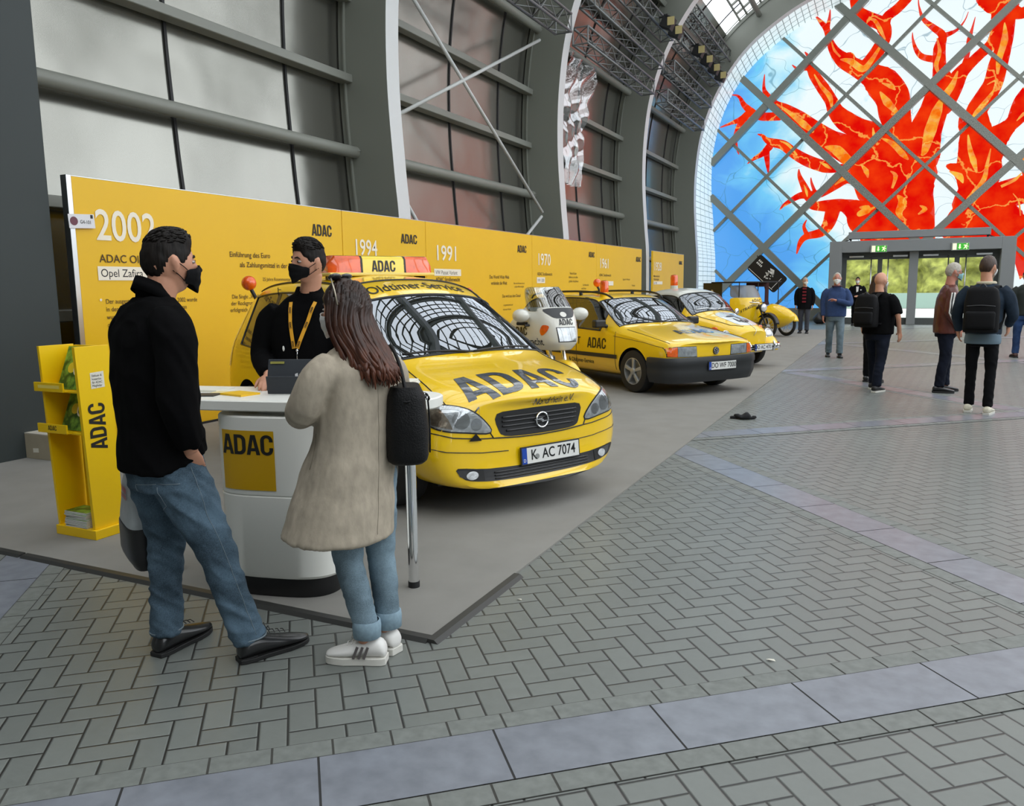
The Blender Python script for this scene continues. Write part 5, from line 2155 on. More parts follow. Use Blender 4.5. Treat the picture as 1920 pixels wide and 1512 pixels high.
# wipers, cabin
for y0_, y1_ in ((.55, -.05), (-.08, -.6)):
    b = MB()
    pts = []
    for k in range(9):
        t = k / 8
        p, nrm = van_skin.proj(y0_ + (y1_ - y0_) * t, 1.045 + .035 * t * (1 - t) * 4 * .4, 'front')
        if p is not None:
            pts.append(p + nrm * .018)
    b.tube(pts, .009, 6)
    b.build('wiper', m_trimb, van, smooth=True)
b = MB()
b.box((-1.4, 0, .86), (.62, 1.45, .16))
b.box((-2.6, 0, .55), (2.9, 1.5, .1))
for yy in (-.36, .36):
    for x in (-2.0, -2.9):
        b.box((x, yy, .75), (.5, .5, .3))
        b.box((x - .3, yy, 1.02), (.14, .48, .5), rot=Matrix.Rotation(radians(-12), 3, 'Y'))
        b.box((x - .36, yy, 1.34), (.09, .26, .16))
b.build('cabin', m_int, van, bevel=.03)
b = MB()
b.tube([(-1.62 - .07 * sin(t * pi / 12), .36 + .18 * cos(t * pi / 12), .98 + .17 * sin(t * pi / 12)) for t in range(24)], .014, 6, closed=True)
b.build('steering_wheel', m_trimb, van, smooth=True)
b = MB()
for k in range(16):
    b.cyl((-3.2, -.66 + k * .088, .98), (-3.2, -.66 + k * .088, 1.56), .004, n=4)
for k in range(7):
    b.cyl((-3.2, -.66, 1.0 + k * .09), (-3.2, .66, 1.0 + k * .09), .004, n=4)
b.build('cargo_grid', m_trimb, van)

seam(van, van_skin.line([(-1.98, -.55), (-1.94, 0), (-1.98, .55)], 'top', .004, .06), .009, 'roof_seam')

# ------------------------------------------------------------------ ESTATE CAR
est = thing('estate_car', 'yellow estate car with black bumper and one orange beacon on its roof', 'car', (-2.144, 11.353, .012), radians(-34))
B0 = [(0, .20), (.70, .20)]
ST = [
    (0.10, .12, [(0, .24), (.60, .24), (.74, .31), (.78, .42), (.79, .55), (.78, .625), (.74, .695, -.02), (.60, .72, -.04), (.3, .73, -.04), (0, .735, -.04)]),
    (0.20, .11, [(0, .21), (.66, .21), (.80, .28), (.83, .42), (.835, .57), (.82, .66), (.765, .735), (.62, .755), (.3, .77), (0, .775)]),
    (0.60, .05, B0 + [(.82, .26), (.85, .45), (.85, .62), (.83, .745), (.765, .805), (.62, .83), (.3, .845), (0, .85)]),
    (1.10, .04, B0 + [(.82, .26), (.85, .45), (.855, .65), (.832, .82), (.765, .875), (.62, .90), (.3, .915), (0, .92)]),
    (1.30, .12, B0 + [(.82, .26), (.85, .45), (.855, .66), (.832, .85), (.755, .91), (.62, .93), (.3, .945), (0, .95)]),
    (1.68, .11, B0 + [(.82, .26), (.85, .45), (.855, .67), (.832, .865), (.69, 1.14), (.60, 1.165), (.3, 1.185), (0, 1.19)]),
    (2.03, .09, B0 + [(.82, .26), (.85, .45), (.855, .67), (.832, .875), (.645, 1.31), (.57, 1.345), (.3, 1.37), (0, 1.375)]),
    (2.20, .06, B0 + [(.82, .26), (.85, .45), (.855, .68), (.832, .88), (.63, 1.355), (.56, 1.39), (.3, 1.41), (0, 1.415)]),
    (3.0, .02, B0 + [(.82, .26), (.85, .45), (.855, .68), (.832, .89), (.618, 1.37), (.555, 1.405), (.3, 1.425), (0, 1.43)]),
    (3.9, .02, B0 + [(.82, .26), (.85, .45), (.852, .68), (.828, .90), (.605, 1.355), (.55, 1.39), (.3, 1.41), (0, 1.415)]),
    (4.25, .04, [(0, .24), (.70, .24), (.81, .3), (.84, .46), (.84, .68), (.81, .90), (.585, 1.29), (.53, 1.33), (.3, 1.35), (0, 1.355)]),
    (4.5, .05, [(0, .3), (.66, .3), (.78, .36), (.80, .5), (.80, .7), (.78, .88), (.66, .98), (.5, 1.0), (.25, 1.01), (0, 1.02)]),
]
EV, EF, EK = body_mesh(ST, lambda i, j: 1 if i in (4, 5) and j in (6, 7, 8) else (2 if 5 <= i <= 9 and j == 5 else (3 if j == 0 or (j == 1 and i < 2) else 0)), [(-.97, (.345, .31)), (-3.59, (.345, .31))], creases=((5, 1, 11, .6), (6, 0, 3, .5), (6, 4, 10, .6)))
es = Skin(EV, EF)
sub_object(EV, EF, EK, m_ycar.name, 'body', m_ycar, est)
sub_object(EV, EF, EK, m_trimb.name, 'underside', m_trimb, est)
ews = sub_object(EV, EF, EK, m_glass.name, 'windscreen', m_glass, est)
sub_object(EV, EF, EK, m_glass_d.name, 'side_windows', m_glass_d, est)
b = MB()
b.box((-2.2, 0, .25), (3.6, 1.3, .12))
b.build('underbody', m_trimb, est)
for L in boundary(EV, EF, EK, m_glass.name):
    b = MB()
    b.tube(L, .010, 6, closed=True)
    b.build('windscreen_seal', m_trimb, ews, smooth=True)
for L in boundary(EV, EF, EK, m_glass_d.name):
    b = MB()
    b.tube(L, .012, 6, closed=True)
    b.build('window_seal', m_trimb, est, smooth=True)
# wrap-round black bumper and lower valance
plan = [(-.60, .845), (-.40, .835), (-.26, .79), (-.20, .66), (-.175, .45), (-.165, .2), (-.165, 0)]
plan = plan + [(x, -y) for x, y in reversed(plan[:-1])]
prof = [(0, .545), (.05, .54), (.062, .50), (.062, .44), (.05, .425), (.05, .35), (.045, .30), (.03, .26), (.0, .19), (-.2, .17)]
b = MB()
vs, fs = [], []
n = len(prof)
for i, p in enumerate(plan):
    a, c = Vector(plan[max(i - 1, 0)]), Vector(plan[min(i + 1, len(plan) - 1)])
    t = (c - a).normalized()
    nn = Vector((-t.y, t.x))
    if nn.dot(Vector(p) - Vector((-2, 0))) < 0:
        nn = -nn
    for d, z in prof:
        vs.append((p[0] + nn.x * d, p[1] + nn.y * d, z))
for i in range(len(plan) - 1):
    for k in range(n - 1):
        fs.append((i * n + k, i * n + k + 1, (i + 1) * n + k + 1, (i + 1) * n + k))
b.add(vs, fs)
bp_ = b.build('front_bumper', mat('grey-black bumper plastic', srgb(42, 44, 46), rough=.5), est, smooth=50)
plate(est, (-.095, .06, .415), 'DO WF 7000', tilt=0)
for sd in (1, -1):
    L = [(.325, .548), (.655, .555), (.655, .688), (.335, .684)]
    I = [(.662, .555), (.80, .565), (.80, .675), (.662, .688)]
    b = MB()
    q = [(.318, .541), (.81, .555), (.81, .685), (.66, .696), (.328, .692)]
    es.drape(b, q if sd > 0 else flip(q), 'front', .003, .04)
    hl = b.build('headlight', m_trimb, est, smooth=True)
    b = MB()
    es.drape(b, L if sd > 0 else flip(L), 'front', .007, .04)
    b.build('reflector', m_lamp, hl, smooth=True)
    b = MB()
    es.drape(b, L if sd > 0 else flip(L), 'front', .013, .04)
    b.build('lamp_cover', m_lens, hl, smooth=True)
    b = MB()
    es.drape(b, I if sd > 0 else flip(I), 'front', .009, .04)
    b.build('indicator', m_amber, hl, smooth=True)
    sdm = 'left' if sd > 0 else 'right'
    for x in (-1.38, -2.38, -3.3):
        seam(est, es.line([(x, .30), (x, .6), (x - .02, .86)], sdm), .004, 'door_seam')
    seam(est, es.line([(-1.44, .80), (-.75, .74), (-.35, .68)], sdm), .003, 'wing_seam')
    seam(est, es.line([(-1.25, .72 * sd), (-.6, .75 * sd), (-.3, .735 * sd)], 'top'), .004, 'bonnet_seam')
    b = MB()
    for x0, x1 in ((-1.33, -3.2), (-4.0, -4.35)):
        es.drape(b, [(x1, .465), (x0, .465), (x0, .525), (x1, .525)], sdm, .012, .12)
    b.build('side_moulding', m_trimb, est, smooth=True)
    b = MB()
    if sd < 0:
        gl, w = adac(.16, .05, 1.0)
        for loops in gl:
            es.drape(b, [[(-2.08 + p[0] * 1.22, .595 + p[1]) for p in L] for L in loops], sdm, .004, .06)
        vs, fs = text_loops('& Oldtimer-Service', .092, .010, .94)
        es.drape(b, ([(x - 2.6, y + .355) for x, y in vs], fs), sdm, .004, .15)
        vs, fs = text_loops('T', .16, .01, 1)
        es.drape(b, ([(x - 2.36, y + .64) for x, y in vs], fs), sdm, .004, .15)
        b.build('door_lettering', m_bdecal, est)
    # roof rails on feet
    pts = [(-1.9, .5 * sd, 1.35), (-2.12, .52 * sd, 1.42), (-2.7, .535 * sd, 1.455), (-3.6, .53 * sd, 1.445), (-4.1, .52 * sd, 1.41), (-4.25, .51 * sd, 1.34)]
    b = MB()
    b.tube(bez(pts, 5), .017, 8)
    for x in (-2.7, -3.5):
        b.bar((x, .53 * sd, 1.38), (x, .535 * sd, 1.45), .05, .03)
    b.build('roof_rail', m_trimb, est, smooth=True)
    wheel(est, -.97, .745 * sd, .31, .2, .2, 5, sd)
    wheel(est, -3.59, .745 * sd, .31, .2, .2, 5, sd)
    b = MB()
    b.box((-1.66, .94 * sd, .975), (.12, .2, .12))
    b.bar((-1.62, .80 * sd, .93), (-1.64, .88 * sd, .95), .06)
    b.build('door_mirror', m_trimb, est, bevel=.03, seg=3)
    b = MB()
    for x0, x1 in ((-2.36, -2.46), (-3.26, -3.34)):
        pts = [es.proj(x, z, sdm) for x, z in ((x0, .9), (x1, .9), (x1, 1.36), (x0, 1.36))]
        vv = [p + q * .003 for p, q in pts if p is not None]
        if len(vv) == 4:
            b.add(vv, [(0, 1, 2, 3)])
    b.build('pillar', m_trimb, est)
    b = MB()
    es.drape(b, [(-4.34, .72), (-4.22, .72), (-4.22, .9), (-4.32, .9)], sdm, .005, .06)
    b.build('tail_lamp', mat('red lamp', srgb(150, 20, 15), rough=.2, coat=1.0), est)
# badge, bonnet letters, wipers
c, nrm = es.proj(.03, .615, 'front')
b = MB()
b.cyl(c, c + Vector((.012, 0, 0)), .055, n=28)
bd = b.build('badge', m_black, est, smooth=40)
b = MB()
o_ = c + Vector((.014, 0, 0))
b.tube([o_ + Vector((0, .047 * cos(t * pi / 14), .047 * sin(t * pi / 14))) for t in range(28)], .004, 6, closed=True)
for q in ([(-.022, .034), (0, .004), (.022, .034)], [(-.034, .012), (-.014, -.034), (0, -.006), (.014, -.034), (.034, .012)]):
    b.tube([o_ + Vector((0, x, z)) for x, z in q], .0045, 6)
b.build('badge_letters', MATS['dark chrome'], bd, smooth=True)
gl, w = adac(.24, .05, 1.2)
b = MB()
for loops in gl:
    es.drape(b, [[(-.84 + (.24 - p[1]), -.28 + p[0]) for p in L] for L in loops], 'top', .004, .06)
b.build('bonnet_lettering', m_decal, est, smooth=True)
for y0_, y1_ in ((.6, .0), (-.02, -.6)):
    b = MB()
    pts = []
    for k in range(9):
        t = k / 8
        p, nrm = es.proj(y0_ + (y1_ - y0_) * t, .975 + .03 * sin(pi * t), 'front')
        if p is not None:
            pts.append(p + nrm * .018)
    b.tube(pts, .009, 6)
    b.build('wiper', m_trimb, est, smooth=True)
p, _ = es.proj(-2.22, -.42, 'top')
beacon(est, p - Vector((0, 0, .02)), .068, .26)
p, _ = es.proj(-3.0, .1, 'top')
b = MB()
b.cyl(p - Vector((0, 0, .02)), p + Vector((-.03, -.06, .12)), .02, n=10)
st_ = b.build('beacon_stalk', m_trimb, est)
b = MB()
b.ball(p + Vector((-.03, -.06, .17)), .07, 18, 12)
b.build('beacon_lens', m_orange, st_, smooth=True)
b = MB()
b.box((-1.75, 0, .80), (.5, 1.4, .14))
b.box((-2.9, 0, .5), (2.9, 1.5, .1))
for yy in (-.36, .36):
    for x in (-2.3, -3.1):
        b.box((x, yy, .68), (.5, .5, .3))
        b.box((x - .3, yy, .92), (.14, .48, .45), rot=Matrix.Rotation(radians(-12), 3, 'Y'))
        b.box((x - .36, yy, 1.2), (.09, .26, .14))
b.build('cabin', m_int, est, bevel=.03)
b = MB()
for k in range(18):
    b.cyl((-3.42, -.66 + k * .078, .86), (-3.42, -.66 + k * .078, 1.36), .005, n=4)
for k in range(7):
    b.cyl((-3.42, -.66, .88 + k * .075), (-3.42, .66, .88 + k * .075), .005, n=4)
b.build('cargo_grid', m_trimb, est)
b = MB()
b.tube([(-1.98 - .07 * sin(t * pi / 12), .36 + .18 * cos(t * pi / 12), .92 + .17 * sin(t * pi / 12)) for t in range(24)], .014, 6, closed=True)
b.build('steering_wheel', m_trimb, est, smooth=True)

# ------------------------------------------------------------------ ROUND SMALL CAR
btl = thing('round_small_car', 'yellow rounded small car with white roof, chrome bumper and orange beacon', 'car', (-2.154, 15.176, .012), radians(-32.4))
B0 = [(0, .24), (.50, .24), (.58, .28)]
ST = [
    (0.18, .25, [(0, .30), (.20, .30), (.28, .36), (.31, .44), (.32, .52), (.315, .57), (.30, .62), (.24, .66), (.12, .68), (0, .685)]),
    (0.26, .25, [(0, .27), (.30, .27), (.38, .33), (.42, .42), (.43, .54), (.42, .62), (.39, .68), (.30, .73), (.16, .755), (0, .765)]),
    (0.55, .15, [(0, .25), (.40, .25), (.50, .3), (.54, .42), (.545, .58), (.52, .70), (.46, .785), (.34, .85), (.17, .88), (0, .89)]),
    (0.92, .10, B0 + [(.64, .42), (.66, .62), (.64, .77), (.55, .87), (.40, .94), (.20, .97), (0, .98)]),
    (1.2, .14, B0 + [(.70, .42), (.735, .66), (.72, .86), (.60, .96), (.42, 1.0), (.21, 1.02), (0, 1.025)]),
    (1.38, .13, B0 + [(.72, .42), (.755, .68), (.74, .90), (.60, 1.16), (.46, 1.19), (.22, 1.21), (0, 1.215)]),
    (1.58, .12, B0 + [(.73, .42), (.76, .70), (.745, .91), (.565, 1.33), (.47, 1.375), (.24, 1.40), (0, 1.41)]),
    (1.84, .06, B0 + [(.73, .42), (.765, .70), (.75, .92), (.55, 1.39), (.46, 1.445), (.24, 1.48), (0, 1.49)]),
    (2.5, .0, B0 + [(.73, .42), (.765, .71), (.75, .93), (.55, 1.36), (.46, 1.43), (.24, 1.475), (0, 1.485)]),
    (3.1, .0, [(0, .26), (.50, .26), (.58, .3), (.68, .44), (.70, .72), (.68, .92), (.52, 1.18), (.43, 1.25), (.22, 1.30), (0, 1.31)]),
    (3.7, .05, [(0, .3), (.45, .3), (.52, .34), (.56, .48), (.56, .7), (.53, .82), (.42, .92), (.33, .97), (.17, 1.0), (0, 1.01)]),
    (3.98, .1, [(0, .34), (.3, .34), (.36, .38), (.38, .48), (.38, .58), (.36, .64), (.3, .69), (.23, .72), (.12, .735), (0, .74)]),
]
BV, BF, BK = body_mesh(ST, lambda i, j: 1 if i in (4, 5) and j in (6, 7, 8) else (2 if 5 <= i <= 8 and j == 5 else (3 if 6 <= i <= 8 and j in (6, 7, 8) else 0)), [], creases=((6, 4, 9, .3),))
bs_ = Skin(BV, BF)
m_wroof = mat('white roof paint', srgb(205, 206, 196), rough=.3, coat=.6)
sub_object(BV, BF, BK, m_ycar.name, 'body', m_ycar, btl)
sub_object(BV, BF, BK, m_trimb.name, 'roof_panel', m_wroof, btl)
bws = sub_object(BV, BF, BK, m_glass.name, 'windscreen', m_glass, btl)
sub_object(BV, BF, BK, m_glass_d.name, 'side_windows', m_glass_d, btl)
m_rub = mat('rubber seal', (.02, .02, .02), rough=.5)
for L in boundary(BV, BF, BK, m_glass.name):
    b = MB()
    b.tube(L, .014, 6, closed=True)
    f_ = b.build('windscreen_seal', m_rub, bws, smooth=True)
for L in boundary(BV, BF, BK, m_glass_d.name):
    b = MB()
    b.tube(L, .013, 6, closed=True)
    b.build('window_seal', m_rub, btl, smooth=True)
b = MB()
b.box((-2.1, 0, .26), (2.9, 1.0, .1))
b.build('underbody', m_trimb, btl)


def fender(x0, x1, yc, hw, ztop, zlow, front):
    """bulbous wing: arched sweep over the wheel with a rounded section"""
    b = MB()
    N, K = 22, 14
    vs = []
    for i in range(N + 1):
        t = i / N
        a = pi * t
        cx = (x0 + x1) / 2 + (x0 - x1) / 2 * cos(a)
        cz = zlow + (ztop - zlow) * (sin(a) ** .75)
        wv = hw * (.72 + .28 * sin(a) ** .6)
        tn = Vector((-(x0 - x1) / 2 * sin(a), 0, (ztop - zlow) * .75 * cos(a) * (max(sin(a), .12) ** -.25))).normalized()
        nr = Vector((-tn.z, 0, tn.x))
        if nr.z < 0 and abs(nr.z) > .05:
            nr = -nr
        if i in (0,):
            nr = Vector((1, 0, .1)).normalized() if x0 > x1 else nr
        if i == N:
            nr = Vector((-1, 0, .1)).normalized()
        for k in range(K + 1):
            u = pi * k / K
            vs.append(Vector((cx, yc, cz)) + Vector((0, 1, 0)) * (-wv * cos(u)) + nr * (.13 * sin(u) - .05))
    fs = []
    for i in range(N):
        for k in range(K):
            q = i * (K + 1) + k
            fs.append((q, q + K + 1, q + K + 2, q + 1))
    b.add(vs, fs)
    return b


m_wcap = mat('white hub', srgb(205, 200, 180), rough=.4)
for sd in (1, -1):
    b = fender(-.30, -1.36, .585 * sd, .205, .60, .30, True)
    fd = b.build('front_wing', m_ycar, btl, smooth=True, sub=1)
    b = fender(-2.72, -3.72, .60 * sd, .19, .62, .30, False)
    b.build('rear_wing', m_ycar, btl, smooth=True, sub=1)
    b = MB()
    b.box((-2.05, .67 * sd, .29), (1.45, .22, .04))
    b.build('running_board', m_trimb, btl, bevel=.015)
    # headlight bowl and glass
    c = Vector((-.40, .565 * sd, .60))
    ax = Vector((.95, 0, .28)).normalized()
    b = MB()
    b.lathe([(.04, -.22), (.085, -.1), (.105, 0.0)], c, ax, 28)
    hl = b.build('headlight', m_ycar, btl, smooth=True)
    b = MB()
    b.lathe([(.112, -.015), (.114, .01), (.098, .022), (.096, .0)], c, ax, 28, caps=False)
    b.build('lamp_rim', m_chrome, hl, smooth=True)
    b = MB()
    b.lathe([(.097, .006), (.085, .026), (.05, .04), (.01, .045)], c, ax, 28)
    b.build('reflector', m_lamp, hl, smooth=True)
    # indicator on the wing
    b = MB()
    b.ball((-.66, .6 * sd, .735), (.075, .035, .03), 14, 8)
    b.build('indicator', m_amber, btl, smooth=True)
    wheel(btl, -.83, .60 * sd, .305, .155, .19, 5, sd, cover=m_wcap)
    wheel(btl, -3.22, .61 * sd, .305, .155, .19, 5, sd, cover=m_wcap)
    sdm = 'left' if sd > 0 else 'right'
    for x in (-1.42, -2.4):
        seam(btl, bs_.line([(x, .34), (x, .6), (x - .02, .88)], sdm), .005, 'door_seam')
    seam(btl, bs_.line([(-1.3, .80), (-.95, .765), (-.62, .70)], sdm), .006, 'side_line', m_trimb)
    seam(btl, bs_.line([(-1.28, .56 * sd), (-.9, .47 * sd), (-.5, .36 * sd), (-.33, .2 * sd)], 'top'), .006, 'bonnet_seam')
    b = MB()
    b.lathe([(.01, 0), (.06, .012), (.06, .03)], (-1.48, .90 * sd, 1.0), (-1, 0, 0), 20)
    b.cyl((-1.46, .72 * sd, .93), (-1.48, .88 * sd, .99), .009, n=8)
    b.build('door_mirror', m_chrome, btl, smooth=True)
    # window pillar
    pts = [bs_.proj(x, z, sdm) for x, z in ((-2.42, .94), (-2.50, .94), (-2.50, 1.36), (-2.42, 1.36))]
    vv = [p + q * .003 for p, q in pts if p is not None]
    if len(vv) == 4:
        b = MB()
        b.add(vv, [(0, 1, 2, 3)])
        b.build('pillar', m_ycar, btl)
# chrome bumper with overriders
plan = [(-.55, .70), (-.34, .72), (-.16, .60), (-.09, .35), (-.07, 0)]
plan = bez([(x, y, .40) for x, y in plan + [(x, -y) for x, y in reversed(plan[:-1])]], 5)
b = MB()
vs, fs = [], []
pr = [(0, .055), (.022, .045), (.03, .015), (.014, 0), (.03, -.015), (.022, -.045), (0, -.055)]
n = len(pr)
for i, p in enumerate(plan):
    t = (plan[min(i + 1, len(plan) - 1)] - plan[max(i - 1, 0)]).normalized()
    nn = Vector((-t.y, t.x, 0))
    if nn.dot(p - Vector((-2, 0, p.z))) < 0:
        nn = -nn
    vs += [p + nn * d + Vector((0, 0, z)) for d, z in pr]
for i in range(len(plan) - 1):
    for k in range(n - 1):
        fs.append((i * n + k, i * n + k + 1, (i + 1) * n + k + 1, (i + 1) * n + k))
b.add(vs, fs)
bm_ = b.build('front_bumper', m_chrome, btl, smooth=35)
for yy in (-.33, .33):
    b = MB()
    b.ball((-.07, yy, .41), (.04, .03, .1), 12, 8)
    b.build('overrider', m_chrome, bm_, smooth=True)
b = MB()
b.bar((-.5, -.3, .36), (-.1, -.3, .39), .05, .03)
b.bar((-.5, .3, .36), (-.1, .3, .39), .05, .03)
b.build('bumper_bracket', m_trimb, bm_)
plate(btl, (-.02, .0, .40), 'DO AC 470 H', w=.46)
# bonnet handle, drawn decal, wipers, beacon
b = MB()
b.tube(bs_.line([(-.05, .60), (0, .70), (0, .85)], 'front', .006, .03) or [(0, 0, 0)], .006, 6)
b.tube(bs_.line([(-.32, 0), (-.7, 0), (-1.2, 0)], 'top', .003, .05), .006, 6)
b.build('bonnet_strip', m_chrome, btl, smooth=True)
b = MB()
cx_ = -.62
for (x, y, rx, ry) in ((-.50, .0, .07, .1), (-.66, .02, .12, .05), (-.78, -.06, .05, .12), (-.58, .13, .08, .03), (-.57, -.12, .1, .03), (-.88, .08, .05, .04)):
    bs_.drape(b, arc(x, y, rx, ry, 0, 340, 12), 'top', .005, .05)
b.build('bonnet_drawing', m_bdecal, btl, smooth=True)
b = MB()
bs_.drape(b, rounded([(-.38, -.2), (-.36, .18), (-.7, .26), (-1.05, .2), (-1.02, -.22), (-.7, -.28)], 4), 'top', .0035, .06)
b.build('bonnet_patch', mat('white decal', srgb(214, 220, 222), rough=.3, coat=.8), btl, smooth=True)
for y0_, y1_ in ((.5, .05), (.0, -.45)):
    b = MB()
    pts = []
    for k in range(7):
        t = k / 6
        p, nrm = bs_.proj(y0_ + (y1_ - y0_) * t, 1.06 + .02 * sin(pi * t), 'front')
        if p is not None:
            pts.append(p + nrm * .015)
    b.tube(pts, .007, 6)
    b.build('wiper', m_chrome, btl, smooth=True)
p, _ = bs_.proj(-2.38, 0, 'top')
beacon(btl, p - Vector((0, 0, .015)), .075, .30, m_wroof)
b = MB()
b.box((-1.62, 0, .86), (.2, 1.2, .12))
b.box((-2.4, 0, .5), (1.9, 1.3, .1))
for yy in (-.33, .33):
    b.box((-2.05, yy, .68), (.45, .45, .25))
    b.box((-2.3, yy, .95), (.12, .42, .5), rot=Matrix.Rotation(radians(-14), 3, 'Y'))
b.build('cabin', m_int, btl, bevel=.03)
b = MB()
b.tube([(-1.78 - .06 * sin(t * pi / 12), .33 + .18 * cos(t * pi / 12), .95 + .16 * sin(t * pi / 12)) for t in range(24)], .012, 6, closed=True)
b.build('steering_wheel', m_trimb, btl, smooth=True)

# ------------------------------------------------------------------ MOTORCYCLE WITH FAIRING
m_wpaint = mat('white fairing paint', srgb(222, 221, 212), rough=.3, coat=.8)


def shell(secs, th=.012):
    """open horizontal-section shell, mirrored: secs = [(z, [(x, y)...from centre outwards])]"""
    b = MB()
    m = len(secs[0][1])
    vs = []
    for z, L in secs:
        row = [(x, -y, z) for x, y in reversed(L[1:])] + [(x, y, z) for x, y in L]
        vs += row
    w = 2 * m - 1
    fs = []
    for i in range(len(secs) - 1):
        for k in range(w - 1):
            fs.append((i * w + k, i * w + k + 1, (i + 1) * w + k + 1, (i + 1) * w + k))
    b.add(vs, fs)
    return b


def shell_obj(b, name, m, parent, th=.012, sub=2):
    o = b.build(name, m, parent, smooth=True)
    s = o.modifiers.new('th', 'SOLIDIFY')
    s.thickness = th
    s.offset = 0
    u = o.modifiers.new('sub', 'SUBSURF')
    u.levels = u.render_levels = sub
    return o


bk = thing('motorcycle', 'white-faired motorcycle between the compact van and the estate car', 'motorcycle', (-3.58, 8.93, .012), radians(-34))
FS = [(.78, [(.02, 0), (.01, .10), (-.15, .19), (-.55, .28), (-.75, .30)]), (.86, [(.09, 0), (.08, .15), (-.12, .24), (-.55, .36), (-.75, .38)]),
      (.90, [(.10, 0), (.085, .16), (-.11, .255), (-.55, .37), (-.75, .39)]), (1.0, [(.07, 0), (.055, .165), (-.11, .27), (-.55, .38), (-.72, .39)]),
      (1.12, [(.03, 0), (.015, .17), (-.13, .28), (-.5, .37), (-.62, .38)]), (1.22, [(-.03, 0), (-.045, .17), (-.17, .27), (-.4, .33), (-.48, .34)]),
      (1.30, [(-.10, 0), (-.115, .16), (-.22, .25), (-.36, .29), (-.40, .30)])]
shell_obj(shell(FS), 'fairing', m_wpaint, bk)
dg = bpy.context.evaluated_depsgraph_get()
fo = [c for c in children(bk)][0]
fm = bpy.data.meshes.new_from_object(fo.evaluated_get(dg))
fsk = Skin([v.co.copy() for v in fm.vertices], [tuple(p.vertices) for p in fm.polygons])
WS_ = [(1.24, [(-.045, 0), (-.06, .165), (-.18, .265), (-.34, .315)]), (1.32, [(-.12, 0), (-.135, .16), (-.24, .25), (-.38, .30)]),
       (1.44, [(-.22, 0), (-.235, .15), (-.33, .235), (-.45, .28)]), (1.54, [(-.32, 0), (-.33, .12), (-.41, .2), (-.50, .245)])]
shell_obj(shell(WS_), 'windshield', glass('clear visor', (.80, .84, .85), boost=.10), bk, .006)
b = MB()
fsk.drape(b, rounded([(-.21, 1.27), (0, 1.285), (.21, 1.27), (.17, 1.2), (.1, 1.165), (-.1, 1.165), (-.17, 1.2)], 3), 'front', .004, .03)
bb = b.build('cowl_band', mat('dark grey band', srgb(52, 54, 56), rough=.4), bk, smooth=True)
b = MB()
fsk.drape(b, arc(.0, 1.205, .045, .03, 0, 342, 18), 'front', .007, .02)
b.build('oval_badge', m_wpaint, bb, smooth=True)
b = MB()
gl, w = adac(.07, .05, 1.15)
for loops in gl:
    fsk.drape(b, [[(p[0] - w / 2 + .01, p[1] + 1.085) for p in L] for L in loops], 'front', .005, .04)
b.build('front_lettering', m_bdecal, bk)
b = MB()
fsk.drape(b, [(-.125, .885), (.125, .885), (.135, 1.06), (-.135, 1.06)], 'front', .003, .03)
hl = b.build('headlight', m_trimb, bk, smooth=True)
b = MB()
fsk.drape(b, [(-.115, .895), (.115, .895), (.125, 1.05), (-.125, 1.05)], 'front', .006, .025)
b.build('reflector', m_lamp, hl, smooth=True)
b = MB()
fsk.drape(b, [(-.115, .895), (.115, .895), (.125, 1.05), (-.125, 1.05)], 'front', .012, .03)
b.build('lamp_cover', m_lens, hl, smooth=True)
for sd in (1, -1):
    L = rounded([(.20, 1.07), (.245, 1.085), (.262, 1.02), (.25, .965), (.225, 1.0)], 4)
    b = MB()
    fsk.drape(b, L if sd > 0 else flip(L), 'front', .006, .03)
    b.build('indicator', m_amber, bk, smooth=True)
    b = MB()
    b.ball((-.28, .43 * sd, 1.2), (.11, .105, .08), 18, 12)
    b.bar((-.3, .3 * sd, 1.2), (-.28, .38 * sd, 1.2), .05)
    for i, v in enumerate(b.v):
        if v[0] < -.33:
            b.v[i] = (-.33, v[1], v[2])
    b.build('mirror', m_wpaint, bk, smooth=40)
    b = MB()
    b.cyl((-.22, .095 * sd, .9), (.0, .095 * sd, .32), .026, n=14)
    b.cyl((-.06, .095 * sd, .48), (.0, .095 * sd, .31), .034, n=14)
    b.build('fork_leg', m_chrome, bk, smooth=40)
    b = MB()
    b.box((-1.55, .33 * sd, .68), (.55, .22, .42))
    b.build('pannier', m_wpaint, bk, bevel=.05, seg=4)
b = MB()
sdm = 'right'
gl, w = adac(.10, .05, 1.0)
for loops in gl:
    fsk.drape(b, [[(p[0] - .56, p[1] + .96) for p in L] for L in loops], sdm, .006, .05)
vs, fs = text_loops('Straßenwacht', .12, .007, .85, 'RIGHT')
fsk.drape(b, ([(x - .09, y + .85) for x, y in vs], fs), sdm, .006, .08)
b.build('side_lettering', m_bdecal, bk)
wheel(bk, 0, 0, .31, .11, .22, 5, -1)
wheel(bk, -1.5, 0, .31, .13, .22, 5, -1)
b = MB()
vs, fs = [], []
for i in range(17):
    a = radians(20 + i * 8)
    for yy, rr in ((-.075, .335), (-.05, .36), (.05, .36), (.075, .335)):
        vs.append((rr * cos(a), yy, .31 + rr * sin(a)))
for i in range(16):
    for k in range(3):
        fs.append((4 * i + k, 4 * i + k + 1, 4 * i + k + 5, 4 * i + k + 4))
b.add(vs, fs)
o = b.build('front_mudguard', m_ycar, bk, smooth=True)
o.modifiers.new('th', 'SOLIDIFY').thickness = .006
b = MB()
b.ball((-.85, 0, .95), (.32, .17, .16), 18, 12)
b.build('tank', m_ycar, bk, smooth=True)
b = MB()
b.box((-1.35, 0, .86), (.75, .3, .12))
b.build('seat', m_trimb, bk, bevel=.05, seg=4)
b = MB()
b.box((-.75, 0, .48), (.6, .36, .4))
b.cyl((-.3, 0, .9), (-1.5, 0, .35), .05, n=8)
b.cyl((-.9, -.2, .3), (-1.7, -.22, .32), .05, n=12)
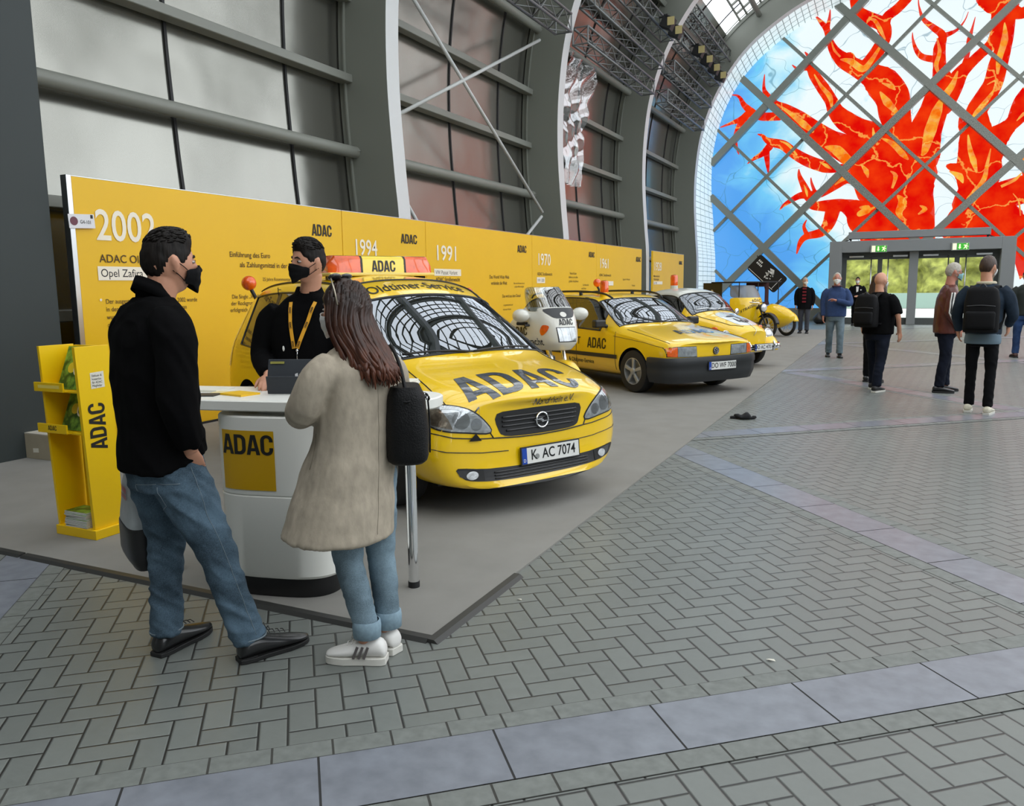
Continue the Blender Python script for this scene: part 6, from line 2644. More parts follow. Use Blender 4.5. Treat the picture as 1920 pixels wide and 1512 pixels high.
b.build('engine_block', mat('engine grey', srgb(70, 72, 74), rough=.5), bk, bevel=.03)
b = MB()
b.cyl((-.28, -.38, 1.08), (-.28, .38, 1.08), .014, n=8)
for sd in (1, -1):
    b.cyl((-.3, .33 * sd, 1.1), (-.42, .40 * sd, 1.1), .02, n=8)
b.build('handlebar', m_trimb, bk, smooth=40)
b = MB()
b.cyl((-1.75, -.30, .8), (-1.8, -.34, 1.42), .012, n=8)
st_ = b.build('beacon_pole', m_wpaint, bk)
b = MB()
b.ball((-1.8, -.34, 1.48), .058, 18, 12)
b.build('beacon_lens', m_orange, st_, smooth=True)
b = MB()
b.bar((-.9, .14, .3), (-.75, .30, .01), .022)
b.build('side_stand', m_trimb, bk)

# ------------------------------------------------------------------ OLD MOTORCYCLE WITH SIDECAR
sr = thing('sidecar_motorcycle', 'old yellow motorcycle with egg-shaped sidecar and black canopy at the far end', 'motorcycle', (-3.34, 24.0, .012), radians(-34))


def spoked(parent, x, y, r):
    b = MB()
    b.tube([(x + (r - .045) * cos(t * pi / 18), y, r + (r - .045) * sin(t * pi / 18)) for t in range(36)], .045, 10, closed=True)
    w_ = b.build('wheel', m_tyre, parent, smooth=True)
    b = MB()
    b.tube([(x + (r - .09) * cos(t * pi / 18), y, r + (r - .09) * sin(t * pi / 18)) for t in range(36)], .016, 6, closed=True)
    b.cyl((x, y - .06, r), (x, y + .06, r), .045, n=12)
    for k in range(12):
        a = k * pi / 6
        b.cyl((x, y + (.05 if k % 2 else -.05), r), (x + (r - .09) * cos(a), y, r + (r - .09) * sin(a)), .008, n=5)
    b.build('spokes', mat('pale rim paint', srgb(190, 190, 185), rough=.4), w_, smooth=40)
    return w_


spoked(sr, 0, 0, .34)
spoked(sr, -1.42, 0, .34)
spoked(sr, -.35, 1.2, .34)


def mudguard(parent, x, y, r, a0, a1, hw, m):
    b = MB()
    n = 16
    vs, fs = [], []
    for i in range(n + 1):
        a = radians(a0 + (a1 - a0) * i / n)
        for yy, rr in ((-hw, r - .03), (-hw * .6, r), (hw * .6, r), (hw, r - .03)):
            vs.append((x + rr * cos(a), y + yy, .34 + rr * sin(a)))
    for i in range(n):
        for k in range(3):
            fs.append((4 * i + k, 4 * i + k + 1, 4 * i + k + 5, 4 * i + k + 4))
    b.add(vs, fs)
    o = b.build('mudguard', m, parent, smooth=True)
    o.modifiers.new('th', 'SOLIDIFY').thickness = .01
    return o


mudguard(sr, 0, 0, .39, 10, 140, .09, m_black)
mudguard(sr, -.35, 1.2, .40, 15, 165, .11, m_ycar)
for yy in (-.06, .06):
    b = MB()
    b.cyl((0, yy, .34), (-.3, yy, .95), .025, n=10)
    b.build('fork_leg', m_trimb, sr)
# convex leg shield with grey upper sheet and lettering
SH = [(.42, [(-.50, 0), (-.53, .2), (-.66, .40), (-.9, .52)]), (.62, [(-.42, 0), (-.45, .24), (-.6, .46), (-.9, .58)]), (.85, [(-.40, 0), (-.43, .25), (-.6, .48), (-.92, .60)]),
      (1.05, [(-.44, 0), (-.47, .25), (-.64, .46), (-.95, .58)]), (1.16, [(-.50, 0), (-.53, .25), (-.69, .44), (-.98, .55)])]
sho = shell_obj(shell(SH), 'leg_shield', m_ycar, sr, .02)
SH2 = [(1.14, [(-.49, 0), (-.52, .25), (-.68, .44), (-.97, .55)]), (1.32, [(-.58, 0), (-.61, .24), (-.75, .42), (-1.02, .50)]), (1.52, [(-.72, 0), (-.75, .22), (-.86, .36), (-1.06, .44)])]
shell_obj(shell(SH2), 'weather_sheet', mat('grey clear sheet', srgb(140, 142, 144), rough=.25, alpha=.75), sr, .012)
dg = bpy.context.evaluated_depsgraph_get()
fm = bpy.data.meshes.new_from_object(sho.evaluated_get(dg))
ssk = Skin([v.co.copy() for v in fm.vertices], [tuple(p.vertices) for p in fm.polygons])
b = MB()
vs, fs = text_loops('ADAC', .13, .012, .9, 'CENTER', 1.3)
ssk.drape(b, ([(x + .02, y + 1.03 - .8 * x * x) for x, y in vs], fs), 'front', .012, .06)
vs, fs = text_loops('STRASSENHILFSDIENST', .115, .012, .66, 'CENTER', 1.15)
ssk.drape(b, ([(x - .02, y + .90 - 1.0 * x * x) for x, y in vs], fs), 'front', .012, .06)
b.build('shield_lettering', m_bdecal, sr)
b = MB()
b.lathe([(.06, -.14), (.12, -.06), (.135, 0)], (-.16, .0, .86), (1, 0, 0), 24)
hl = b.build('headlight', m_black, sr, smooth=True)
b = MB()
b.lathe([(.125, .004), (.10, .03), (.01, .04)], (-.16, 0, .86), (1, 0, 0), 24)
b.build('reflector', m_lamp, hl, smooth=True)
b = MB()
b.box((-.85, 0, .42), (.6, .3, .3))
b.cyl((-.3, 0, .9), (-1.42, 0, .36), .04, n=8)
b.cyl((-.6, 0, .3), (-1.42, .0, .34), .04, n=8)
b.build('engine_block', m_trimb, sr, bevel=.03)
b = MB()
b.ball((-.75, 0, .85), (.3, .13, .13), 16, 10)
b.build('tank', m_ycar, sr, smooth=True)
b = MB()
b.box((-1.2, 0, .82), (.4, .26, .09))
b.build('saddle', m_trimb, sr, bevel=.03)
b = MB()
b.tube([(-.72, -.34, 1.06), (-.42, -.2, 1.02), (-.36, 0, 1.0), (-.42, .2, 1.02), (-.72, .34, 1.06)], .013, 6)
b.build('handlebar', m_chrome, sr, smooth=True)
# egg-shaped sidecar with open top
b = MB()
N, K = 22, 24
prof = []
for i in range(N + 1):
    t = i / N
    x = .30 - 1.75 * t
    w_ = sin(pi * min(1, t * .93 + .02)) ** .62
    prof.append((x, .39 * w_, .36 * w_))
vs, fs = [], []
for x, ry, rz in prof:
    for k in range(K):
        a = 2 * pi * k / K
        z = .57 + rz * sin(a) + (.04 if sin(a) > 0 else 0) * sin(a)
        vs.append((x, .72 + ry * cos(a), z))
for i in range(N):
    for k in range(K):
        k2 = (k + 1) % K
        xm = prof[i][0]
        top = sin(2 * pi * (k + .5) / K) > .62
        if -1.05 < xm < -.42 and top:
            continue
        fs.append((i * K + k, (i + 1) * K + k, (i + 1) * K + k2, i * K + k2))
fs += [tuple(range(K)), tuple(N * K + k for k in range(K - 1, -1, -1))]
b.add(vs, fs)
sc_b = b.build('sidecar_body', m_ycar, sr, smooth=True)
sc_b.modifiers.new('th', 'SOLIDIFY').thickness = .015
b = MB()
b.lathe([(.04, -.12), (.09, -.05), (.10, 0)], (.24, .72, .62), (1, 0, .1), 24)
hl = b.build('sidecar_lamp', m_chrome, sr, smooth=True)
b = MB()
b.lathe([(.092, .004), (.07, .03), (.01, .036)], (.24, .72, .62), (1, 0, .1), 24)
b.build('reflector', m_lamp, hl, smooth=True)
b = MB()
put_text(b, 'Hilfsdienst', (.05, .47, .885), (0, 1, 0), (-.8, 0, .6), .07, .002)
b.build('sidecar_lettering', m_brown, sr)
b = MB()
b.bar((-.35, 0, .36), (-.35, 1.16, .36), .04)
b.bar((-1.2, 0, .36), (-1.0, .9, .36), .04)
b.build('sidecar_frame', m_trimb, sr)
# canopy
b = MB()
b.box((-1.25, .42, 1.6), (1.15, 1.75, .04))
cn = b.build('canopy_roof', mat('black canvas', (.012, .012, .013), rough=.7), sr, bevel=.015)
b = MB()
b.box((-1.78, -.43, 1.28), (.62, .02, .62), rz=radians(18))
sb = b.build('side_curtain', m_black, sr, bevel=.005)
b = MB()
R = Matrix.Rotation(radians(18), 3, 'Z')
b.flat([arc(0, 0, .13, .15, 0, 345, 24), list(reversed(arc(0, 0, .085, .1, 0, 345, 24)))], (-1.8 + .005, -.445, 1.32), R @ Vector((1, 0, 0)), UZ)
b.flat([arc(0, 0, .05, .065, 0, 330, 12)], (-1.8 + .005, -.446, 1.32), R @ Vector((1, 0, 0)), UZ)
b.build('round_badge', mat('cream badge', srgb(205, 195, 160), rough=.5), sb)
for x, y, z in ((-.72, -.42, 1.0), (-1.8, -.42, .9), (-.75, 1.25, .9), (-1.8, 1.25, .9), (-.72, .35, 1.0)):
    b = MB()
    b.cyl((x, y, z - .2), (x, y, 1.6), .014, n=8)
    b.build('canopy_post', m_trimb, sr)
b = MB()
for q in ([(.3, .9), (1.25, .9), (1.25, 1.0), (.3, 1.0)], [(.3, 1.0), (.62, 1.0), (.62, 1.58), (.3, 1.58)], [(1.1, 1.0), (1.25, 1.0), (1.25, 1.58), (1.1, 1.58)], [(.62, 1.46), (1.1, 1.46), (1.1, 1.58), (.62, 1.58)]):
    b.prism(q, (-1.25, .12, 0), (0, 1, 0), UZ, .02)
b.build('rear_curtain', mat('dark red canvas', srgb(60, 20, 20), rough=.8), sr)
b = MB()
b.box((-1.15, .72, .72), (.3, .5, .3))
b.build('sidecar_seat', mat('dark leather', srgb(40, 26, 22), rough=.5), sr, bevel=.05)

# ------------------------------------------------------------------ PEOPLE
from mathutils import noise as mnoise
# person-local axes: x forward (where the chest faces), y to the person's left, z up


def sstep(a, b, x):
    t = max(0.0, min(1.0, (x - a) / (b - a)))
    return t * t * (3 - 2 * t)


def gauss(x):
    return math.exp(-x * x)


def head_pt(d, k=1.0):
    """skin point of the head for a direction; k scales the result outwards"""
    dx, dy, dz = d
    x, y, z = .094 * dx, .076 * dy, .118 * dz
    if dx < 0:
        x *= 1.06
    lo = sstep(0, 1, -dz)
    y *= 1 - .20 * lo
    if dx < 0:
        x *= 1 - .45 * lo
    f = max(0, dx)
    x += .026 * gauss(dy / .15) * (gauss((dz + .20) / .13) + .55 * gauss((dz + .02) / .16)) * f
    x += .005 * gauss((dz - .20) / .1) * gauss(dy / .5) * f
    x -= .010 * (gauss((dy - .38) / .17) + gauss((dy + .38) / .17)) * gauss((dz - .06) / .11) * f
    x += .006 * gauss((dz + .50) / .07) * gauss(dy / .28) * f
    x += .010 * gauss((dz + .86) / .16) * gauss(dy / .4)
    return Vector((x * k, y * k, z * k))


def sphere_grid(fn, n=44, m=32):
    vs, fs = [], []
    for i in range(1, m):
        t = pi * i / m
        for k in range(n):
            a = 2 * pi * k / n
            vs.append(fn((sin(t) * cos(a), sin(t) * sin(a), cos(t))))
    top = len(vs)
    vs += [fn((0, 0, 1)), fn((0, 0, -1))]
    for i in range(m - 2):
        for k in range(n):
            k2 = (k + 1) % n
            fs.append((i * n + k, (i + 1) * n + k, (i + 1) * n + k2, i * n + k2))
    for k in range(n):
        fs.append((top, k, (k + 1) % n))
        fs.append((top + 1, (m - 2) * n + (k + 1) % n, (m - 2) * n + k))
    return vs, fs


def limb(b, pts, rad, n=16, ref=(1, 0, 0), sm=4):
    """closed tapered limb; rad: per point r or (r along ref, r across)"""
    P = bez(pts, sm)
    R = []
    for i in range(len(pts) - 1):
        a, c = rad[i], rad[i + 1]
        a = a if isinstance(a, tuple) else (a, a)
        c = c if isinstance(c, tuple) else (c, c)
        for k in range(sm):
            t = k / sm
            R.append((a[0] + (c[0] - a[0]) * t, a[1] + (c[1] - a[1]) * t))
    l = rad[-1]
    R.append(l if isinstance(l, tuple) else (l, l))
    ref = Vector(ref)
    vs, fs = [], []
    N = len(P)
    for i in range(N):
        t = (P[min(i + 1, N - 1)] - P[max(i - 1, 0)]).normalized()
        x = ref - t * ref.dot(t)
        x = x.normalized() if x.length > .05 else frame_to(t)[0]
        y = t.cross(x)
        for k in range(n):
            a = 2 * pi * k / n
            vs.append(P[i] + x * R[i][0] * cos(a) + y * R[i][1] * sin(a))
    for i in range(N - 1):
        for k in range(n):
            k2 = (k + 1) % n
            fs.append((i * n + k, i * n + k2, (i + 1) * n + k2, (i + 1) * n + k))
    fs += [tuple(range(n - 1, -1, -1)), tuple((N - 1) * n + k for k in range(n))]
    return b.add(vs, fs)


def trunk(b, secs, n=28, e=2.5, sm=3):
    """torso-like solid through horizontal sections (cx, cy, z, half depth x, half width y)"""
    rows = []
    P = [Vector(s[:3]) for s in secs]
    C = bez(P, sm)
    for i in range(len(secs) - 1):
        for k in range(sm):
            t = k / sm
            t2 = t * t * (3 - 2 * t)
            rows.append((secs[i][3] + (secs[i + 1][3] - secs[i][3]) * t2, secs[i][4] + (secs[i + 1][4] - secs[i][4]) * t2))
    rows.append(secs[-1][3:5])
    L = []
    for c, (hd, hw) in zip(C, rows):
        o = superellipse(hd, hw, n, e)
        L.append([(c.x + p[0], c.y + p[1], c.z) for p in o])
    vs = [p for r in L for p in r]
    fs = []
    for i in range(len(L) - 1):
        for k in range(n):
            k2 = (k + 1) % n
            fs.append((i * n + k, i * n + k2, (i + 1) * n + k2, (i + 1) * n + k))
    fs += [tuple(range(n - 1, -1, -1)), tuple((len(L) - 1) * n + k for k in range(n))]
    return b.add(vs, fs)


def fused(b, name, m, parent, vox=.01, smooth=3, fold=0.0, ff=9.0, fz=1.0, seed=0.0):
    """melt the collected solids into one continuous surface; fold = depth of cloth creases"""
    me = b.mesh('tmp', m)
    o = bpy.data.objects.new('tmp', me)
    COL.objects.link(o)
    r = o.modifiers.new('r', 'REMESH')
    r.mode = 'VOXEL'
    r.voxel_size = vox
    r.use_smooth_shade = True
    if smooth:
        s = o.modifiers.new('s', 'SMOOTH')
        s.iterations = smooth
        s.factor = .5
    dg = bpy.context.evaluated_depsgraph_get()
    out = bpy.data.meshes.new_from_object(o.evaluated_get(dg))
    bpy.data.objects.remove(o)
    bpy.data.meshes.remove(me)
    out.name = name
    if fold:
        nr = [v.normal.copy() for v in out.vertices]
        for v, q in zip(out.vertices, nr):
            p = Vector((v.co.x * ff, v.co.y * ff, v.co.z * ff * fz + 2.5 * sin(v.co.x * ff * .8)))
            w = mnoise.noise(p + Vector((seed, seed * 2, 0)))
            w2 = mnoise.noise(p * 2.3 + Vector((3, seed, 1)))
            v.co += q * fold * ((1 - abs(w) * 2.2) * .8 + w2 * .35)
    if not out.materials:
        out.materials.append(m)
    out.polygons.foreach_set('use_smooth', [True] * len(out.polygons))
    return link_obj(name, out, parent)


def hand(b, wrist, d, pn, side, curl=.5, s=1.0, spread=.012, thumb_out=.6):
    """palm and five separate fingers. d: direction of the fingers, pn: palm normal, side: +1 thumb towards pn x d"""
    w, d, pn = Vector(wrist), Vector(d).normalized(), Vector(pn)
    pn = (pn - d * pn.dot(d)).normalized()
    t = pn.cross(d) * side          # towards the thumb
    limb(b, [w - d * .02 * s, w + d * .02 * s, w + d * .055 * s, w + d * .09 * s], [(.022 * s, .026 * s), (.020 * s, .033 * s), (.017 * s, .041 * s), (.013 * s, .039 * s)], 12, pn, 2)
    for k, (off_, ln) in enumerate(((.029, .072), (.0095, .08), (-.0105, .075), (-.029, .058))):
        p = w + d * (.085 - abs(off_ - .005) * .18) * s + t * off_ * s
        dd = (d + t * (off_ * 3.0) * spread / .012 * .3).normalized()
        pts = [p]
        a = .15 * curl
        for seg, f in ((0, .45), (1, .3), (2, .25)):
            a += curl * (.55, .75, .6)[seg]
            dv = dd * cos(a) + pn * sin(a)
            p = p + dv * ln * f * s
            pts.append(p.copy())
        limb(b, pts, [.0094 * s, .0088 * s, .0080 * s, .0062 * s], 8, pn, 3)
    p = w + d * .025 * s + t * .028 * s
    d1 = (d * .65 + t * thumb_out + pn * .25).normalized()
    d2 = (d * .9 + t * thumb_out * .35 + pn * .35).normalized()
    limb(b, [p - d1 * .01, p + d1 * .032 * s, p + d1 * .032 * s + d2 * .028 * s, p + d1 * .032 * s + d2 * .052 * s], [.0135 * s, .0115 * s, .010 * s, .0075 * s], 8, pn, 3)


SK = {'light': srgb(205, 150, 122), 'tan': srgb(190, 132, 104)}
m_skin = mat('skin', srgb(204, 148, 120), rough=.5, noise=.06, nscale=14)
m_skin2 = mat('ruddy skin', srgb(196, 132, 112), rough=.5, noise=.08, nscale=14)
m_hair_d = mat('dark brown hair', (.009, .0065, .005), rough=.55, spec=.2, noise=.5, nscale=60, bump=.5, stretch=(1, 1, .12))
m_hair_b = mat('brown hair', srgb(62, 42, 30), rough=.5, noise=.4, nscale=60, bump=.5, stretch=(1, 1, .15))
m_hair_g = mat('grey hair', srgb(178, 170, 158), rough=.6, noise=.25, nscale=60, bump=.5)
m_cloth_k = mat('black cloth', (.0032, .0032, .0036), rough=.9, spec=.08, bump=.1, nscale=60)
m_mask_k = mat('black mask cloth', (.008, .008, .009), rough=.85, spec=.15, bump=.2, nscale=90)
m_mask_w = mat('white mask', srgb(226, 226, 222), rough=.7)
m_mask_b = mat('pale blue mask', srgb(140, 188, 192), rough=.7)
m_eye = mat('eye white', srgb(178, 170, 165), rough=.25)
m_iris = mat('dark iris', (.02, .012, .008), rough=.15)


def denim(name, c, fade=.35):
    m = mat(name, c, rough=.85, spec=.2)
    n = NT(m)
    bs = m.node_tree.nodes['Principled BSDF']
    t = n.new('ShaderNodeTexCoord')
    a = n.new('ShaderNodeTexNoise')
    a.inputs['Scale'].default_value = 5
    a.inputs['Detail'].default_value = 6
    n.link(t.outputs['Object'], a.inputs['Vector'])
    w = n.new('ShaderNodeTexNoise')
    w.inputs['Scale'].default_value = 220
    n.link(t.outputs['Object'], w.inputs['Vector'])
    f = n.m('ADD', n.m('MULTIPLY', a.outputs['Fac'], .8), n.m('MULTIPLY', w.outputs['Fac'], .3))
    lo, hi = tuple(x * (1 - fade) for x in c), tuple(min(1, x * (1 + fade * 1.6)) for x in c)
    mr = n.new('ShaderNodeMapRange')
    mr.inputs[1].default_value = .42
    mr.inputs[2].default_value = .68
    n.link(f, mr.inputs[0])
    n.link(n.mix(mr.outputs[0], lo, hi), bs.inputs['Base Color'])
    bp = n.new('ShaderNodeBump')
    bp.inputs['Strength'].default_value = .25
    bp.inputs['Distance'].default_value = .004
    n.link(f, bp.inputs['Height'])
    n.link(bp.outputs[0], bs.inputs['Normal'])
    return m


def make_head(b, M, ears=True, neck_to=None, nr=.058):
    vs, fs = sphere_grid(head_pt)
    b.add([M @ v for v in vs], fs)
    if ears:
        for s in (1, -1):
            R = Matrix.Rotation(radians(22 * s), 3, 'Z') @ Matrix.Rotation(radians(-8), 3, 'Y')
            for c_, r_ in (((-.004, .0775 * s, -.004), (.017, .007, .030)), ((-.011, .083 * s, .006), (.012, .005, .022)), ((.0, .076 * s, -.028), (.009, .006, .012))):
                e = MB()
                e.ball(c_, r_, 12, 8, rot=R)
                b.add([M @ Vector(v) for v in e.v], e.f)
    if neck_to is not None:
        a = M @ Vector((-.02, 0, -.06))
        limb(b, [a, (a + Vector(neck_to)) / 2, neck_to], [nr * .98, nr, nr * 1.12], 16)


def make_face(p, M, brow_m, vox_hide=False):
    for s in (1, -1):
        b = MB()
        c = M @ Vector((.0785, .0305 * s, .0065))
        b.ball(c, (.0115, .0135, .0068), 14, 10)
        e = b.build('eye', m_eye, p, smooth=True)
        b = MB()
        b.ball(M @ Vector((.0868, .0305 * s, .0068)), (.0045, .0058, .0056), 12, 8)
        b.build('iris', m_iris, e, smooth=True)
        b = MB()
        b.tube([M @ (head_pt(Vector((1, .18 * s, .23)).normalized()) + Vector((.002, 0, 0))), M @ (head_pt(Vector((1, .40 * s, .29)).normalized()) + Vector((.002, 0, 0))), M @ (head_pt(Vector((1, .66 * s, .22)).normalized()) + Vector((.002, 0, 0)))], [.003, .0045, .002], 6)
        b.build('eyebrow', brow_m, p, smooth=True)


def make_hair(p, M, m, thick=.10, top=.0, quiff=0.0, front=.50, side=.16, back=-.50, name='hair', noise_=.02):
    """cropped hair: a shell standing proud of the scalp above the hairline"""
    def fn(d):
        dx, dy, dz = d
        a = abs(atan2(dy, dx)) / pi
        if a < .28:
            line = front - sstep(.14, .28, a) * (front - .22)
        elif a < .52:
            line = .22 - sstep(.28, .40, a) * .30 * (1 if side < .2 else .3) + sstep(.40, .52, a) * .16
        else:
            line = .08 - sstep(.54, .72, a) * (.08 - back)
        k = sstep(line - .05, line + .09, dz)
        h = thick * (.42 + .58 * sstep(-.1, .6, dz)) + top * sstep(.35, .9, dz) + quiff * gauss((dx - .62) / .35) * sstep(.45, .75, dz)
        h += noise_ * mnoise.noise(Vector((dx * 9, dy * 5, dz * 4)))
        return M @ head_pt(d, (1 + h) * k + (1 - k) * .90)
    vs, fs = sphere_grid(fn, 64, 48)
    b = MB()
    b.add(vs, fs)
    return b.build(name, m, p, smooth=True)


def hair_strands(p, M, m, hair_o, n=150, seed=1, lift=.012, sweep=.35):
    """short combed strands on the crown, running from the parting to the forehead"""
    rg = random.Random(seed)
    b = MB()
    for k in range(n):
        a = rg.uniform(-pi, pi)
        el = rg.uniform(.62, 1.5)
        d = Vector((cos(a) * cos(el), sin(a) * cos(el), sin(el)))
        pts = []
        for q in range(5):
            t = q / 4
            e = Vector((d.x + (.30 - .55 * t) * 1.0 * (-1 if d.x < .35 else .0) * -1 * .5, d.y * (1 + .12 * t) + sweep * .12 * t, d.z)).normalized()
            h = .105 + .05 * sstep(.35, .9, e.z) + .13 * gauss((e.x - .62) / .35) * sstep(.45, .75, e.z)
            pts.append(M @ (head_pt(e, 1 + h) + e * (lift * (.2 + .8 * sin(pi * t)) - .006)))
        b.tube(pts, [.0025, .0038, .0036, .003, .001], 5)
    return b.build('hair_strands', m, hair_o, smooth=True)


def make_mask(p, M, m, loops=True):
    b = MB()
    n, k_ = 26, 18
    for i in range(n + 1):
        a = -1.12 + 2.24 * i / n
        for j in range(k_ + 1):
            t = j / k_
            e = abs(a) / 1.12
            hi = -.03 - .22 * e ** 2
            lo = -.95 + .42 * e ** 2
            dz = hi + (lo - hi) * t
            c = sqrt(max(0, 1 - dz * dz))
            d = (c * cos(a), c * sin(a), dz)
            q = head_pt(d, 1.0)
            if e < .8:          # bridge over nose and chin instead of hugging every dip
                q.x = max(q.x, .108 - .05 * e * e - (.02 * (t - .4) ** 2))
            out = .006 + .004 * sin(pi * t) - .002 * sin(t * 18) * (1 - e)
            v = Vector((cos(a), sin(a), 0))
            b.v.append(M @ (q + v * out))
    for i in range(n):
        for j in range(k_):
            q = i * (k_ + 1) + j
            b.f.append((q, q + k_ + 1, q + k_ + 2, q + 1))
            b.mi.append(0)
    o = b.build('face_mask', m, p, smooth=True)
    o.modifiers.new('th', 'SOLIDIFY').thickness = .002
    if loops:
        for s in (1, -1):
            b = MB()
            for z0, z1 in ((-.026, .012), (-.068, -.030)):
                P = []
                for q in range(9):
                    t = q / 8
                    a = (1.08 + .62 * t) * s
                    dz = (z0 + (z1 - z0) * t) / .118
                    c = sqrt(1 - dz * dz)
                    P.append(M @ (head_pt((c * cos(a), c * sin(a), dz)) + Vector((cos(a), sin(a), 0)) * .005))
                b.tube(P, .0018, 5)
            b.build('ear_loop', m, o, smooth=True)
    return o


def shoe(p, heel, toe, m, sole_m, h=.085, w=.046, pointed=False, name='shoe', sole_h=.022, heel_h=0.0, collar=.10):
    """shoe from heel to toe on the floor"""
    hl, tp = Vector((*heel, 0)), Vector((*toe, 0))
    L = (tp - hl).length
    d = (tp - hl).normalized()
    sd = Vector((-d.y, d.x, 0))
    b = MB()
    st = [(0.0, .72, .62), (.06, .92, 1.0), (.2, 1.0, 1.12), (.34, .95, 1.0), (.5, 1.0, .78), (.68, 1.1, .6), (.84, .95, .45), (.95, .55 if pointed else .75, .33), (1.0, .18 if pointed else .4, .24)]
    rows = []
    for t, ww, hh in st:
        c = hl + d * L * t
        r = []
        for k in range(14):
            a = 2 * pi * k / 14
            yy, zz = cos(a), sin(a)
            r.append(c + sd * yy * w * ww + Vector((0, 0, sole_h + max(0.004, (zz * .5 + .5)) * h * hh)))
        rows.append(r)
    vs = [q for r in rows for q in r]
    fs = []
    for i in range(len(rows) - 1):
        for k in range(14):
            k2 = (k + 1) % 14
            fs.append((i * 14 + k, i * 14 + k2, (i + 1) * 14 + k2, (i + 1) * 14 + k))
    fs += [tuple(range(13, -1, -1)), tuple((len(rows) - 1) * 14 + k for k in range(14))]
    b.add(vs, fs)
    sh = b.build(name, m, p, smooth=True, sub=1)
    b = MB()
    ol = []
    for t, ww, hh in st:
        ol.append(hl + d * L * t + sd * w * ww * 1.02)
    for t, ww, hh in reversed(st):
        ol.append(hl + d * L * t - sd * w * ww * 1.02)
    n = len(ol)
    z0 = .0
    b.v += [tuple(q + Vector((0, 0, .001))) for q in ol] + [tuple(q + Vector((0, 0, sole_h + .006))) for q in ol]
    b.f += [tuple(range(n - 1, -1, -1)), tuple(range(n, 2 * n))] + [(k, (k + 1) % n, n + (k + 1) % n, n + k) for k in range(n)]
    b.mi += [0] * (n + 2)
    b.build('sole', sole_m, sh, bevel=.003)
    return sh, hl, d, sd, L


def laces(sh, hl, d, sd, L, h, m, n=4):
    b = MB()
    for k in range(n):
        t = .42 + .07 * k
        c = hl + d * L * t + Vector((0, 0, .03 + h * (1.02 - .9 * (t - .3))))
        b.tube([c - sd * .022 + Vector((0, 0, -.008)), c, c + sd * .022 + Vector((0, 0, -.008))], .0022, 5)
    c = hl + d * L * .40 + Vector((0, 0, .028 + h * .98))
    for s in (1, -1):
        b.tube([c, c + sd * .022 * s + Vector((0, 0, .02)), c + sd * .04 * s + Vector((0, 0, .008)), c + sd * .012 * s], .0022, 5)
    b.build('laces', m, sh, smooth=True)


m_bsole = mat('dark sole', (.012, .012, .012), rough=.6)
m_wsole = mat('white sole', srgb(214, 212, 204), rough=.5)
m_bleather = mat('black leather', (.012, .012, .013), rough=.28, coat=.3)
m_wleather = mat('white leather', srgb(232, 230, 226), rough=.4)


def headM(c, yaw_=0, pitch_=0, roll_=0, s=1.0):
    return Matrix.Translation(c) @ Matrix.Rotation(radians(yaw_), 4, 'Z') @ Matrix.Rotation(radians(pitch_), 4, 'Y') @ Matrix.Rotation(radians(roll_), 4, 'X') @ Matrix.Diagonal((s, s, s, 1))

# ================= man in black shirt, seen from behind his right side
man = thing('person', 'man in untucked black shirt and blue jeans, back to us, hand in pocket', 'person', (-2.685, 2.305, 0), radians(72.8))
m_jeans = denim('mid blue jeans', srgb(72, 90, 104), .45)
HM = headM((.055, -.025, 1.662), -4, 2, 0, 1.04)
b = MB()
make_head(b, HM, True, (-.005, -.005, 1.46), .061)
trunk(b, [(0, 0, .86, .10, .14), (-.01, 0, 1.02, .095, .14), (-.02, 0, 1.22, .10, .165), (-.015, 0, 1.38, .085, .15), (-.005, 0, 1.47, .05, .07)])
limb(b, [(-.01, -.17, 1.40), (-.04, -.235, 1.12), (.012, -.20, .925)], [.045, .036, .028])
limb(b, [(-.01, .17, 1.40), (.0, .24, 1.12), (.12, .22, .93)], [.045, .036, .026])
hand(b, (.012, -.195, .92), (.42, .42, -.8), (.3, 1, 0), 1, .25, .95)
hand(b, (.12, .22, .92), (.3, -.1, -.9), (0, -1, 0), -1, .5)
limb(b, [(0, -.09, .88), (.09, -.165, .51), (.205, -.235, .07)], [.07, .045, .034])
limb(b, [(0, .09, .88), (.02, .095, .51), (.0, .10, .07)], [.07, .045, .034])
fused(b, 'body', m_skin, man, .0065, 2)
make_face(man, HM, m_hair_d)
ho = make_hair(man, HM, m_hair_d, .055, .07, .15, .48, .16, -.55, noise_=.05)
hair_strands(man, HM, m_hair_d, ho, 330, 3, .006)
make_mask(man, HM, m_mask_k)
b = MB()
trunk(b, [(-.015, 0, .845, .150, .195), (-.015, 0, .93, .150, .19), (-.02, 0, 1.06, .142, .182), (-.025, 0, 1.24, .142, .195), (-.025, 0, 1.37, .130, .200), (-.018, 0, 1.46, .10, .172), (-.005, -.002, 1.525, .066, .085)])
limb(b, [(-.02, -.15, 1.44), (-.035, -.222, 1.36), (-.055, -.258, 1.14), (-.03, -.25, 1.03), (.005, -.215, .945)], [.078, .08, .066, .058, .046], 18)
limb(b, [(-.02, .15, 1.44), (-.02, .222, 1.36), (-.005, .262, 1.14), (.06, .245, 1.0), (.13, .22, .92)], [.075, .078, .066, .058, .046], 18)
for i, v in enumerate(b.v):      # shirt tail hangs lower at the back
    if v[2] < .95 and hypot(v[0], v[1]) < .26:
        b.v[i] = (v[0], v[1], v[2] + .075 * sstep(-.12, .12, v[0]) - .01)
fused(b, 'shirt', m_cloth_k, man, .008, 3, .010, 7, .9, 2.0)
b = MB()     # collar
P = [(.062 * cos(t) - .004, .066 * sin(t) - .004) for t in [radians(25 + 310 * k / 30) for k in range(31)]]
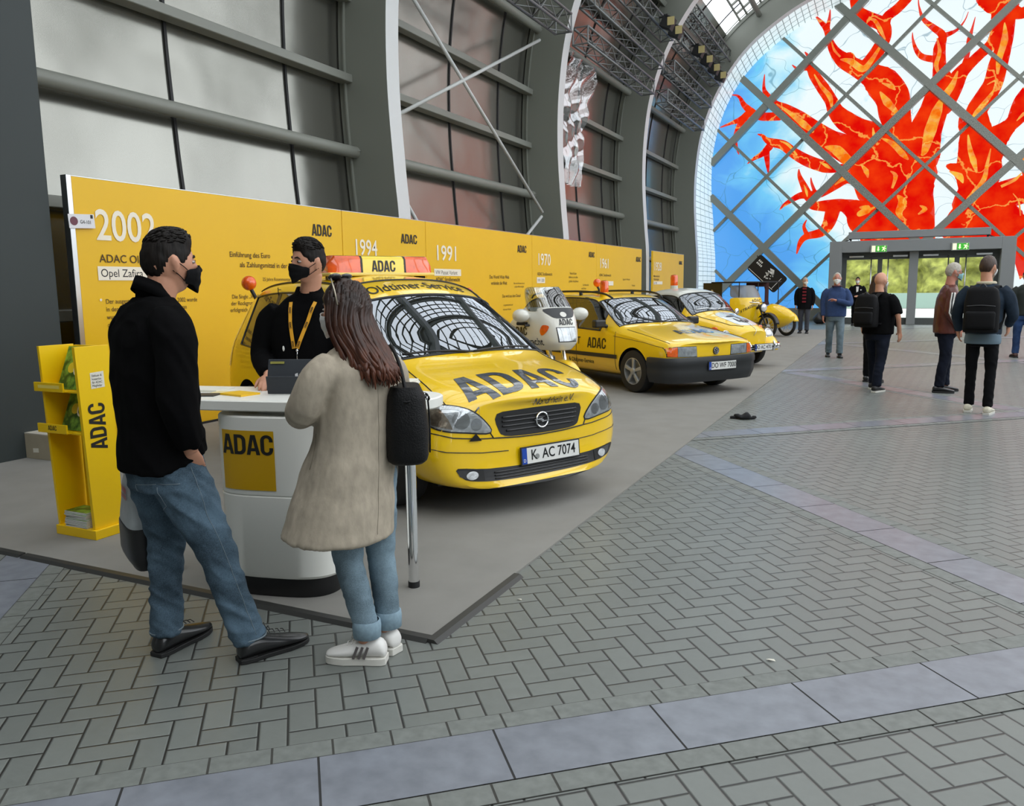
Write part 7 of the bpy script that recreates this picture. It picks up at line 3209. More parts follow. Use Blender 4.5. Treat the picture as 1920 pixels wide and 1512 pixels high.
for x, y in P:
    b.v += [(x * 1.08, y * 1.08, 1.50 - .03 * x / .062), (x * 1.05 + .002, y * 1.05, 1.572 - .035 * x / .062), (x * 1.25, y * 1.25, 1.515 - .045 * x / .062)]
for k in range(30):
    for j in (0, 1):
        b.f.append((3 * k + j, 3 * k + 3 + j, 3 * k + 4 + j, 3 * k + 1 + j))
        b.mi.append(0)
o = b.build('collar', m_cloth_k, man, smooth=True)
o.modifiers.new('th', 'SOLIDIFY').thickness = .005
b = MB()
trunk(b, [(-.01, 0, .76, .125, .165), (-.01, 0, .86, .132, .172), (-.005, 0, .98, .118, .16)])
limb(b, [(-.01, -.085, .86), (.035, -.125, .70), (.095, -.165, .52), (.14, -.20, .30), (.19, -.238, .09)], [(.118, .10), (.104, .092), (.074, .072), (.064, .060), (.068, .060)], 20)
limb(b, [(-.01, .085, .86), (.0, .09, .70), (.015, .095, .52), (.0, .098, .30), (-.012, .10, .09)], [(.118, .10), (.104, .092), (.074, .072), (.064, .060), (.068, .060)], 20)
jn = fused(b, 'jeans', m_jeans, man, .007, 2, .011, 7, 2.1, 5.0)
jv = [v.co.copy() for v in jn.data.vertices]
jf = [tuple(p.vertices) for p in jn.data.polygons]
jt = BVHTree.FromPolygons([tuple(v) for v in jv], jf)
m_stitch = mat('pale seam thread', srgb(118, 132, 140), rough=.8)


def seam_on(tree, pts, dirv, name, m, parent, r=.0015, off_=.0006):
    out = []
    for a, c in zip(pts, pts[1:]):
        for k in range(8):
            q = Vector(a).lerp(Vector(c), k / 8)
            h, nrm, _, _ = tree.ray_cast(q - Vector(dirv).normalized() * .5, Vector(dirv))
            if h is not None:
                out.append(h + nrm * off_)
    if len(out) > 2:
        b = MB()
        b.tube(out, r, 5)
        return b.build(name, m, parent, smooth=True)


seam_on(jt, [(.01, -.1, .86), (.05, -.14, .66), (.10, -.17, .5), (.15, -.2, .3), (.195, -.24, .1)], (0, 1, 0), 'side_seam', m_stitch, jn)
seam_on(jt, [(-.1, -.1, .8), (-.03, -.1, .8)], (0, 1, 0), 'pocket_seam', m_stitch, jn)
seam_on(jt, [(-.2, -.13, .80), (-.2, -.02, .79)], (1, 0, 0), 'pocket_seam', m_stitch, jn)
seam_on(jt, [(-.2, -.03, .79), (-.2, -.035, .70), (-.2, -.085, .675), (-.2, -.135, .705), (-.2, -.135, .80)], (1, 0, 0), 'pocket_seam', m_stitch, jn)
for cx_, cy_ in ((.19, -.238), (-.012, .10)):
    b = MB()
    b.tube([(cx_ + .069 * cos(t * pi / 14), cy_ + .061 * sin(t * pi / 14), .105) for t in range(28)], .0035, 5, closed=True)
    b.build('hem_seam', m_stitch, jn, smooth=True)
for hl_, tp_ in (((.135, -.232), (.455, -.268)), ((-.075, .082), (.225, .178))):
    sh, hl, d, sd, L = shoe(man, hl_, tp_, m_bleather, m_bsole, .088, .044, True, 'dress_shoe', .014)
    laces(sh, hl, d, sd, L, .088, m_bleather)
    b = MB()
    c = hl + d * .04
    b.box((c.x, c.y, .011), (.07, .07, .022), rz=atan2(d.y, d.x))
    b.build('heel', m_bsole, sh, bevel=.004)

# carrier bag hanging from his far hand
t = thing('carrier_bag', 'black and pale printed carrier bag hanging beside the man in black', 'bag', (-3.035, 2.435, .34), radians(60))
b = MB()
trunk(b, [(0, 0, .0, .05, .16), (0, 0, .06, .075, .175), (0, 0, .17, .075, .17), (0, 0, .19, .07, .168)], 28, 4)
b.build('bag_base', mat('black film', (.012, .012, .013), rough=.3), t, smooth=40)
b = MB()
trunk(b, [(0, 0, .19, .07, .168), (0, 0, .32, .055, .15), (0, 0, .42, .035, .12)], 28, 4)
bb = b.build('bag_front', mat('pale grey film', srgb(150, 156, 158), rough=.35, noise=.25, nscale=9), t, smooth=40)
b = MB()
for k in range(5):
    b.flat([(-.05 + k * .025, .33), (-.035 + k * .025, .33), (-.035 + k * .025, .355), (-.05 + k * .025, .36)], (-.058, 0, 0), (0, -1, 0), UZ)
    b.flat([(-.05 + k * .025, .30), (-.035 + k * .025, .305), (-.035 + k * .025, .325), (-.05 + k * .025, .32)], (-.060, 0, 0), (0, -1, 0), UZ)
b.build('red_print', mat('red bag print', srgb(170, 40, 50), rough=.4), bb)
b = MB()
for s in (-1, 1):
    b.tube([(0, .08 * s, .41), (0, .05 * s, .5), (0, 0, .60)], .012, 6)
b.build('bag_handle', mat('black film', (.012, .012, .013), rough=.3), t, smooth=True)

# ================= woman in beige coat, back to us
wom = thing('person', 'woman in long beige coat with long auburn hair, back to us at the counter', 'person', (-1.97, 2.65, 0), radians(163.7))
m_coat = mat('beige wool coat', srgb(176, 165, 148), rough=.95, spec=.1, noise=.13, nscale=34, bump=.25, stretch=(1, 1, .5))
m_ljeans = denim('light blue jeans', srgb(118, 138, 150), .3)
HM2 = headM((.025, .02, 1.468), 18, 4, 0, .97)
b = MB()
make_head(b, HM2, True, (-.01, 0, 1.30), .05)
trunk(b, [(0, 0, .75, .09, .13), (0, 0, .92, .08, .115), (0, 0, 1.12, .085, .135), (-.01, 0, 1.24, .07, .125), (-.01, 0, 1.31, .04, .055)])
for s, el, wr in ((1, (.06, .215, 1.08), (.27, .07, 1.10)), (-1, (.05, -.23, 1.05), (.27, -.05, 1.10))):
    limb(b, [(0, .15 * s, 1.24), el, wr], [.038, .032, .023])
    hand(b, wr, (.55, -.8 * s, .15), (-.6, -.3 * s, -.4), -s, .9, .9)
limb(b, [(0, .08, .78), (0, .07, .43), (-.055, .035, .05)], [.06, .042, .031])
limb(b, [(0, -.08, .78), (-.02, -.08, .43), (-.04, -.085, .05)], [.06, .042, .031])
fused(b, 'body', m_skin, wom, .0065, 2)
make_face(wom, HM2, m_hair_b)
make_mask(wom, HM2, m_mask_w)
b = MB()
trunk(b, [(.065, .085, .545, .225, .215), (.055, .065, .64, .21, .205), (.035, .035, .80, .175, .185), (.015, .01, .95, .150, .168), (.0, 0, 1.10, .138, .172), (-.012, 0, 1.21, .118, .172), (-.018, 0, 1.28, .088, .14), (-.015, 0, 1.325, .062, .075)], 32, 2.3)
limb(b, [(-.01, .125, 1.24), (.0, .185, 1.20), (.07, .215, 1.075), (.165, .15, 1.07), (.245, .085, 1.095)], [.066, .070, .066, .056, .046], 18)
limb(b, [(-.01, -.125, 1.24), (.0, -.185, 1.19), (.06, -.225, 1.055), (.16, -.15, 1.055), (.245, -.065, 1.095)], [.066, .070, .066, .056, .046], 18)
ct = fused(b, 'coat', m_coat, wom, .008, 3, .0095, 6.0, .5, 9.0)
b = MB()
b.tube([(-.015 + .066 * cos(radians(a)), .074 * sin(radians(a)), 1.318 + .012 * cos(radians(a))) for a in range(40, 321, 14)], .016, 8)
b.build('coat_collar', m_coat, ct, smooth=True)
tr_ = BVHTree.FromPolygons([tuple(v.co) for v in ct.data.vertices], [tuple(p.vertices) for p in ct.data.polygons])
m_cseam = mat('coat seam', srgb(128, 120, 104), rough=.9)
seam_on(tr_, [(-.3, 0, 1.26), (-.3, .005, 1.0), (-.3, .03, .7), (-.3, .05, .56)], (1, 0, 0), 'back_seam', m_cseam, ct, .0012, .0002)
seam_on(tr_, [(.05, .5, .98), (.05, .5, .82)], (0, -1, 0), 'pocket_seam', m_cseam, ct, .002, .0005)
b = MB()
trunk(b, [(0, 0, .66, .10, .15), (0, 0, .78, .11, .16), (0, 0, .86, .10, .15)])
limb(b, [(.0, .078, .78), (.005, .075, .60), (.01, .068, .43), (-.02, .05, .28), (-.055, .036, .135)], [(.088, .084), (.078, .076), (.060, .058), (.058, .054), (.048, .046)], 18)
limb(b, [(.0, -.078, .78), (-.01, -.08, .60), (-.015, -.082, .43), (-.03, -.084, .28), (-.04, -.086, .135)], [(.088, .084), (.078, .076), (.060, .058), (.058, .054), (.048, .046)], 18)
lj = fused(b, 'jeans', m_ljeans, wom, .007, 3, .004, 9, 2.2, 1.0)
for cx_, cy_ in ((-.053, .037), (-.04, -.086)):
    b = MB()
    b.lathe([(.050, .112), (.058, .116), (.060, .16), (.057, .185), (.051, .187)], (cx_, cy_, 0), (0, 0, 1), 22, caps=False)
    b.build('turned_up_cuff', mat('pale cuff denim', srgb(132, 156, 170), rough=.85, noise=.12, nscale=60), lj, smooth=True)
m_silver = mat('silver stripe', srgb(110, 104, 104), rough=.3, metal=.4)
for hl_, tp_ in (((-.118, -.012), (.088, .145)), ((-.092, -.092), (.165, -.06))):
    sh, hl, d, sd, L = shoe(wom, hl_, tp_, m_wleather, m_wsole, .082, .043, False, 'sneaker', .026)
    laces(sh, hl, d, sd, L, .082, m_wleather)
    b = MB()
    for s in (1, -1):
        for k in range(3):
            c = hl + d * L * (.34 + .085 * k) + sd * .0465 * s
            b.bar(c + Vector((0, 0, .034)), c + d * -.018 - sd * .008 * s + Vector((0, 0, .082)), .011, .006, upv=sd)
    b.build('side_stripes', m_silver, sh)
# long hair: scalp cap and falling strands
m_aub = mat('auburn hair', srgb(68, 42, 28), rough=.42, noise=.5, nscale=40, stretch=(1, 1, .08))
nn_ = NT(m_aub)
bs_a = m_aub.node_tree.nodes['Principled BSDF']
tc_a = nn_.new('ShaderNodeTexCoord')
sp_a = nn_.new('ShaderNodeSeparateXYZ')
nn_.link(tc_a.outputs['Object'], sp_a.inputs[0])
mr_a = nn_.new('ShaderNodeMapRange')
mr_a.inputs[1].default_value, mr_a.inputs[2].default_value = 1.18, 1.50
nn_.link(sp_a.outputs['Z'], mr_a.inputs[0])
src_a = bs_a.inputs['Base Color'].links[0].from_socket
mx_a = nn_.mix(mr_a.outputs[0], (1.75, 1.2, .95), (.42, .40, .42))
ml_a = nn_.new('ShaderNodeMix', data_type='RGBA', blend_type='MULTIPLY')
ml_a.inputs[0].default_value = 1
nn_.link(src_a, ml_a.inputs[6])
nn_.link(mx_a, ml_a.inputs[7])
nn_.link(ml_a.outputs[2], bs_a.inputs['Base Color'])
b = MB()


def cap_fn(d):
    k = sstep(-.35, -.1, d[2] - .9 * max(0, d[0] - .15))
    return HM2 @ head_pt(d, (1.10 + .03 * mnoise.noise(Vector(d) * 5)) * k + (1 - k) * .9)


vs, fs = sphere_grid(cap_fn, 48, 36)
b.add(vs, fs)
rg = random.Random(11)
for k in range(230):
    a = rg.uniform(-1.9, 1.9)           # 0 = straight back
    el = rg.uniform(.05, 1.1)
    d0 = Vector((-cos(a) * cos(el) + .0, -sin(a) * cos(el), sin(el)))
    p0 = HM2 @ head_pt(d0, 1.09)
    yaw0 = radians(18)
    ln = rg.uniform(.16, .24) * (1 - .10 * abs(a))
    back = Vector((-cos(a * .75), -sin(a * .75), 0))
    side_ = Vector((-back.y, back.x, 0))
    w1, w2 = rg.uniform(-.02, .02), rg.uniform(-.03, .03)
    p1 = Vector((HM2.translation.x, HM2.translation.y, 1.41)) + back * rg.uniform(.092, .112) * (1 if abs(a) < 1.5 else .95)
    p2 = Vector((-.02, 0, 1.29)) + Vector((back.x * rg.uniform(.11, .14), back.y * rg.uniform(.085, .118), 0)) + side_ * w1
    p3 = Vector((-.03, -.01, 1.29 - ln * .32)) + Vector((back.x * rg.uniform(.135, .165), back.y * rg.uniform(.07, .115), 0)) + side_ * w2
    p4 = p3 + Vector((rg.uniform(-.01, .01), rg.uniform(-.02, .02) - .01, -ln * rg.uniform(.05, .32)))
    b.tube(bez([p0, p1, p2, p3, p4], 4), [.012] * 5 + [.011] * 8 + [.007, .005, .003, .0015], 5)
b.build('hair', m_aub, wom, smooth=True)
t = thing('sunglasses', 'dark sunglasses pushed up on the auburn-haired woman\'s head', 'sunglasses', (-1.97, 2.65, 0), radians(163.7))
b = MB()
for s in (1, -1):
    c = HM2 @ Vector((.012, .038 * s, .135))
    b.ball(c, (.012, .03, .022), 14, 8, rot=Matrix.Rotation(radians(-60), 3, 'Y'))
gl_ = b.build('lenses', mat('dark lens', (.01, .01, .012), rough=.08, coat=1.0), t, smooth=True)
b = MB()
b.tube([HM2 @ Vector((.014, -.02, .137)), HM2 @ Vector((.012, 0, .140)), HM2 @ Vector((.014, .02, .137))], .004, 6)
for s in (1, -1):
    b.tube([HM2 @ Vector((.01, .066 * s, .128)), HM2 @ Vector((-.02, .092 * s, .08)), HM2 @ Vector((-.03, .094 * s, .02))], .0035, 6)
b.build('frame', mat('pale frame', srgb(190, 180, 160), rough=.3, metal=.5), t, smooth=True)

# her shoulder bag
hb = thing('shoulder_bag', 'black leather bucket bag hanging from the woman\'s right shoulder', 'bag', (-1.80, 2.745, .845), radians(36))
b = MB()
trunk(b, [(0, 0, .0, .07, .10), (0, 0, .03, .088, .122), (0, 0, .15, .09, .126), (0, 0, .26, .08, .116), (0, 0, .315, .06, .10)], 30, 3.2)
for i, v in enumerate(b.v):
    k = .004 * sin(30 * v[1] + 14 * v[2]) + .004 * sin(21 * v[2])
    b.v[i] = (v[0] * (1 + k * 6), v[1], v[2])
m_bag = mat('black grained leather', (.005, .005, .0055), rough=.5, spec=.25, bump=.35, nscale=160)
body_ = b.build('bag_body', m_bag, hb, smooth=50)
b = MB()
b.tube(bez([(0, -.095, .29), (-.02, -.02, .40), (-.045, .06, .465), (-.055, .11, .455), (-.03, .115, .38), (0, .10, .29)], 5), .008, 8)
b.build('strap', m_bag, hb, smooth=True)
b = MB()
b.tube(bez([(-.082, -.05, .27), (-.092, 0, .25), (-.085, .05, .27), (0, .122, .26), (.085, .05, .27), (.093, 0, .25), (.085, -.05, .27), (0, -.122, .26)], 4), .005, 6, closed=True)
b.tube(bez([(.092, .0, .25), (.097, .01, .17), (.096, -.01, .09), (.095, .0, .03)], 4), .004, 6)
b.build('drawstring', m_bag, hb, smooth=True)
for y in (-.05, .05):
    b = MB()
    b.lathe([(.002, 0), (.009, .0), (.009, .006), (.002, .008)], (.08, y, .265), (1, 0, 0), 14)
    b.build('eyelet', m_chrome, hb, smooth=True)

# ================= staff member behind the counter
stf = thing('person', 'young man in black polo with yellow lanyard and black mask behind the counter', 'person', (-3.075, 3.655, .012), radians(-73.7))
HM3 = headM((.015, .058, 1.692), -34, 3, -4, 1.02)
b = MB()
make_head(b, HM3, True, (-.03, .035, 1.50), .057)
trunk(b, [(0, 0, .86, .10, .145), (0, 0, 1.05, .095, .14), (-.02, .005, 1.25, .10, .165), (-.025, .015, 1.42, .085, .15), (-.03, .03, 1.50, .05, .07)])
limb(b, [(-.02, -.165, 1.43), (.03, -.245, 1.17), (.25, -.105, 1.075)], [.045, .036, .026])
limb(b, [(-.02, .195, 1.43), (.03, .27, 1.17), (.24, .17, 1.075)], [.045, .036, .026])
hand(b, (.25, -.105, 1.068), (.95, .25, -.25), (0, 0, -1), 1, .35)
hand(b, (.24, .17, 1.07), (.95, -.25, -.2), (0, 0, -1), -1, .35)
limb(b, [(0, -.09, .88), (.02, -.1, .5), (0, -.11, .07)], [.07, .045, .034])
limb(b, [(0, .09, .88), (.02, .1, .5), (0, .11, .07)], [.07, .045, .034])
fused(b, 'body', m_skin, stf, .0065, 2)
make_face(stf, HM3, m_hair_d)
ho = make_hair(stf, HM3, m_hair_d, .05, .09, .14, .50, .16, -.5, noise_=.05)
hair_strands(stf, HM3, m_hair_d, ho, 330, 4, .006)
make_mask(stf, HM3, m_mask_k)
b = MB()
trunk(b, [(0, 0, .88, .135, .18), (0, 0, 1.0, .132, .178), (-.01, 0, 1.15, .132, .182), (-.02, .005, 1.30, .130, .20), (-.025, .012, 1.41, .112, .195), (-.028, .022, 1.475, .088, .14), (-.03, .032, 1.52, .066, .075)])
limb(b, [(-.02, -.15, 1.42), (-.01, -.215, 1.34), (.03, -.25, 1.17), (.14, -.18, 1.115), (.235, -.115, 1.08)], [.072, .076, .062, .054, .042], 18)
limb(b, [(-.02, .18, 1.42), (-.01, .245, 1.34), (.03, .275, 1.17), (.14, .22, 1.115), (.225, .175, 1.08)], [.072, .076, .062, .054, .042], 18)
sf = fused(b, 'polo_shirt', m_cloth_k, stf, .008, 3, .005, 8, .8, 4.0)
b = MB()
for s in (1, -1):
    P = [(-.03 + .068 * cos(a), .034 + .07 * sin(a)) for a in [s * (.38 + 2.7 * k / 14) for k in range(15)]]
    n0 = len(b.v)
    for x, y in P:
        dx_, dy_ = x + .03, y - .034
        b.v += [(-.03 + dx_ * .98, .034 + dy_ * .98, 1.555 - .03 * max(0, dx_ / .068)), (-.03 + dx_ * 1.3, .034 + dy_ * 1.3, 1.505 - .045 * max(0, dx_ / .068))]
    for k in range(14):
        b.f.append((n0 + 2 * k, n0 + 2 * k + 1, n0 + 2 * k + 3, n0 + 2 * k + 2))
        b.mi.append(0)
o = b.build('collar', m_cloth_k, sf, smooth=True)
o.modifiers.new('th', 'SOLIDIFY').thickness = .005
b = MB()
trunk(b, [(0, 0, .76, .12, .165), (0, 0, .88, .125, .17), (0, 0, .98, .115, .158)])
for s in (1, -1):
    limb(b, [(0, .085 * s, .86), (.02, .1 * s, .5), (0, .11 * s, .08)], [.10, .072, .075], 16)
fused(b, 'trousers', mat('dark trousers', (.015, .016, .02), rough=.85), stf, .010, 3, .004)
for s in (1, -1):
    shoe(stf, (-.07, .10 * s), (.22, .13 * s), m_bleather, m_bsole, .075, .046, False, 'dress_shoe')
# lanyard with printed letters
st_t = BVHTree.FromPolygons([tuple(v.co) for v in sf.data.vertices], [tuple(p.vertices) for p in sf.data.polygons])
m_lan = mat('orange-yellow ribbon', srgb(236, 170, 40), rough=.6)


def ribbon_on(tree, pts, w, off_):
    out = []
    for a, c in zip(pts, pts[1:]):
        for k in range(8):
            q = Vector(a).lerp(Vector(c), k / 8)
            h, nrm, _, _ = tree.ray_cast(Vector((.6, q.y, q.z)), (-1, 0, 0))
            if h is not None:
                out.append(h + Vector((off_, 0, 0)))
    vs, fs = [], []
    for i, p in enumerate(out):
        t = (out[min(i + 1, len(out) - 1)] - out[max(i - 1, 0)]).normalized()
        s = t.cross(Vector((1, 0, 0))).normalized() * w / 2
        vs += [p + s, p - s]
    for i in range(len(out) - 1):
        fs.append((2 * i, 2 * i + 1, 2 * i + 3, 2 * i + 2))
    return out, vs, fs


b = MB()
paths = []
for s in (1, -1):
    o_, vs, fs = ribbon_on(st_t, [(0, .034 + .072 * s, 1.47), (0, .02 + .05 * s, 1.36), (0, .0 + .005 * s, 1.19)], .021, .006)
    b.add(vs, fs)
    paths.append(o_)
ln_ = b.build('lanyard', m_lan, stf, smooth=True)
b = MB()
for P in paths:
    for i in (2, 8, 13):
        if i + 2 < len(P):
            t = (P[i + 2] - P[i]).normalized()
            ux = -t if t.z > 0 else t
            uy = Vector((1, 0, 0)).cross(ux)
            _, w = adac(.013, .05, 1.2)
            put_adac(b, P[i] + Vector((.004, 0, 0)) - uy * .0065, ux, uy, .013, 1.2)
b.build('lanyard_lettering', m_ink, ln_)
b = MB()
e_ = paths[0][-1]
b.tube([e_, e_ + Vector((.006, 0, -.03)), e_ + Vector((.01, 0, -.075))], .0035, 6)
b.ball(e_ + Vector((.004, 0, -.012)), .009, 10, 6)
b.build('lanyard_clip', m_chrome, ln_, smooth=True)
b = MB()
h, nrm, _, _ = st_t.ray_cast((.6, -.075, 1.21), (-1, 0, 0))
b.ball(h + Vector((.002, 0, 0)), (.003, .007, .016), 10, 6)
b.build('name_pin', m_white, sf, smooth=True)

# ================= visitors further down the hall


def figure(label, loc, rz, H=1.76, head_yaw=0, hair=None, hair_kw=None, mask=None, top=None, top_name='jacket', legs=None, legs_name='trousers', shoes=(None, None),
           arms=(((.0, .23, 1.12), (.12, .2, .9)), ((.0, -.23, 1.12), (.12, -.2, .9))), stride=(0, 0), sleeves=(1.0, 1.0), girth=1.0, skin=None, hem=.86, hand_dirs=((0.2, 0, -1), (0.2, 0, -1)), vox=.011, lean=0.0, slim=1.0):
    s = H / 1.76
    p = thing('person', label, 'person', loc, radians(rz))
    skin = skin or m_skin
    V = lambda q: Vector(q) * s
    M = headM(V((.02 + lean, 0, 1.645)), head_yaw, 3, 0, 1.02 * s)
    b = MB()
    make_head(b, M, True, tuple(V((lean * .8 - .01, 0, 1.47))), .058 * s)
    g = girth
    trunk(b, [(*V((0, 0, .86)), .09, .13), (*V((0, 0, 1.1)), .09 * g, .13 * g), (*V((lean * .5, 0, 1.3)), .09, .15), (*V((lean * .8, 0, 1.46)), .05, .07)])
    for k, sd in ((0, 1), (1, -1)):
        el, wr = V(arms[k][0]), V(arms[k][1])
        sh = V((lean * .7 - .01, .17 * sd, 1.40))
        sh2 = V((lean * .7 - .01, .22 * sd, 1.32))
        limb(b, [V((lean * .7 - .01, .15 * sd, 1.40)), sh2, el, (el + wr) / 2, wr], [.045, .045, .036, .032, .026])
        hand(b, wr, hand_dirs[k], (0.3, -sd, 0), -sd if False else sd, .5, 1.0)
    fl, fr = stride
    feet = ((fl, .10 * s), (fr, -.10 * s))
    for fx, fy in feet:
        limb(b, [V((0, fy / s * .9, .86)), V((fx * .55 + .02, fy / s, .5)), Vector((fx, fy, .07))], [.065, .045, .034])
    fused(b, 'body', skin, p, vox, 2)
    make_face(p, M, m_hair_g if hair is m_hair_g else m_hair_d)
    if hair:
        make_hair(p, M, hair, **(hair_kw or {}))
    if mask:
        make_mask(p, M, mask, True)
    b = MB()
    secs = [(0, 0, hem, .135 * g, .185 * g), (0, 0, 1.0, .137 * g, .185 * g), (lean * .3, 0, 1.15, .138 * g, .185 * g), (lean * .5 - .01, 0, 1.3, .128 * (1 + g) / 2, .20), (lean * .7 - .01, 0, 1.40, .10, .18), (lean * .8 - .005, 0, 1.475, .07, .085)]
    trunk(b, [(*V(q[:3]), q[3], q[4]) for q in secs])
    for k, sd in ((0, 1), (1, -1)):
        el, wr = V(arms[k][0]), V(arms[k][1])
        sh = V((lean * .7 - .01, .15 * sd, 1.40))
        sh2 = V((lean * .7 - .01, .22 * sd, 1.32))
        if sleeves[k] >= 1:
            limb(b, [sh, sh2, el, (el + wr) / 2, wr + (el - wr) * .06], [.07, .074, .06, .053, .044], 14)
        else:
            limb(b, [sh, sh2, el + (sh2 - el) * .12], [.07, .076, .07], 14)
    tp = fused(b, top_name, top, p, vox, 3, .006, 8, .8, H * 7)
    b = MB()
    trunk(b, [(*V((0, 0, .77)), .115 * g, .16), (*V((0, 0, .87)), .12 * g, .165 * g), (*V((0, 0, .97)), .11 * g, .155 * g)])
    for fx, fy in feet:
        limb(b, [V((0, fy / s * .85, .85)), V((fx * .3 + .01, fy / s * .95, .68)), V((fx * .55 + .02, fy / s, .49)), Vector((fx * .85, fy, .26)), Vector((fx, fy, .09))], [.098 * slim, .088 * slim, .070 * slim, .064 * slim, .066 * slim], 14)
    lg = fused(b, legs_name, legs, p, vox, 3, .006, 7, 1.6, H * 3)
    for fx, fy in feet:
        shoe(p, (fx - .09, fy), (fx + .19, fy * 1.25), shoes[0], shoes[1], .078, .046)
    return p, M, tp


def backpack(label, loc, rz, w=.30, h=.46, d=.17, m=None):
    m = m or mat('black nylon', (.006, .006, .007), rough=.7, spec=.2, bump=.15, nscale=120)
    t = thing('backpack', label, 'backpack', loc, radians(rz))
    b = MB()
    trunk(b, [(0, 0, 0, d * .42, w * .44), (0, 0, .04, d * .5, w * .5), (0, 0, h * .6, d * .48, w * .5), (0, 0, h * .9, d * .36, w * .44), (0, 0, h, d * .2, w * .3)], 28, 3.4)
    b.build('main_bag', m, t, smooth=50)
    b = MB()
    trunk(b, [(-d * .5, 0, .05, .03, w * .4), (-d * .5, 0, .08, .045, w * .42), (-d * .5, 0, h * .42, .04, w * .42), (-d * .48, 0, h * .47, .02, w * .36)], 24, 3.4)
    b.build('front_pocket', m, t, smooth=50)
    b = MB()
    b.tube(bez([(-d * .42, -w * .4, h * .58), (-d * .5, 0, h * .60), (-d * .42, w * .4, h * .58)], 5), .006, 6)
    b.tube(bez([(-.02, -.04, h * .97), (-.03, 0, h * 1.06), (-.02, .04, h * .97)], 5), .010, 6)
    b.build('zip_and_loop', mat('grey webbing', (.05, .05, .055), rough=.5), t, smooth=True)
    for s in (-1, 1):
        b = MB()
        P = bez([(d * .35, s * w * .28, h * .9), (d * .8, s * w * .36, h * 1.02), (d * 1.5, s * w * .42, h * .8), (d * 1.45, s * w * .5, h * .4), (d * .4, s * w * .46, h * .08)], 5)
        n = len(P)
        vs, fs = [], []
        for i, q in enumerate(P):
            tg = (P[min(i + 1, n - 1)] - P[max(i - 1, 0)]).normalized()
            sdv = Vector((0, 1, 0)) - tg * tg.y
            sdv = sdv.normalized() * .027
            up_ = tg.cross(sdv).normalized() * .006
            vs += [q + sdv + up_, q - sdv + up_, q - sdv - up_, q + sdv - up_]
        for i in range(n - 1):
            for k in range(4):
                fs.append((4 * i + k, 4 * i + (k + 1) % 4, 4 * i + 4 + (k + 1) % 4, 4 * i + 4 + k))
        b.add(vs, fs)
        b.build('shoulder_strap', m, t, smooth=40)
    return t


m_fleece = mat('blue fleece', srgb(44, 64, 104), rough=.95, noise=.12, nscale=30)
m_ltrs = denim('pale jeans', srgb(98, 112, 120), .25)
m_navy = denim('navy jeans', srgb(18, 23, 36), .3)
m_leath = mat('brown leather jacket', srgb(92, 44, 34), rough=.38, noise=.18, nscale=14, bump=.2)
m_suit = mat('black suit', (.005, .005, .006), rough=.9, spec=.1)
m_denimj = denim('dark denim jacket', srgb(38, 49, 62), .3)
m_blackj = denim('black jeans', srgb(10, 10, 14), .3)
m_cream = mat('cream sneaker', srgb(214, 208, 188), rough=.5)
m_tee = mat('black tee', (.004, .004, .0045), rough=.9, spec=.1)

# man in blue fleece walking towards us
fp, fM, ft = figure('grey-bearded man in blue fleece and pale jeans walking towards us, white mask', (-1.17, 18.23, 0), -82, 1.76, -4, m_hair_g, dict(thick=.05, front=.78, back=-.45, noise_=.01), m_mask_w, m_fleece, 'fleece_jacket', m_ltrs, 'jeans', (m_bleather, m_bsole),
                    (((.16, .26, 1.13), (.24, -.03, 1.20)), ((-.02, -.25, 1.12), (.02, -.24, .86))), (.12, -.12), girth=1.12, hand_dirs=((.2, -1, .25), (.1, 0, -1)), skin=m_skin2)
b = MB()
b.tube([(.06 + .055 * cos(radians(a)), .085 * sin(radians(a)), 1.49) for a in range(-130, 131, 20)], .016, 6)
b.build('collar', mat('plum collar', srgb(70, 40, 52), rough=.9), ft, smooth=True)

# man in black suit by the doors
sp_, sM, stp = figure('man in black suit and white shirt standing before the left door, white mask', (-1.36, 32.2, 0), -88, 1.76, 0, m_hair_d, dict(thick=.05, front=.55), m_mask_w, m_suit, 'suit_jacket', m_suit, 'trousers', (m_bleather, m_bsole),
                      (((.06, .26, 1.13), (.22, .05, 1.06)), ((.06, -.26, 1.13), (.22, -.05, 1.06))), (.1, -.14), hem=.78, hand_dirs=((.4, -.9, .1), (.4, .9, .1)), vox=.014)
b = MB()
b.prism([(-.045, 1.42), (.045, 1.42), (.03, 1.2), (0, 1.08), (-.03, 1.2)], (.118, 0, 0), (0, 1, 0), UZ, .012)
b.build('shirt_front', m_wleather, stp)
b = MB()
b.box((.125, .12, 1.3), (.01, .05, .035))
b.build('name_badge', m_wleather, stp)

# bald man in black T-shirt, back to us
bp_, bM, bt = figure('bald man in black T-shirt and dark jeans walking away from us', (-.24, 12.67, 0), 66, 1.69, -18, None, None, m_mask_w, m_tee, 't_shirt', m_navy, 'jeans', (mat('black sneaker', (.014, .014, .015), rough=.5), m_wsole),
                     (((.05, .27, 1.14), (.2, .24, .98)), ((-.03, -.30, 1.13), (.08, -.29, .88))), (.16, -.16), sleeves=(.5, .5), girth=1.14)
c = Vector((-.24, 12.67, 0)) + Matrix.Rotation(radians(66), 3, 'Z') @ Vector((-.245, .06, .93))
backpack('black backpack on the back of the bald man', c, 66, .32, .46, .19)

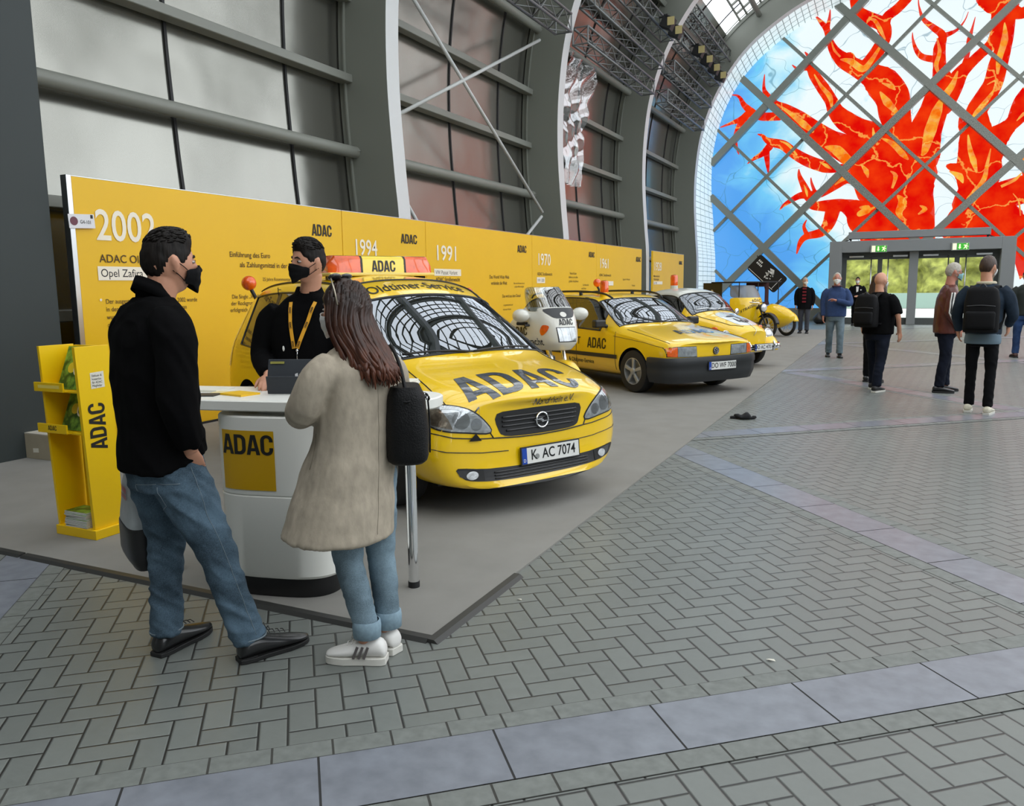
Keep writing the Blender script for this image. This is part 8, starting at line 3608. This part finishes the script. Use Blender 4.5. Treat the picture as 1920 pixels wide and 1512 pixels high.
# long-haired woman beyond him
wp_, wM, wt = figure('long-haired woman in black half hidden beyond the bald man', (-.30, 13.75, 0), 80, 1.68, -30, m_hair_b, dict(thick=.09, front=.5, side=.3, back=-.9), m_mask_w, m_tee, 'black_top', m_blackj, 'trousers', (m_bleather, m_bsole),
                     (((.0, .23, 1.12), (.1, .22, .9)), ((-.02, -.26, 1.14), (.06, -.34, .92))), (.05, -.1), slim=.9)
b = MB()
rg = random.Random(5)
for k in range(70):
    a = rg.uniform(-2.1, 2.1)
    back = Vector((-cos(a), -sin(a), 0))
    c0 = wM.translation
    d0 = Vector((-cos(a) * .8, -sin(a) * .8, .6)).normalized()
    p0 = wM @ head_pt(d0, 1.08)
    p1 = c0 + back * .095 + Vector((0, 0, -.06))
    p2 = c0 + back * rg.uniform(.11, .13) + Vector((0, 0, -.24))
    p3 = c0 + back * rg.uniform(.12, .14) + Vector((rg.uniform(-.02, .02), rg.uniform(-.02, .02), rg.uniform(-.42, -.34)))
    b.tube(bez([p0, p1, p2, p3], 3), [.013] * 7 + [.009, .005, .002], 5)
b.build('long_hair', m_hair_b, wp_, smooth=True)

# man in brown leather jacket, side on
lp_, lM, lt = figure('grey-haired man in brown leather jacket with white sleeve stripe, side on', (.63, 12.85, 0), 10, 1.80, 6, m_hair_g, dict(thick=.09, top=.03, front=.52, back=-.55), m_mask_b, m_leath, 'leather_jacket', m_navy, 'jeans', (m_bleather, m_bsole),
                     (((.02, .24, 1.12), (.10, .22, .92)), ((-.03, -.25, 1.12), (.10, -.21, .90))), (.05, -.06), girth=1.14, hem=.82, lean=.03, skin=m_skin2)
lt_t = BVHTree.FromPolygons([tuple(v.co) for v in lt.data.vertices], [tuple(p.vertices) for p in lt.data.polygons])
for x_, mm, nm in ((-.012, m_wleather, 'white_stripe'), (.016, m_wleather, 'white_stripe'), (.002, m_bleather, 'black_stripe')):
    seam_on(lt_t, [(x_ + .0, -.9, 1.40), (x_ - .02, -.9, 1.28), (x_ - .03, -.9, 1.13), (x_ + .03, -.9, 1.02), (x_ + .085, -.9, .94)], (0, 1, 0), nm, mm, lt, .012, .003)
b = MB()
for s in (1, -1):
    b.tube([lM @ Vector((.10 + .004 * cos(radians(a)), .032 * s + .024 * cos(radians(a)), .01 + .018 * sin(radians(a)))) for a in range(0, 360, 30)], .0022, 5, closed=True)
    b.tube([lM @ Vector((.098, .056 * s, .014)), lM @ Vector((.0, .083 * s, .012))], .0022, 5)
b.build('glasses', m_trimb, lp_, smooth=True)

# young man in denim jacket with backpack, back to us
dp_, dM, dt = figure('brown-haired man in denim jacket and black jeans, back to us at the right', (.92, 10.88, 0), 78, 1.83, -22, m_hair_b, dict(thick=.08, top=.05, front=.5, back=-.5), m_mask_w, m_denimj, 'denim_jacket', m_blackj, 'jeans', (m_cream, m_wsole),
                     (((-.01, .27, 1.13), (.12, .26, .93)), ((.02, -.27, 1.13), (.18, -.22, 1.0))), (.06, -.05), slim=.82, hem=.9)
b = MB()
b.tube([(.0 + .075 * cos(radians(a)), .085 * sin(radians(a)), 1.53) for a in range(0, 360, 18)], .022, 8, closed=True)
b.build('pale_collar', mat('cream fleece', srgb(200, 190, 165), rough=.95), dt, smooth=True)
b = MB()
trunk(b, [(0, 0, .83, .148, .185), (0, 0, .87, .152, .19), (0, 0, .95, .145, .18)])
b.build('shirt_tail', mat('pale blue shirt', srgb(104, 124, 138), rough=.8), dp_, smooth=True)
c = Vector((.92, 10.88, 0)) + Matrix.Rotation(radians(78), 3, 'Z') @ Vector((-.235, 0, .97))
backpack('large black backpack worn by the man in the denim jacket', c, 78, .36, .52, .2)

# man cut off by the right edge
figure('man in dark green-black jacket and blue jeans at the right edge', (2.33, 19.2, 0), 100, 1.76, 0, m_hair_d, dict(thick=.07), None, mat('dark green jacket', srgb(26, 32, 28), rough=.8), 'jacket', denim('blue jeans', srgb(44, 66, 104), .3), 'jeans', (mat('brown shoe', srgb(70, 40, 34), rough=.5), m_bsole),
       (((.0, .24, 1.12), (.1, .22, .9)), ((.0, -.24, 1.12), (.1, -.22, .9))), (.06, -.08), vox=.013)

# man behind the sidecar
jp_, jM, jt_ = figure('man in open black jacket over red striped top standing behind the sidecar', (-2.62, 26.6, .012), -90, 1.72, 25, m_hair_g, dict(thick=.06, front=.6), m_mask_w, m_suit, 'jacket', mat('grey trousers', srgb(56, 58, 66), rough=.85), 'trousers', (m_bleather, m_bsole),
                      (((.0, .26, 1.12), (.05, .25, .88)), ((.0, -.26, 1.12), (.05, -.25, .88))), (.05, -.04), girth=1.1, hem=.78, vox=.013)
b = MB()
m_red = mat('dark red stripe', srgb(120, 20, 36), rough=.8)
for k in range(5):
    b.prism([(-.055, 1.36 - k * .1), (.055, 1.36 - k * .1), (.055, 1.41 - k * .1), (-.055, 1.41 - k * .1)], (.112 + .012 * min(k, 3), 0, 0), (0, 1, 0), UZ, .025)
b.build('red_stripes', m_red, jt_)
